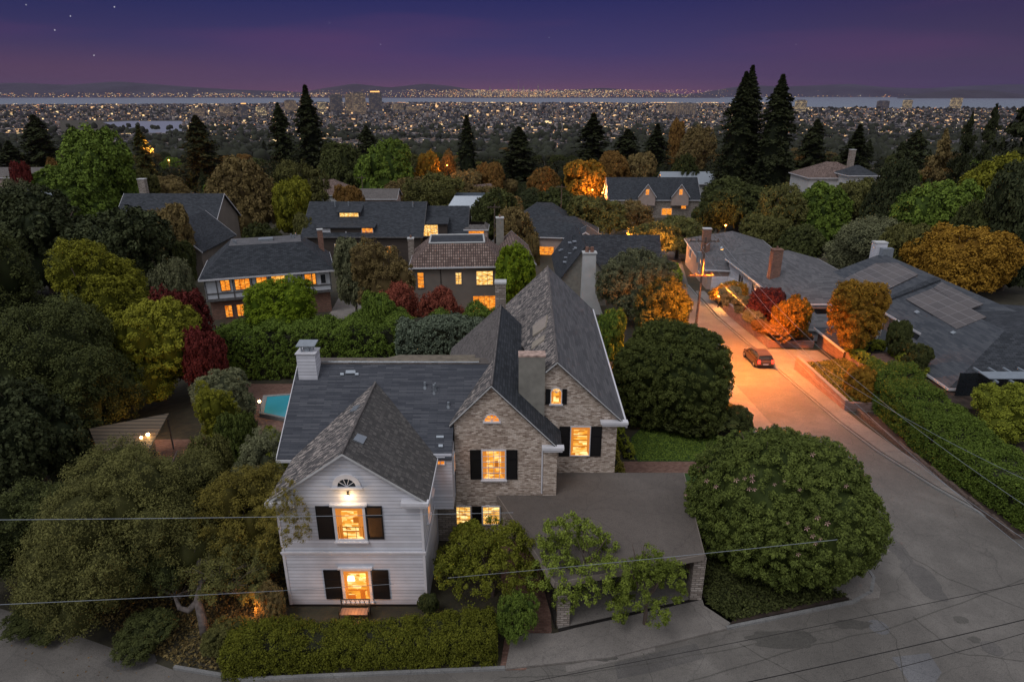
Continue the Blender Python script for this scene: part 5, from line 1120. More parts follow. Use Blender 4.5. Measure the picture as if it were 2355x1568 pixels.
# pink flowers on the camellia
rg = np.random.default_rng(3); fl = MB()
for i in range(22):
    u = 1745+rg.normal()*60 if i < 14 else 1880+rg.normal()*28; v = 1110+rg.normal()*26 if i < 14 else 1175+rg.random()*130
    c = Vector((bpy.data.objects['camellia_tree'].location)); c.z += 4.4; rr_ = ray(u, v).normalized(); o_ = Vector((0, 0, H))-c; sc3 = Vector((5.2, 5.2, 4.3))
    oo = Vector([o_[k]/sc3[k] for k in range(3)]); dd = Vector([rr_[k]/sc3[k] for k in range(3)]); b_ = oo.dot(dd); cc = oo.dot(oo)-1.06; disc_ = b_*b_-dd.dot(dd)*cc
    if disc_ < 0: continue
    q = Vector((0, 0, H))+rr_*((-b_-math.sqrt(disc_))/dd.dot(dd)); s_ = .05+.05*rg.random()
    for k in range(5):
        a = 1.256*k; e1 = Vector((math.cos(a), -.4, math.sin(a)))*s_*1.6; fl.poly([q, q+e1.lerp(Vector((math.cos(a+.6), -.3, math.sin(a+.6)))*s_, .5), q+e1, q+e1.lerp(Vector((math.cos(a-.6), -.3, math.sin(a-.6)))*s_, .5)])
ct = bpy.data.objects['camellia_tree']; fo = fl.build('blossom', plain('pink_petals', (.55, .33, .30), .7, .2), ct)
fo['kind'] = 'stuff'; bpy.context.view_layer.update(); fo.matrix_parent_inverse = ct.matrix_world.inverted()
def near(seed, lobes, nc, npc, cr, ls, asp, leaf, **k): return lambda a: crown('crown', seed, lobes, int(nc*1.25), int(npc*1.5), cr*.92, ls*.74, a, LM[leaf], **k)
# left side
tree('airy', 300, 1050, 28.0, 460, 'olive', 'sprawling olive-green oak filling the lower left, with a bent pale trunk', mesh=near(7, scat(71, 26, .15, .97, .27, .85), 1100, 60, .11, .0155, 1.2, 'olive', gap=.6, core=.72, loose=.15, el=.4), name='oak_tree')
tree('airy', 575, 1085, 28.2, 245, 'oakgold', 'yellow-green oak crown brushing the left corner of the white gable', mesh=near(8, scat(72, 17, .12, .95, .30, .8), 480, 60, .15, .026, .8, 'olive', gap=.4, core=.6, loose=.1, el=.4), name='oak_tree')
tree('airy', 60, 1130, 27.5, 330, 'dark', 'dark leafy tree crown at the lower left border above the asphalt', mesh=near(9, scat(73, 18, .0, .95, .32, .8), 560, 60, .13, .021, 1.1, 'dark', gap=.6, core=.8, loose=.15), name='leafy_tree')
tree('airy', 200, 1190, 25.6, 330, 'olive', 'low olive-green tree mass filling the lower left between the oak and the asphalt', mesh=near(28, scat(92, 20, -.05, .95, .32, .8), 620, 60, .13, .02, 1., 'olive', gap=.6, core=.8, loose=.15, el=.4), name='oak_tree', trunk=False)
tree('airy', 545, 1235, 26.4, 215, 'olive', 'lower drooping oak foliage between the bent trunk and the white wall', mesh=near(29, scat(93, 14, -.0, .95, .32, .8), 360, 60, .15, .028, 1., 'olive', gap=.35, core=.5, loose=.1, el=.4), name='oak_tree', trunk=False)
tree('airy', 350, 1190, 26.2, 210, 'dark', 'dark inner foliage just above and left of the bent trunk', mesh=near(30, scat(94, 12, .25, .95, .32, .8), 330, 60, .15, .028, 1., 'dark', gap=.5, core=.7, loose=.1, el=.4), name='oak_tree', trunk=False)
for k_, (a_, b_, c_, d_, t_) in enumerate([(330, 1435, 23.3, 150, 'low dark shrub in front of the bent trunk, left one by the leaf litter'), (520, 1440, 23.2, 110, 'low dark shrub right of the bent trunk at the end of the front hedge'), (110, 1400, 24.8, 200, 'low dark shrub at the asphalt edge on the far lower left'), (620, 1350, 25.0, 80, 'small loose bush at the left foot of the white gable')]):
    tree('airy', a_, b_, c_, d_, ['dark', 'olive', 'dark', 'brownish'][k_], t_, cat='shrub', name='shrub', hmin=.7, trunk=False)
tree('airy', 612, 1000, 33.0, 130, 'greygreen', 'wispy grey-green shrub tree tucked under the left eave corner', mesh=near(10, rlobes(74, 7, .15, .55, .4), 240, 60, .2, .035, .7, 'greygreen', gap=.3, core=.4, loose=.1))
tree('airy', 660, 1112, 25.0, 125, 'oakgold', 'wispy gold-lit oak spray reaching over the left corner of the white gable', mesh=near(33, scat(95, 12, .52, .97, .22, .85), 170, 46, .16, .034, .8, 'oakgold', gap=.2, core=0, loose=.1, el=.4), name='oak_tree', trunk=False)
# bent trunk
ot = empty('bare_oak_trunk', (-14.5, 23.9, 0), 0, 'thick bent pale trunk with bare twigs standing free under the left oak crown', 'tree')
m = MB(); m.tube([(0, 0, -.1), (-.15, .3, .8), (-.42, .7, 1.5), (-.35, 1.2, 2.1), (-.7, 1.9, 2.8), (-.9, 2.6, 3.8)], [.24, .21, .19, .17, .12, .06], 10)
m.tube([(-.42, .7, 1.45), (-.9, .6, 1.0), (-1.3, .6, 1.15), (-1.6, .9, 1.6)], [.17, .15, .12, .06], 9)
m.tube([(-.35, 1.2, 2.1), (.1, 1.2, 2.6), (.6, 1.1, 2.5), (1.1, 1.0, 2.0), (1.5, .8, 1.7)], [.1, .07, .05, .04, .02], 7)
rgt = random.Random(9)
for i in range(40):
    b = rgt.choice([Vector((-.7, 1.9, 2.8)), Vector((1.1, 1.0, 2.0)), Vector((1.5, .8, 1.7)), Vector((-1.6, .9, 1.6)), Vector((.6, 1.1, 2.5))])
    e_ = b+Vector((rgt.uniform(-1.1, 1.3), rgt.uniform(-.4, .5), rgt.uniform(-.3, 1.1))); mid = b.lerp(e_, .5)+Vector((rgt.uniform(-.15, .15), 0, rgt.uniform(-.1, .2))); m.tube([b, mid, e_], [.02, .012, .005], 4)
    for k in range(2): e3 = e_+Vector((rgt.uniform(-.4, .4), rgt.uniform(-.3, .2), rgt.uniform(-.2, .4))); m.tube([mid, e3], [.009, .003], 3)
m.build('trunk', M['bark_oak'], ot, True)
T = tree
T('tall', 222, 548, 58, 215, 'yellowgreen', 'tall yellow-green tree, the tallest of the near left garden', mesh=near(11, rlobes(75, 12, .08, .62, .40, spread=.55), 520, 60, .13, .03, .55, 'yellowgreen', gap=.6))
T('dense', 350, 690, 52, 205, 'yellowgreen', 'bushy green and yellow tree glowing from below above the pavilion', mesh=near(12, rlobes(76, 12, .02, .66, .4), 420, 60, .13, .034, .8, 'yellowgreen', gap=.6))
T('dense', 120, 700, 45, 350, 'dark', 'big dark blue-green tree mass on the left, in front of the yellow-green ones', mesh=near(13, rlobes(77, 12, .0, .68, .42), 700, 62, .13, .0195, .9, 'darkblue', gap=.5, loose=.2))
T('dense', -30, 545, 58, 260, 'dark', 'dark olive tree cut by the left border of the picture at mid height', mesh=near(14, rlobes(78, 9, .0, .66, .42), 360, 60, .15, .028, .9, 'dark', gap=.5))
T('dense', 20, 880, 36, 300, 'darkblue', 'very dark leafy tree at the left border above the lower left oak', nv=2)
T('dense', 265, 490, 90, 245, 'darkblue', 'broad nearly black tree behind the tall yellow-green one, right part of the dark row')
T('dense', 90, 455, 94, 270, 'darkblue', 'broad nearly black tree at the left end of the dark row')
T('round', 395, 482, 104, 115, 'brownish', 'olive-brown tree beside the dark-roofed house on the left')
T('round', 420, 560, 96, 70, 'dark', 'dull green tree touching the left roof corner of the half-timbered house')
T('airy', 400, 600, 70, 110, 'greygreen', 'soft grey-green tree left of the half-timbered house wall')
T('airy', 330, 640, 70, 90, 'dark', 'dull shrubby tree between the tall yellow-green tree and the red maple')
T('tall', 425, 672, 55, 140, 'red', 'dark red maple leaning beside the half-timbered house, upper part', name='maple_tree')
T('round', 475, 765, 51, 105, 'red', 'dark red maple branch crown just left of the hedge', name='maple_tree')
T('round', 508, 850, 46, 150, 'greygreen', 'spreading dark green rhododendron left of the swimming pool', cat='shrub', name='rhododendron', mesh=near(15, rlobes(79, 9, .0, .75, .4), 360, 44, .12, .036, .9, 'camellia', gap=.9))
T('round', 500, 890, 40.5, 95, 'yellowgreen', 'yellow-green shrub between the brick path and the pool', cat='shrub', name='shrub', mesh=near(16, rlobes(80, 7, .0, .75, .4), 220, 44, .16, .045, .9, 'yellowgreen', gap=.9))
T('round', 552, 955, 37.5, 95, 'camellia', 'dark glossy shrub below the pool edge', cat='shrub', name='shrub')
T('round', 632, 995, 38, 70, 'hedge', 'low olive shrub between the pool and the white chimney wall', cat='shrub', name='shrub')
T('airy', 480, 1010, 33.5, 110, 'olive', 'loose olive shrub tree left of the grey-green wispy one', cat='shrub', name='shrub')
T('round', 645, 652, 63, 170, 'lime', 'bright lime-green maple in front of the half-timbered house', name='maple_tree', mesh=near(17, rlobes(81, 11, .02, .72, .42), 420, 50, .12, .034, .95, 'lime', gap=.8))
T('airy', 920, 652, 68, 110, 'pinkred', 'dusty red maple in front of the stucco house, left crown', name='maple_tree')
T('airy', 1015, 668, 67, 115, 'pinkred', 'dusty red maple in front of the stucco house, right crown', name='maple_tree')
T('round', 885, 558, 73, 165, 'brownish', 'round brown-green tree left of the tile-roofed house', mesh=near(18, rlobes(82, 10, .0, .76, .38), 440, 44, .11, .030, 1., 'dark', gap=.8))
T('round', 812, 558, 80, 105, 'greygreen', 'pale green-grey tree behind the round brown-green one')
T('round', 868, 682, 62, 90, 'green', 'fresh green shrub at the left foot of the dusty red maples', cat='shrub', name='shrub')
T('tall', 1190, 560, 80, 95, 'lime', 'yellow-green narrow tree between the tile-roofed house and the steep black roof')
T('tall', 1165, 585, 82, 45, 'lime', 'slim yellow-green tree directly beside the right wall of the stucco house')
# right of the main house
T('round', 1462, 572, 78, 200, 'greygreen', 'grey-green oak behind the magnolia, right of the tall stucco chimney', mesh=near(19, rlobes(83, 10, .05, .76, .4), 460, 46, .11, .028, 1., 'olive', gap=.7))
T('round', 1530, 635, 70, 150, 'dark', 'deep green tree between the grey-green oak and the utility pole', mesh=near(20, rlobes(84, 9, .0, .74, .4), 340, 46, .13, .034, 1., 'green', gap=.8))
T('round', 1402, 720, 60, 80, 'green', 'low green bush beside the tall gable roof edge', cat='shrub', name='shrub')
T('round', 1700, 965, 45.5, 70, 'dark', 'dark low shrub at the right end of the small lawn', cat='shrub', name='shrub')
T('round', 1590, 930, 46.8, 230, 'dark', 'dark understorey shrub along the back of the lawn under the magnolia', cat='shrub', name='shrub', base=-1.0, hmin=1.2)
# street trees in front of the carport
T('airy', 1130, 1215, 26.6, 265, 'fronthedge', 'leafy green-gold tree before the carport, nearest to the white gable', mesh=near(21, scat(85, 20, .12, .97, .23, .88), 400, 44, .12, .027, 1.0, 'hedge', gap=.35, core=0, loose=.05), name='sweetgum_tree')
T('airy', 1325, 1200, 25.8, 225, 'greenhedge', 'leafy green tree before the carport, the middle of three', mesh=near(22, scat(86, 16, .1, .97, .26, .9), 330, 46, .12, .03, 1.1, 'green', gap=.35, core=0, loose=.05), name='sweetgum_tree')
T('airy', 1492, 1245, 24.6, 185, 'greenhedge', 'small leafy tree hanging over the carport roof edge, the right one of three', mesh=near(23, scat(87, 12, .0, .97, .26, .85), 220, 46, .14, .038, 1.1, 'green', gap=.35, core=0, loose=.05), name='sweetgum_tree')
T('airy', 1190, 1370, 23.6, 100, 'green', 'low leafy spray over the brick footpath at the end of the front hedge', cat='shrub', name='shrub', hmin=1.4)
T('round', 985, 1368, 25.2, 46, 'dark', 'small dark round bush at the right corner of the white gable', cat='shrub', name='shrub', hmin=.8)
T('round', 1075, 1205, 29.8, 80, 'hedge', 'small olive bush below the paired ground floor windows', cat='shrub', name='shrub', hmin=.9)
# right garden
T('round', 1968, 645, 61, 152, 'orange', 'bright orange round tree above the driveway on the right', name='autumn_tree', mesh=near(24, rlobes(88, 10, .22, .78, .36), 420, 46, .12, .032, 1., 'orange', gap=.9))
T('round', 1818, 690, 68, 100, 'orange', 'smaller orange tree beside the dark red shrub, left of the driveway', name='autumn_tree')
T('round', 1762, 668, 74, 95, 'maroon', 'dark maroon shrub in the raised bed beyond the driveway', cat='shrub', name='shrub')
T('round', 1978, 848, 51.0, 88, 'orange', 'orange-yellow shrub at the foot of the ivy bed, next to the long hedge', cat='shrub', name='shrub')
T('round', 2225, 532, 92, 245, 'orange', 'wide orange-brown tree behind the solar panel house', name='autumn_tree', mesh=near(25, rlobes(89, 12, .1, .74, .4), 440, 46, .12, .032, 1., 'orange', gap=.6))
T('airy', 2008, 502, 108, 215, 'greygreen', 'soft willow-like green tree behind the grey bungalow roof', mesh=near(26, rlobes(90, 11, .0, .74, .4), 440, 50, .14, .028, 1., 'green', gap=.5, loose=.15))
T('airy', 2330, 885, 44, 165, 'hedge', 'yellow-olive tree at the right border beside the slatted trellis', mesh=near(27, rlobes(91, 8, .0, .7, .4), 300, 50, .16, .036, 1., 'olive', gap=.5), base=-1)
T('round', 2108, 795, 55, 62, 'dark', 'dark round bush against the wall of the solar panel house', cat='shrub', name='shrub', base=-.3, hmin=1.2)
T('round', 2065, 745, 59, 60, 'dark', 'dark leafy bush by the shaded entrance of the solar panel house', cat='shrub', name='shrub', base=-.3, hmin=1.4)
for i, (u, v, y, w, lf, lb) in enumerate([
    (1680, 662, 82, 60, 'pale', 'pale grey-green shrub at the far end of the raised bed by the street'), (1712, 685, 78, 62, 'greygreen', 'grey-green shrub second from the far end of the raised bed'),
    (1735, 712, 73, 56, 'pale', 'pale shrub beneath the maroon one'), (1795, 745, 67.5, 80, 'rust', 'rusty ivy mound lit by the street lamp at the near end of the far bed'),
    (1752, 740, 70, 55, 'rust', 'rust-coloured groundcover mound in the middle of the far bed')]):
    T('round', u, v, y, w, lf, lb, cat='shrub', name='shrub', hmin=1.2, base=gz(y)+.6)
T('airy', 1676, 650, 87, 92, 'orange', 'small tree glowing gold under a lamp beside the white board fence')
# middle distance, left to right
ML = [
 ('conifer', 712, 198, 262, 84, 'conifer', 'tallest dark conifer left of the city towers'), ('conifer', 648, 238, 275, 58, 'conifer', 'slimmer dark conifer just left of the tallest one'),
 ('conifer', 460, 266, 300, 90, 'conifer', 'broad dark cypress in front of the lake'), ('conifer', 328, 290, 320, 55, 'dark', 'thin dark conifer at the left end of the lake'),
 ('conifer', 92, 265, 340, 92, 'darkblue', 'dark blue-green conifer near the left border'), ('conifer', 30, 325, 330, 80, 'darkblue', 'low dark conifer at the left border'),
 ('spire', 1074, 266, 280, 56, 'conifer', 'dark columnar conifer in the middle of the view'), ('conifer', 1192, 292, 320, 88, 'conifer', 'broad dark conifer right of the columnar one'),
 ('conifer', 1362, 262, 330, 104, 'conifer', 'wide black-green conifer group leader right of centre'), ('conifer', 1440, 298, 345, 90, 'conifer', 'dark conifer immediately right of the wide black-green one'), ('conifer', 1508, 286, 350, 72, 'conifer', 'pointed dark conifer left of the redwoods'),
 ('redwood', 1700, 166, 200, 108, 'conifer', 'tall redwood, left peak of the twin pair'), ('redwood', 1714, 152, 206, 110, 'conifer', 'tallest redwood with the sharpest tip, rising into the sky'), ('redwood', 1782, 172, 196, 118, 'conifer', 'tall redwood with a broad tip, right of the twin pair'),
 ('conifer', 1868, 276, 290, 80, 'conifer', 'layered conifer right behind the redwoods'), ('conifer', 1965, 288, 250, 78, 'conifer', 'dark conifer beside the long white hall'), ('conifer', 2100, 300, 330, 70, 'darkblue', 'slanting dark conifer left of the far right cedars'),
 ('cedar', 2345, 205, 125, 240, 'conifer', 'large dark cedar cut by the right border of the picture'), ('cedar', 2210, 262, 165, 90, 'conifer', 'slim layered cedar left of the large border cedar'), ('cedar', 2155, 300, 170, 120, 'brownish', 'thin brownish layered tree in the right middle distance'), ('cedar', 2260, 240, 150, 100, 'conifer', 'airy dark cedar with visible trunk near the right border'),
 ('dense', 2050, 368, 128, 125, 'darkblue', 'dark dense evergreen above the willow-like tree'), ('cedar', 2060, 330, 190, 130, 'conifer', 'flat-topped conifer over the white roofs on the right'),
 ('tall', 205, 292, 172, 165, 'green', 'large bright green tree on the left, top rising above the city edge'), ('round', 270, 350, 178, 100, 'green', 'right-hand lobe tree beside the large bright green one'), ('dense', 165, 395, 165, 170, 'green', 'lower green tree at the foot of the large bright green one'), ('dense', 330, 400, 190, 80, 'olive', 'olive tree right of the bright green trees'),
 ('dense', 556, 366, 148, 170, 'brownish', 'dark olive round tree above the half-timbered house'), ('round', 672, 418, 146, 105, 'yellowgreen', 'yellow-green tree left of the long brown house'), ('airy', 690, 376, 190, 130, 'olive', 'greyish olive tree behind the yellow-green one'),
 ('dense', 790, 330, 240, 130, 'dark', 'dark green tree mass right of the tallest conifer'), ('conifer', 845, 290, 420, 60, 'darkblue', 'small dark conifer in front of the towers'), ('dense', 888, 336, 232, 140, 'green', 'green dome-shaped tree in the centre left distance'),
 ('tall', 984, 360, 240, 60, 'orange', 'orange tree right of the green dome-shaped one'), ('tall', 1030, 354, 246, 52, 'rust', 'reddish orange narrow tree beside the columnar conifer'), ('round', 1125, 380, 250, 70, 'rust', 'low rusty tree below the broad conifer'),
 ('dense', 1250, 385, 230, 90, 'rust', 'rust-brown tree left of the big orange tree'), ('round', 1345, 374, 226, 118, 'orange', 'big orange autumn tree in the centre distance'), ('round', 1412, 356, 250, 84, 'rust', 'brown-orange tree behind the big orange one'), ('round', 1468, 360, 255, 92, 'brownish', 'brown autumn tree left of the dark green tree by the redwoods'), ('dense', 1572, 366, 218, 85, 'dark', 'dense dark green tree left of the redwood feet'), ('tall', 1595, 290, 420, 90, 'brownish', 'hazy brown-green tree left of the redwoods'), ('tall', 1555, 288, 430, 42, 'rust', 'rusty orange tree top at the edge of the city'),
 ('dense', 1700, 420, 170, 170, 'dark', 'dark broad tree at the redwood feet'), ('airy', 1800, 432, 140, 150, 'olive', 'olive tree with bare twigs right below the redwoods'), ('dense', 1890, 425, 138, 150, 'green', 'green round tree below the red-roofed villa'), ('round', 1965, 420, 150, 130, 'olive', 'olive-green tree right of the villa'),
 ('round', 1655, 442, 150, 118, 'dark', 'round clipped dark tree above the glowing garden'), ('airy', 1560, 500, 125, 150, 'olive', 'olive tree crown over the bend of the street'), ('airy', 1480, 520, 128, 90, 'olive', 'thin olive tree left of the red car lights'), ('airy', 1370, 455, 150, 150, 'olive', 'pale olive tree right of the garage house roof'), ('airy', 1450, 462, 160, 110, 'brownish', 'twiggy brown-olive tree among the wires'),
 ('dense', 1140, 440, 138, 120, 'dark', 'dark shrub mass in front of the grey parapet house'), ('airy', 1190, 480, 120, 110, 'brownish', 'bare grey-brown tree right of the tile-roofed house'), ('airy', 1000, 400, 170, 150, 'olive', 'dull olive tree behind the long brown house'), ('round', 800, 432, 165, 70, 'rust', 'low rusty tree in front of the pinkish roof'), ('dense', 1290, 440, 170, 110, 'dark', 'dark green slope tree left of the slim pole'),
 ('round', 2150, 430, 112, 190, 'green', 'green tree rising over the orange-brown one on the right'), ('dense', 2270, 375, 120, 190, 'yellowgreen', 'yellow-olive spreading tree in the upper right'), ('dense', 2345, 400, 96, 170, 'darkblue', 'dark green tree at the right border above the roofs'), ('dense', 2230, 460, 100, 120, 'dark', 'dark tree between the green and border trees on the right'), ('round', 2085, 520, 98, 110, 'olive', 'olive bush tree behind the white rooftop chimney'), ('round', 1760, 500, 122, 110, 'olive', 'olive tree behind the charcoal-roofed house'), ('dense', 1840, 520, 116, 120, 'dark', 'dark tree behind the grey bungalow'),
 ('airy', 1215, 545, 100, 50, 'brownish', 'thin brown tree at the left of the steep black roof'), ('dense', 600, 520, 112, 110, 'dark', 'dark tree behind the flat top of the half-timbered house'), ('round', 700, 500, 120, 60, 'olive', 'olive bush at the left end of the long brown house'), ('dense', 190, 300, 420, 60, 'darkblue', 'small dark tree near the lake'),
 ('round', 60, 380, 160, 50, 'red', 'reddish maple at the left border'), ('round', 140, 375, 195, 50, 'rust', 'rusty round maple left of the bright green tree'), ('airy', 40, 420, 130, 120, 'greygreen', 'grey-green tree at the left border above the dark row'),
]
for i, (k, u, v, y, w, lf, lb) in enumerate(ML): T(k, u, v, y, w, lf, lb)
# anonymous fill: trees of the wooded slope between the near houses and the city
rg = random.Random(21); cnt = 0
kinds = [('dense', 'dark'), ('round', 'dark'), ('dense', 'darkblue'), ('airy', 'olive'), ('round', 'green'), ('conifer', 'conifer'), ('round', 'rust'), ('airy', 'brownish'), ('conifer', 'darkblue'), ('round', 'brownish')]
LB = {'dense': 'dense dark tree of the wooded slope below the city', 'round': 'round leafy tree of the wooded slope below the city', 'airy': 'loose olive or brown tree of the wooded slope below the city', 'conifer': 'small dark conifer of the wooded slope below the city'}
placed = []
while cnt < 250:
    y = 170*math.exp(rg.random()*1.95); x = rg.uniform(-.86, .86)*y
    if any((x-a)**2+(y-b)**2 < (y*.028)**2 for a, b in placed): continue
    if 24 < x < 38 and y < 340: continue
    u = 1177+F*x/(y*CT+(H-gz(y))*ST)
    if y < 230 and (1400 < u < 1600 or 720 < u < 900 or 1850 < u < 1990): continue
    placed.append((x, y)); k, lf = rg.choice(kinds); h = rg.uniform(7, 13) if y < 400 else rg.uniform(9, 18); h = min(h, 11 if y < 240 else 99)
    if k == 'conifer': h *= 1.25
    r = h*(.28 if k == 'conifer' else .55)*rg.uniform(.9, 1.25)
    e = empty('wooded_slope_tree', (x, y, gz(y)), rg.random()*6, LB[k], 'tree', k+' trees of the wooded slope'); e.scale = (r, r, h); s = rg.randrange(5 if k == 'conifer' else 3)
    c = bpy.data.objects.new('crown', proto((k, s), lambda: PK[k](s))); col.objects.link(c); c.parent = e; c.material_slots[0].link = 'OBJECT'; c.material_slots[0].material = LM[lf]
    cnt += 1
# --- hedges
def hedge(name, path, w, h, leaf, label, n=900, npc=26, cr=.28, ls=.10, cat='hedge', hvar=.15, zfun=None, seed=1, round_=.0):
    """clipped hedge along a ground path: leaf clumps over a box-like core"""
    rg = np.random.default_rng(seed); P = [Vector((x, y, 0)) for x, y in path]; L = [0]
    for a, b in zip(P, P[1:]): L.append(L[-1]+(b-a).length)
    def at(s):
        for i in range(len(P)-1):
            if s <= L[i+1] or i == len(P)-2:
                f = (s-L[i])/(L[i+1]-L[i]); d = (P[i+1]-P[i]).normalized(); return P[i].lerp(P[i+1], f), Vector((-d.y, d.x, 0))
    zf = zfun or (lambda x, y: gz(y))
    pts, outs = [], []
    hh = lambda s: (h(s/L[-1]) if callable(h) else h)
    per = 2*(h(.5) if callable(h) else h)+w
    for i in range(n):
        s = rg.random()*L[-1]; p, nv_ = at(s); H_ = hh(s)*(1+hvar*noise.noise(Vector((p.x*.5, p.y*.5, seed)))); q = rg.random()*(2*H_+w)
        if q < H_: o_, z_, d_ = -w/2, q, -nv_
        elif q < 2*H_: o_, z_, d_ = w/2, q-H_, nv_
        else: o_, z_, d_ = q-2*H_-w/2, H_, Z
        if round_ and d_ is Z: z_ -= round_*(abs(o_)/(w/2))**2
        c = p+nv_*o_*(1-round_*.2*(z_/H_)); c.z = zf(c.x, c.y)+z_; pts.append(c); outs.append(d_)
    for e_, sgn in ((0, -1), (L[-1], 1)):
        p, nv_ = at(e_)
        for i in range(int(n*w/(2*L[-1]))): c = p+nv_*rg.uniform(-w/2, w/2); c.z = zf(c.x, c.y)+rg.random()*hh(e_); pts.append(c); outs.append(Vector((nv_.y, -nv_.x, 0))*sgn)
    p = np.array([tuple(q) for q in pts]); o_ = np.array([tuple(q) for q in outs]); k = len(p); idx = np.repeat(np.arange(k), npc); ct_ = rg.random(k)
    org = p.mean(0); org[2] = zf(org[0], org[1]); p = p-org
    d2 = nrm(rg.normal(size=(k*npc, 3))+.7*o_[idx]); pos = p[idx]+d2*(cr*(.3+.8*rg.random(k*npc)))[:, None]
    q = leafquads(rg, pos, nrm(d2+.6*rg.normal(size=d2.shape)+np.array([0, 0, .3])), ls, 1.); tint = np.clip(.45*ct_[idx]+.55*rg.random(k*npc), 0, 1)
    e = empty(name, tuple(org), 0, label, cat)
    o = bpy.data.objects.new('foliage', mesh_quads('foliage', q, tint, [], LM[leaf])); col.objects.link(o); o.parent = e
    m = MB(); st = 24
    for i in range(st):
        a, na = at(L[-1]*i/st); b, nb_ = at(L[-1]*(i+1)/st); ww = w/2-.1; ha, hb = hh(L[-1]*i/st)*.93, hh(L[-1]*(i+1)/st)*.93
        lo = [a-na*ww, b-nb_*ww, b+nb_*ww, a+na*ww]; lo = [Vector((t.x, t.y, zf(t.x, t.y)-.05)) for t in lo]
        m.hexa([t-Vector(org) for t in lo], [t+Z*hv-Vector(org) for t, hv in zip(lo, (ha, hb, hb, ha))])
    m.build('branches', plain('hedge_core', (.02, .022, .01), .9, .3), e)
    return e
hedge('clipped_hedge', [(-12.6, 22.3), (-8, 22.9), (-.9, 23.1)], 1.7, lambda f: 1.28+.2*math.sin(f*9), 'fronthedge', 'long yellow-green front hedge along the street below the white gable', n=1500, npc=62, cr=.24, ls=.042, hvar=.5, seed=2)
hedge('clipped_hedge', [(-28.5, 59.3), (-15, 60.2), (-.5, 61.5)], 5.0, lambda f: 4.4+.9*f, 'green', 'huge long dark-green hedge running behind the pool and the white chimney', n=3400, npc=44, cr=.36, ls=.085, hvar=.3, seed=3)
hedge('clipped_hedge', [(-28, 63.0), (-19, 64.0)], 2.6, 2.9, 'hedge', 'lighter green hedge strip in front of the half-timbered house', n=500, npc=30, cr=.45, ls=.15, hvar=.4, seed=4)
hedge('clipped_hedge', [(31.8, 31.0), (31.3, 40), (32.3, 49.0), (33.0, 52.5)], 3.6, lambda f: 2.0+.9*f, 'green', 'long bright-green clipped hedge beside the pavement on the right', n=2800, npc=52, cr=.32, ls=.062, hvar=.35, seed=5, zfun=lambda x, y: gz(y)+.2)
hedge('box_hedge', [(33.9, 61.0), (33.6, 58.2), (34.0, 55.5), (34.9, 52.6)], .9, .8, 'hedge', 'curved low box hedge beside the brick garden path on the right', n=420, npc=26, cr=.16, ls=.07, seed=6, zfun=lambda x, y: -.12)
hedge('box_hedge', [(34.3, 61.4), (37.6, 61.6)], .8, .8, 'hedge', 'short box hedge closing the top of the curved one', n=150, npc=26, cr=.16, ls=.07, seed=7, zfun=lambda x, y: -.2)
hedge('box_hedge', [(37.9, 60.4), (37.6, 57.5), (37.4, 54.4)], .8, .8, 'hedge', 'box hedge on the house side of the brick garden path', n=260, npc=26, cr=.16, ls=.07, seed=8, zfun=lambda x, y: -.12)
hedge('clipped_hedge', [(26.2, 101), (27.6, 110)], 1.6, 1.6, 'hedge', 'small clipped hedge bordering the lawn behind the utility pole', n=200, npc=26, cr=.3, ls=.14, seed=9)
hedge('box_hedge', [(7.3, 47.5), (7.1, 43), (6.9, 36)], 1.0, .8, 'ivy', 'golden low hedge along the right wall of the brick house', n=420, npc=30, cr=.2, ls=.07, seed=10)
hedge('box_hedge', [(8.6, 47.2), (8.3, 44.5), (8.5, 41)], .55, .7, 'hedge', 'narrow curved hedge round the left side of the small lawn', n=160, npc=26, cr=.14, ls=.06, seed=11)
hedge('ceanothus_bush', [(-10.5, 57.6), (-2.5, 58.2)], 4.0, lambda f: 5.0+.9*math.sin(f*3.1), 'ceanothus', 'grey-green mounded bush on top of the right half of the big hedge', n=900, npc=34, cr=.36, ls=.11, hvar=.4, seed=12, cat='shrub', round_=.5)
def groundcover(name, poly, leaf, label, n, ls, zf, seed, hgt=.25):
    rg = np.random.default_rng(seed); xs = [p[0] for p in poly]; ys = [p[1] for p in poly]; out = []
    while len(out) < n:
        x, y = rg.uniform(min(xs), max(xs)), rg.uniform(min(ys), max(ys)); ins = False
        for (x0, y0), (x1, y1) in zip(poly, poly[1:]+poly[:1]):
            if (y0 > y) != (y1 > y) and x < (x1-x0)*(y-y0)/(y1-y0)+x0: ins = not ins
        if ins: out.append((x, y, zf(x, y)+hgt*rg.random()*(1+.6*noise.noise(Vector((x*1.2, y*1.2, seed))))))
    p = np.array(out); q = leafquads(rg, p, nrm(rg.normal(size=p.shape)*.6+np.array([0, 0, 1])), ls, 1.)
    o = bpy.data.objects.new(name, mesh_quads(name, q, rg.random(n), [], LM[leaf])); col.objects.link(o); tag(o, label, 'ground cover', kind='stuff'); return o
lerp = lambda a, b, f: a+(b-a)*max(0, min(1, f))
groundcover('ivy', [(28.4, 49.9), (32.9, 49.9), (32.9, 59.5), (28.4, 59.5)], 'ivy', 'olive ivy covering the sloping bed above the long brick retaining wall', 16000, .11, lambda x, y: gz(y)-.0+1.3*lerp(.5, .9, (x-28.4)/4.5), 1)
groundcover('ivy', [(28.5, 67.3), (33.1, 67.3), (33.1, 82.7), (28.5, 82.7)], 'rust', 'rust and gold ground cover in the raised bed beyond the driveway', 14000, .14, lambda x, y: gz(y)+1.3*lerp(.5, .9, (x-28.5)/4.5), 2)
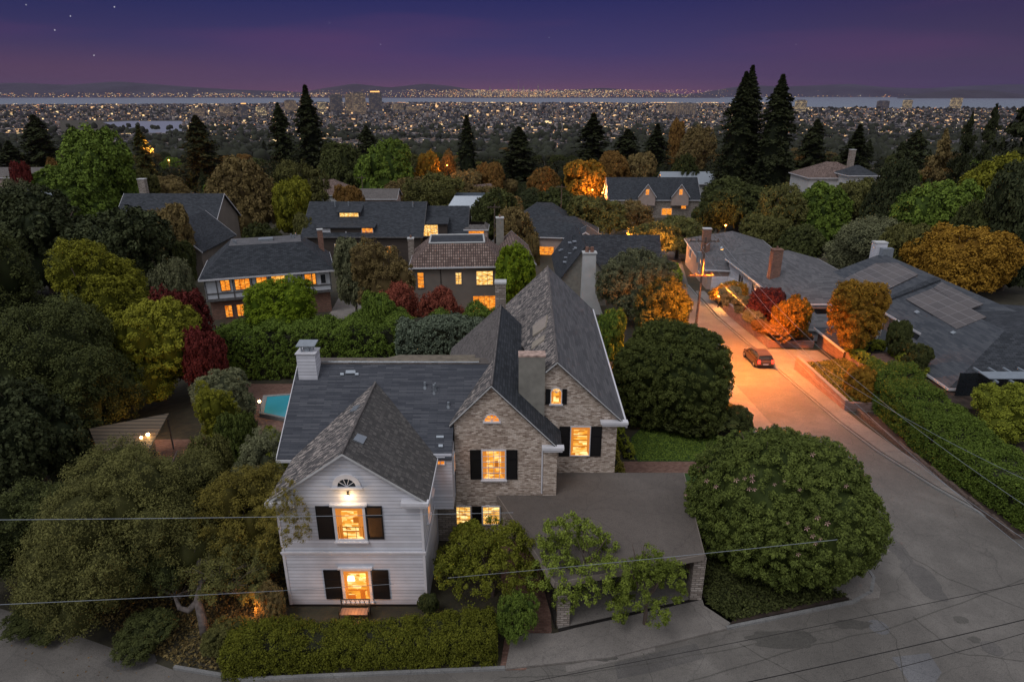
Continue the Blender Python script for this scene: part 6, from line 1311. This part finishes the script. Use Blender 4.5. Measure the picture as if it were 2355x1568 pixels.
groundcover('ground_ivy', [(9.7, 25.9), (10.6, 24.75), (17.0, 26.4), (16.2, 27.1), (17.2, 29.9), (9.9, 29.9)], 'dark', 'dark ivy carpet under the big round corner tree', 15000, .075, lambda x, y: .1, 3)
groundcover('leaf_litter', [(-20, 24.6), (-15.1, 22.2), (-12.6, 21.8), (-11.3, 25.6), (-11.3, 30), (-24, 31), (-26, 27)], 'brownish', 'brown leaf litter and low plants under the left oak', 16000, .07, lambda x, y: .0, 4)
groundcover('grass', [(9.05, 40.7), (13.5, 40.7), (15.5, 42.5), (16.2, 44.5), (15.4, 46.1), (10.4, 46.1), (9.3, 44.5), (8.9, 42.5)], 'green', 'short green grass of the small lawn behind the carport', 16000, .05, lambda x, y: gz(y)+.02, 5, .08)
groundcover('low_planting', [(6.6, 33.6), (8.0, 33.6), (7.4, 40), (6.9, 44), (6.6, 44)], 'ivy', 'golden planting strip between the brick house wall and the path', 5000, .08, lambda x, y: gz(y), 6, .4)
groundcover('fallen_leaves', [(-50, 10), (-12, 20.9), (-15.1, 21.9), (-21.3, 24.1), (-40, 29)], 'rust', 'scattered fallen leaves on the asphalt at the lower left', 500, .05, lambda x, y: .012, 7, .01)
# ------------------------------------------------------------------ the city
rgc = np.random.default_rng(17)
def boxes_mesh(name, x, y, z, w, d, h, mi, mats, rot=None):
    n = len(x); c = np.array([[-1, -1], [1, -1], [1, 1], [-1, 1]])*.5
    if rot is None: rot = rgc.random(n)*1.57
    px = c[None, :, 0]*w[:, None]; py = c[None, :, 1]*d[:, None]; ca, sa = np.cos(rot)[:, None], np.sin(rot)[:, None]
    X_ = x[:, None]+px*ca-py*sa; Y_ = y[:, None]+px*sa+py*ca
    lo = np.stack([X_, Y_, np.repeat(z[:, None], 4, 1)], 2); hi = lo.copy(); hi[:, :, 2] += h[:, None]
    v = np.concatenate([lo, hi], 1).reshape(-1, 3).astype(np.float32)
    fb = np.array([[4, 5, 6, 7], [0, 1, 5, 4], [1, 2, 6, 5], [2, 3, 7, 6], [3, 0, 4, 7]]); f = (fb[None]+np.arange(n)[:, None, None]*8).reshape(-1).astype(np.int32)
    me = bpy.data.meshes.new(name); me.vertices.add(len(v)); me.vertices.foreach_set('co', v.reshape(-1)); me.loops.add(len(f)); me.loops.foreach_set('vertex_index', f)
    k = n*5; me.polygons.add(k); me.polygons.foreach_set('loop_start', np.arange(k, dtype=np.int32)*4); me.polygons.foreach_set('loop_total', np.full(k, 4, np.int32))
    for m_ in mats: me.materials.append(m_)
    if mi.ndim == 1: mi = np.repeat(mi, 5)
    me.polygons.foreach_set('material_index', mi.astype(np.int32)); me.update(calc_edges=True)
    o = bpy.data.objects.new(name, me); col.objects.link(o); return o
def vy(v, z):   # distance at which a point of height z shows on pixel row v
    b = (784-v)/F; s = -(-ST+b*CT)/(CT+b*ST); return (H-z)/s
def simple(name, c, rough=.9):
    m, nt, b = newmat(name); b.inputs['Base Color'].default_value = c4(c); b.inputs['Roughness'].default_value = rough; return m
cm = [simple('city_pale', (.30, .26, .24)), simple('city_grey', (.13, .125, .13)), simple('city_dark', (.035, .035, .04)), simple('city_tan', (.20, .14, .105)), emit('city_lit_warm', (.85, .50, .22), .8), emit('city_lit_gold', (1, .72, .34), .9)]
n = 75000; v = 236+(rgc.random(n)**1.05)*112; u = rgc.random(n)*2700-170
yy = np.array([vy(a, -99) for a in v]); yy = np.minimum(yy, np.where(u > 1700, 5600+rgc.random(n)*150, np.where(u < 680, 7600, 8300))); zz = np.array([gz(a) for a in yy])
yy = np.where(zz > -99, np.array([vy(a, gz(min(b, 1500))+3) for a, b in zip(v, yy)]), yy); zz = np.array([gz(a) for a in yy]); xx = (u-1177)/F*yy*1.055
lk = (u > 238) & (u < 495) & (v > 277) & (v < 309); ok = ~lk & (yy > 620) & ~((u < 680) & (v < 239)) & ~((u > 1700) & (v < 247)); xx, yy, zz, u, v = xx[ok], yy[ok], zz[ok], u[ok], v[ok]; n = len(xx)
den = np.exp(-((u-1000)/620)**2)*np.clip((yy-1500)/2500, 0, 1)
w = np.maximum(8, yy*.0022)*(.4+1.3*rgc.random(n)**1.5); d = w*(.5+.8*rgc.random(n)); h = (3+4*rgc.random(n))*(1+den*rgc.random(n)*1.8)*np.clip(yy/2600, .9, 1.7)
wall = rgc.choice([0, 1, 2, 3, 4, 5], size=n, p=[.13, .26, .38, .19, .03, .01]); top = rgc.choice([0, 1, 2, 3], size=n, p=[.07, .27, .54, .12])
mi = np.stack([top, wall, wall, wall, wall], 1).reshape(-1)
o = boxes_mesh('city_blocks', xx, yy, zz-1, w, d, h+1, mi, cm); tag(o, 'dense carpet of thousands of small city buildings stretching to the bay', 'city', kind='stuff')
# dark street trees between them
n = 11000; v = 248+rgc.random(n)**.8*100; u = rgc.random(n)*2700-170; yy = np.array([vy(a, -98) for a in v]); zz = np.array([gz(a) for a in yy]); yy = np.where(zz > -97, np.array([vy(a, gz(min(b, 1500))+5) for a, b in zip(v, yy)]), yy)
ok = (yy > 620) & (yy < 6300) & ~((u > 225) & (u < 510) & (v > 274) & (v < 316)); yy, u = yy[ok], u[ok]; n = len(yy); zz = np.array([gz(a) for a in yy]); xx = (u-1177)/F*yy*1.055
iv, if_ = ico(1); s = np.maximum(5, yy*.0022)*(.4+.9*rgc.random(n)); hh = s*(.7+.6*rgc.random(n))
V = (iv[None]*(1+.35*rgc.random((n, len(iv), 1)))*np.stack([s, s, hh], 1)[:, None, :]+np.stack([xx, yy, zz+hh*.6], 1)[:, None, :]).reshape(-1, 3).astype(np.float32)
Fc = (if_[None]+np.arange(n)[:, None, None]*len(iv)).reshape(-1).astype(np.int32); me = bpy.data.meshes.new('distant_trees'); me.vertices.add(len(V)); me.vertices.foreach_set('co', V.reshape(-1)); me.loops.add(len(Fc)); me.loops.foreach_set('vertex_index', Fc)
k = n*len(if_); me.polygons.add(k); me.polygons.foreach_set('loop_start', np.arange(k, dtype=np.int32)*3); me.polygons.foreach_set('loop_total', np.full(k, 3, np.int32)); me.materials.append(plain('distant_foliage', (.025, .028, .02), .9, .4, .01)); me.update(calc_edges=True)
o = bpy.data.objects.new('distant_trees', me); col.objects.link(o); tag(o, 'dark far-off trees scattered all through the city', 'trees', kind='stuff')
# the far end of the wood, one leafy mass
rgw = np.random.default_rng(31); lb = []
for i in range(620):
    y = 320*math.exp(rgw.random()*1.15); x = (rgw.random()*2-1)*.9*y; r = 3.5+4*rgw.random(); lb.append((x, y, gz(y)+r*.8, r, r, r*(.9+.5*rgw.random())))
o = bpy.data.objects.new('far_wood', crown('far_wood', 5, lb, 16000, 9, 1.5, .75, 1., leafmat('leaves_far', (.012, .015, .009), (.055, .06, .026), (.10, .06, .025)), core=.85, loose=.5)); col.objects.link(o); tag(o, 'far dark wood that reads as one mass between the slope trees and the city', 'wood', kind='stuff')
# big garden trees between the nearer city houses
lb = []
while len(lb) < 2600:
    y = 850*math.exp(rgw.random()*1.15); x = (rgw.random()*2-1)*.85*y
    if noise.noise(Vector((x/170, y/170, 3)))+.25*noise.noise(Vector((x/45, y/45, 7))) < -.02: continue
    r = 4.5+5.5*rgw.random(); lb.append((x, y, gz(y)+r*.8, r, r, r*(.8+.8*rgw.random())))
lb = np.array(lb); iv2, if2 = ico(2); n = len(lb)
V = (iv2[None]*(1+.45*(rgw.random((n, len(iv2), 1))-.3))*lb[:, None, 3:]+lb[:, None, :3]).reshape(-1, 3).astype(np.float32); Fc = (if2[None]+np.arange(n)[:, None, None]*len(iv2)).reshape(-1).astype(np.int32)
me = bpy.data.meshes.new('city_trees'); me.vertices.add(len(V)); me.vertices.foreach_set('co', V.reshape(-1)); me.loops.add(len(Fc)); me.loops.foreach_set('vertex_index', Fc); k = n*len(if2)
me.polygons.add(k); me.polygons.foreach_set('loop_start', np.arange(k, dtype=np.int32)*3); me.polygons.foreach_set('loop_total', np.full(k, 3, np.int32)); me.materials.append(plain('city_tree_foliage', (.028, .032, .018), .9, .5, .03)); me.update(calc_edges=True)
o = bpy.data.objects.new('city_trees', me); col.objects.link(o); tag(o, 'clumps of dark garden trees between the nearest city houses', 'trees', kind='stuff')
rgk = random.Random(77)
for i in range(15):
    y = 430*math.exp(rgk.random()*1.1); x = rgk.uniform(-.8, .8)*y; h = rgk.uniform(16, 30)
    e = empty('far_conifer', (x, y, gz(y)), rgk.random()*6, 'dark conifer standing out against the near city lights', 'tree', 'lone conifers before the city'); r = h*rgk.uniform(.24, .36); e.scale = (r, r, h); s = rgk.randrange(5)
    q_ = bpy.data.objects.new('crown', proto(('conifer', s), lambda: PK['conifer'](s))); col.objects.link(q_); q_.parent = e
# lamps of the city: small glowing fittings, several tints
lm_ = [emit('far_light_gold', (1, .62, .22), 1.2), emit('far_light_orange', (1, .33, .09), 1.3), emit('far_light_white', (1, .84, .55), 1.2), emit('far_light_dim', (.6, .36, .15), .7)]
def lights(name, label, n, us, vs, zb, p, size, seed, ymax=9e9):
    rg = np.random.default_rng(seed); u = us(rg, n); v = vs(rg, n); yy = np.minimum(np.array([vy(a, zb) for a in v]), ymax)
    zz = np.array([gz(a) for a in yy]) if zb > -99.5 else np.full(n, -100.)
    near_ = zz > -97
    if near_.any(): yy = np.where(near_, np.array([vy(a, gz(min(b, 1500))+8) for a, b in zip(v, yy)]), yy); zz = np.array([gz(a) for a in yy])
    lk = (u > 238) & (u < 495) & (v > 279) & (v < 308); lk |= ((u < 680) & (v < 239.5)) | ((u > 1700) & (v < 248)); xw = u*yy/F; lk |= np.array([noise.noise(Vector((a/330, b/420, 5.5)))+.5*noise.noise(Vector((a/110, b/140, 1.5))) for a, b in zip(xw, yy)]) < -.06+.1*rg.random(n); yy, u, zz = yy[~lk], u[~lk], zz[~lk]; n = len(yy)
    s = yy*size*(.5+.9*rg.random(n)); x = (u-1177)/F*yy*1.055
    o = boxes_mesh(name, x, yy, zz+6, s*1.2, s, s*.8, rg.choice(4, size=n, p=p), lm_); return tag(o, label, 'city lights', kind='stuff')
U = lambda rg, n: rg.random(n)*2700-170
UC = lambda rg, n: rg.normal(size=n)*430+1120
lights('city_lights', 'countless warm street and window lights across the near city', 12000, U, lambda rg, n: 238+rg.random(n)**1.5*100, -94, [.35, .25, .15, .25], .00052, 1, 8300)
lights('city_lights', 'dense golden lights of the central flats towards the bay', 16000, UC, lambda rg, n: 232+rg.random(n)**1.6*40, -96, [.5, .15, .2, .15], .00050, 2, 9200)
# far shore and the peninsula city across the water
def shore(name, label, n, us, v0, v1, seed, size=.00042, p=(.45, .1, .15, .3)):
    rg = np.random.default_rng(seed); u = us(rg, n); y = rg.uniform(18600, 19600, n); v = v0+(v1-v0)*rg.random(n); z = np.array([ony(1177, a, 1.).z for a in v]); z = H+(z-H)*y; s = y*size*(.5+rg.random(n))
    z = np.maximum(z, -99); x = (u-1177)/F*y*1.06
    o = boxes_mesh(name, x, y, z, s*1.2, s, s*.8, rg.choice(4, size=n, p=list(p)), lm_); return tag(o, label, 'city lights', kind='stuff')
shore('peninsula_lights', 'mass of golden lights of the big city across the bay', 2600, lambda rg, n: rg.normal(size=n)*170+1230, 207, 224, 4)
shore('shore_lights', 'string of golden lights along the far left shore of the bay', 700, lambda rg, n: rg.random(n)**.6*900-20, 215, 224, 5, .0005)
shore('shore_lights', 'thin string of lights along the far right shore', 150, lambda rg, n: 1600+rg.random(n)*760, 219, 224, 6, .0005)
rg = np.random.default_rng(8)
# port and airport lights on the near shore, towers
def facade(name, c, litc, k, bw, bh, dens=.5):
    m, nt, b = newmat(name); uv = N(nt, 'ShaderNodeUVMap'); br = N(nt, 'ShaderNodeTexBrick'); br.offset = 0; nt.links.new(uv.outputs[0], br.inputs['Vector'])
    br.inputs['Scale'].default_value = 1; br.inputs['Brick Width'].default_value = bw; br.inputs['Row Height'].default_value = bh; br.inputs['Mortar Size'].default_value = bh*.22; br.inputs['Color1'].default_value = (0, 0, 0, 1); br.inputs['Color2'].default_value = (1, 1, 1, 1); br.inputs['Mortar'].default_value = (0, 0, 0, 1)
    r = ramp(nt, [(dens, (0, 0, 0)), (min(.999, dens+.2), litc)], br.outputs['Color']); b.inputs['Base Color'].default_value = c4(c); nt.links.new(r.outputs[0], b.inputs['Emission Color']); b.inputs['Emission Strength'].default_value = k; b.inputs['Roughness'].default_value = .5; return m
FA = [facade('tower_dark', (.10, .10, .12), (.5, .36, .2), .25, 9, 6, .6), facade('tower_tan', (.20, .165, .14), (.75, .5, .25), .35, 8, 6, .5), facade('tower_lit', (.22, .19, .16), (.9, .65, .3), .7, 9, 7, .45)]
def tower(u, vt, vb, w, mat, label, cat='tower', crown_=None, name='city_tower', group=None, rib=False):
    y = vy(vb, -100); zt = ony(u, vt, y).z; d = y*CT+(H+60)*ST; x = (u-1177)/F*d; ww = w/F*d
    e = empty(name, (x, y, -100), R(20), label, cat, group); m = MB(); h = zt+100
    m.box(-ww*.42, ww*.42, -ww*.3, ww*.3, 0, h); m.build('facade', FA[mat], e)
    m = MB(); m.box(-ww*.3, ww*.3, -ww*.2, ww*.2, h+.05, h+h*.06); m.build('roof_plant', FA[0] if crown_ is None else crown_, e)
    if rib:
        m = MB()
        for i in range(11): m.box(-ww*.42+i*ww*.084-ww*.012, -ww*.42+i*ww*.084+ww*.012, -ww*.3-3, -ww*.3-.1, 0, h*.98)
        m.build('facade_ribs', cm[0], e)
oc = emit('lit_crown', (1, .5, .15), 1.2)
for a in [(774, 220, 264, 32, 0, 'dark glass tower, leftmost of the three tall downtown towers'), (806, 218, 266, 24, 1, 'brown tower in the middle of downtown, left slab'), (826, 215, 268, 34, 1, 'brown tower in the middle of downtown, right slab'), (864, 213, 262, 32, 0, 'dark grey tower with a lit top band, rightmost of the downtown towers', 'tower', oc),
          (562, 240, 278, 18, 0, 'slim dark tower with an orange lit top left of the tall conifers', 'tower', oc), (1565, 239, 267, 64, 1, 'wide ribbed apartment slab left of the redwoods', 'apartment block', None, 'apartment_block', None, True), (1840, 232, 262, 25, 2, 'lit tower standing alone right of the redwoods'), (2030, 233, 252, 26, 0, 'grey waterfront tower on the right'),
          (2086, 231, 252, 20, 2, 'short lit waterfront tower between two others'), (2197, 226, 253, 24, 2, 'golden lit stepped tower on the far right shore'), (520, 246, 272, 34, 1, 'broad brown block left of the slim dark tower', 'apartment block', None, 'apartment_block'), (668, 232, 262, 30, 1, 'brown block half hidden behind the tallest conifer', 'apartment block', None, 'apartment_block'),
          (915, 240, 262, 26, 1, 'mid-height brown block right of the downtown towers', 'apartment block', None, 'apartment_block'), (700, 226, 262, 20, 1, 'tall slim brown tower behind the tallest conifer'), (600, 247, 272, 26, 2, 'lit mid-rise block between the slim dark tower and the slimmer conifer', 'apartment block', None, 'apartment_block'), (950, 246, 264, 34, 1, 'low wide brown block right of downtown', 'apartment block', None, 'apartment_block'), (740, 236, 262, 22, 2, 'lit mid-rise just left of the dark glass tower'), (455, 250, 272, 30, 1, 'brown mid-rise block above the lake', 'apartment block', None, 'apartment_block')]: tower(*a)
# skyline across the bay
for i, (u, vt, w) in enumerate([(1132, 199, 7), (1150, 204, 6), (1163, 203, 7), (1176, 201, 6), (1190, 184, 6), (1200, 198, 7), (1212, 202, 6), (1230, 193, 5), (1242, 203, 7), (1256, 205, 7), (1270, 203, 6), (1112, 206, 8)]):
    y = 18900; zt = ony(u, vt, y).z; x = (u-1177)/F*y*1.06; ww = w/F*y*.55; e = empty('skyscraper', (x, y, -100), 0, ['tapering pyramid skyscraper, tallest of the skyline across the bay', 'thin spire tower on the left of the skyline across the bay', 'slim lit tower right of the tallest one in the skyline across the bay'][0 if u == 1190 else 1 if u == 1132 else 2] if u in (1190, 1132, 1230) else 'lit high-rise in the skyline across the bay', 'skyscraper', 'skyline across the bay')
    m = MB(); h = zt+100
    k = .15 if u == 1190 else .8
    m.hexa([(-ww/2, -ww/2, 0), (ww/2, -ww/2, 0), (ww/2, ww/2, 0), (-ww/2, ww/2, 0)], [(-ww/2*k, -ww/2*k, h*.86), (ww/2*k, -ww/2*k, h*.86), (ww/2*k, ww/2*k, h*.86), (-ww/2*k, ww/2*k, h*.86)])
    m.hexa([(-ww/5, -ww/5, h*.86), (ww/5, -ww/5, h*.86), (ww/5, ww/5, h*.86), (-ww/5, ww/5, h*.86)], [(-5, -5, h), (5, -5, h), (5, 5, h), (-5, 5, h)])
    m.build('facade', facade('skyscraper_facade', (.2, .17, .15), (.85, .62, .33), .55, 45, 30, .4) if i == 0 else bpy.data.materials['skyscraper_facade'], e)
# small houses on the slope between the wood and the city
rg = random.Random(5); proto_h = []
for s_ in range(4):
    wm = walls(14, 9, -4, 4.5, 'x', 7.4); rm, fm = roof_gable(14, 9, 4.5, 7.5, 'x', .5); wo = wm.build('wall', M[['stucco_white', 'tan', 'stucco', 'tudor'][s_]]); ro = rm.build('roof', M[['shingle_dark', 'shingle_mid', 'tile', 'shingle_grey'][s_]])
    lw_ = MB()
    for x in (-4.5, 0, 4.2): lw_.poly([(x-.9, -4.54, 1.4), (x+.9, -4.54, 1.4), (x+.9, -4.54, 3.0), (x-.9, -4.54, 3.0)])
    wi = lw_.build('windows', M[['lit2', 'glass_dark', 'lit1', 'glass_dark'][s_]]); proto_h.append((wo, ro, wi))
for i in range(90):
    y = 230*math.exp(rg.random()*1.25); x = rg.uniform(-.84, .84)*y
    if 20 < x < 42 and y < 330: continue
    t_ = proto_h[i % 4]; e = empty('hillside_house', (x, y, gz(y)), rg.uniform(-.7, .7), ['small pale house with a dark roof and lit windows among the slope trees', 'small tan house with a grey roof among the slope trees', 'small grey house with a tiled roof and lit windows among the slope trees', 'small pale grey house with a brownish roof among the slope trees'][i % 4], 'house', 'small houses on the wooded slope, kind '+'abcd'[i % 4])
    for q in t_: c = q.copy(); c.parent = e; col.objects.link(c)
for t_ in proto_h:
    for q in t_: bpy.data.objects.remove(q)
# glowing street lamps in the middle distance
def streetlamp(u, v, y, e_, label, c=(1, .36, .08), h=None):
    q = ony(u, v, y); g = gz(y); h = max(3.0, q.z-g) if h is None else h
    e = empty('street_lamp', (q.x, y, g), 0, label, 'street lamp')
    m = MB(); m.tube([(0, 0, 0), (0, 0, h)], .07, 6); m.build('post', M['iron'], e); m = MB(); m.tube([(0, 0, h), (0, 0, h+.16), (0, 0, h+.3)], [.14, .24, .05], 8); m.build('lantern', emit('sodium_lantern', (1, .40, .08), 8), e)
    lamp(q.x, y-.4, g+h+.6, e_, c, .3)
streetlamp(1362, 438, 214, 5265, 'street lamp glowing inside the big orange tree')
streetlamp(1385, 445, 208, 3645, 'second street lamp glowing at the right foot of the big orange tree')
streetlamp(1440, 548, 128, 3645, 'street lamp glowing at the bend right of the garage house')
streetlamp(1510, 560, 120, 2835, 'street lamp behind the olive trees near the red car lights')
streetlamp(1668, 520, 138, 2835, 'lamp lighting the hedge behind the charcoal-roofed house')
streetlamp(1655, 668, 84.5, 1500, 'low lamp inside the glowing gold bush beyond the pole', h=1.6)
streetlamp(388, 370, 265, 15390, 'street lamp glowing red-orange between the dark conifers on the left')
streetlamp(352, 345, 320, 14175, 'farther street lamp glowing by the lake edge trees')
streetlamp(1028, 382, 236, 1944, 'street lamp glowing beside the reddish narrow tree')
streetlamp(1475, 470, 200, 3645, 'street lamp in front of the slate gabled house')
streetlamp(1855, 345, 300, 6075, 'lamp glowing by the pale roofs right of the redwoods')
# ------------------------------------------------------------------ sky and light
w_ = bpy.data.worlds.new('World'); sc.world = w_; w_.use_nodes = True; nt = w_.node_tree; bg = nt.nodes['Background']
tc = N(nt, 'ShaderNodeTexCoord'); sx = N(nt, 'ShaderNodeSeparateXYZ'); nt.links.new(tc.outputs['Generated'], sx.inputs[0])
def mrange(src, a, b, c=0., d=1., smooth=True):
    n_ = N(nt, 'ShaderNodeMapRange'); n_.interpolation_type = 'SMOOTHSTEP' if smooth else 'LINEAR'
    for k_, v_ in (('From Min', a), ('From Max', b), ('To Min', c), ('To Max', d)): n_.inputs[k_].default_value = v_
    nt.links.new(src, n_.inputs['Value']); return n_.outputs[0]
SKY = dict(h=(.195, .082, .128), m=(.046, .037, .135), t=(.017, .020, .108), ambient=(.50, .505, .55), edge=(.050, .036, .105))
band = ramp(nt, [(0, SKY['h']), (.16, SKY['h']), (.34, (.092, .050, .130)), (.55, SKY['m']), (1, SKY['t'])], mrange(sx.outputs[2], -.03, .118, smooth=False))
azi = mrange(sx.outputs[0], .1, .65); left = mrange(sx.outputs[0], -.62, -.1, 1, 0)
low = mix(nt, azi, band.outputs[0], ramp(nt, [(0, SKY['edge']), (.3, (.058, .042, .100)), (1, (.026, .020, .082))], mrange(sx.outputs[2], -.0, .118, smooth=False)).outputs[0])
low = mix(nt, left, low, ramp(nt, [(0, (.105, .056, .105)), (.25, (.090, .050, .105)), (.55, (.036, .032, .110)), (1, (.010, .018, .095))], mrange(sx.outputs[2], -.0, .118, smooth=False)).outputs[0])
nz = N(nt, 'ShaderNodeTexNoise', Scale=1.8, Detail=5.); mp = N(nt, 'ShaderNodeMapping'); mp.inputs['Scale'].default_value = (1, 1, 9); nt.links.new(tc.outputs['Generated'], mp.inputs[0]); nt.links.new(mp.outputs[0], nz.inputs['Vector'])
cl = ramp(nt, [(.52, (0, 0, 0)), (.75, (.45, .45, .45))], nz.outputs[0]); low = mix(nt, cl.outputs[0], low, (.11, .042, .125))
dome = mix(nt, mrange(sx.outputs[2], .16, .55), low, SKY['ambient'])
back = mix(nt, mrange(sx.outputs[2], -.02, .35), (.26, .235, .25), SKY['ambient'])
skyc = mix(nt, mrange(sx.outputs[1], -.25, .1, 1, 0), dome, back)
# a handful of stars
for k, (u, v) in enumerate([(263, 17), (162, 38), (126, 70), (216, 128), (757, 53), (875, 103), (1262, 87), (1830, 103), (60, 12)]):
    dv = ray(u, v).normalized(); vn = N(nt, 'ShaderNodeVectorMath', operation='DOT_PRODUCT'); vn.inputs[1].default_value = dv; nrmz = N(nt, 'ShaderNodeVectorMath', operation='NORMALIZE'); nt.links.new(tc.outputs['Generated'], nrmz.inputs[0]); nt.links.new(nrmz.outputs[0], vn.inputs[0])
    s_ = mrange(vn.outputs['Value'], 1-2.2e-7*(1 if k < 4 else .6), 1-1e-8, 0, 1 if k < 4 else .5); skyc = mix(nt, s_, skyc, (.8, .8, .9))
sk = N(nt, 'ShaderNodeTexSky'); sk.sky_type = 'NISHITA'; sk.sun_disc = False; sk.sun_elevation = R(-3); sk.sun_rotation = R(0)
skm = mix(nt, 1., skyc, mix(nt, .015, (0., 0., 0.), sk.outputs[0]), 'ADD')
nt.links.new(skm, bg.inputs['Color']); bg.inputs['Strength'].default_value = 1.0
sl = bpy.data.lights.new('sun', 'SUN'); sl.energy = 1.0; sl.angle = R(24); sl.color = (.97, .95, .98)
so = bpy.data.objects.new('sun', sl); col.objects.link(so); so.rotation_euler = (R(34), 0, R(-40))
HAZE = True
if HAZE:
    m = MB(); m.box(-24500, 24500, -300, 31500, -103, 520); o = m.build('haze', []) if False else m.build('haze', M['metal']); hm = bpy.data.materials.new('haze_air'); hm.use_nodes = True; n_ = hm.node_tree; n_.nodes.clear()
    ou = n_.nodes.new('ShaderNodeOutputMaterial'); pv_ = n_.nodes.new('ShaderNodeVolumePrincipled'); pv_.inputs['Color'].default_value = (.30, .23, .42, 1); pv_.inputs['Density'].default_value = 1.7e-5; n_.links.new(pv_.outputs[0], ou.inputs['Volume'])
    o.data.materials.clear(); o.data.materials.append(hm); o['kind'] = 'stuff'; o['label'] = 'thin violet dusk haze over the bay and city'; o['category'] = 'haze'
vs = sc.view_settings; vs.view_transform = 'Standard'; vs.look = 'None'; vs.gamma = 1; vs.exposure = 0.0; vs.use_curve_mapping = False
sc.cycles.volume_bounces = 0; sc.cycles.max_bounces = 5; sc.cycles.diffuse_bounces = 2; sc.cycles.glossy_bounces = 2; sc.cycles.use_light_tree = True
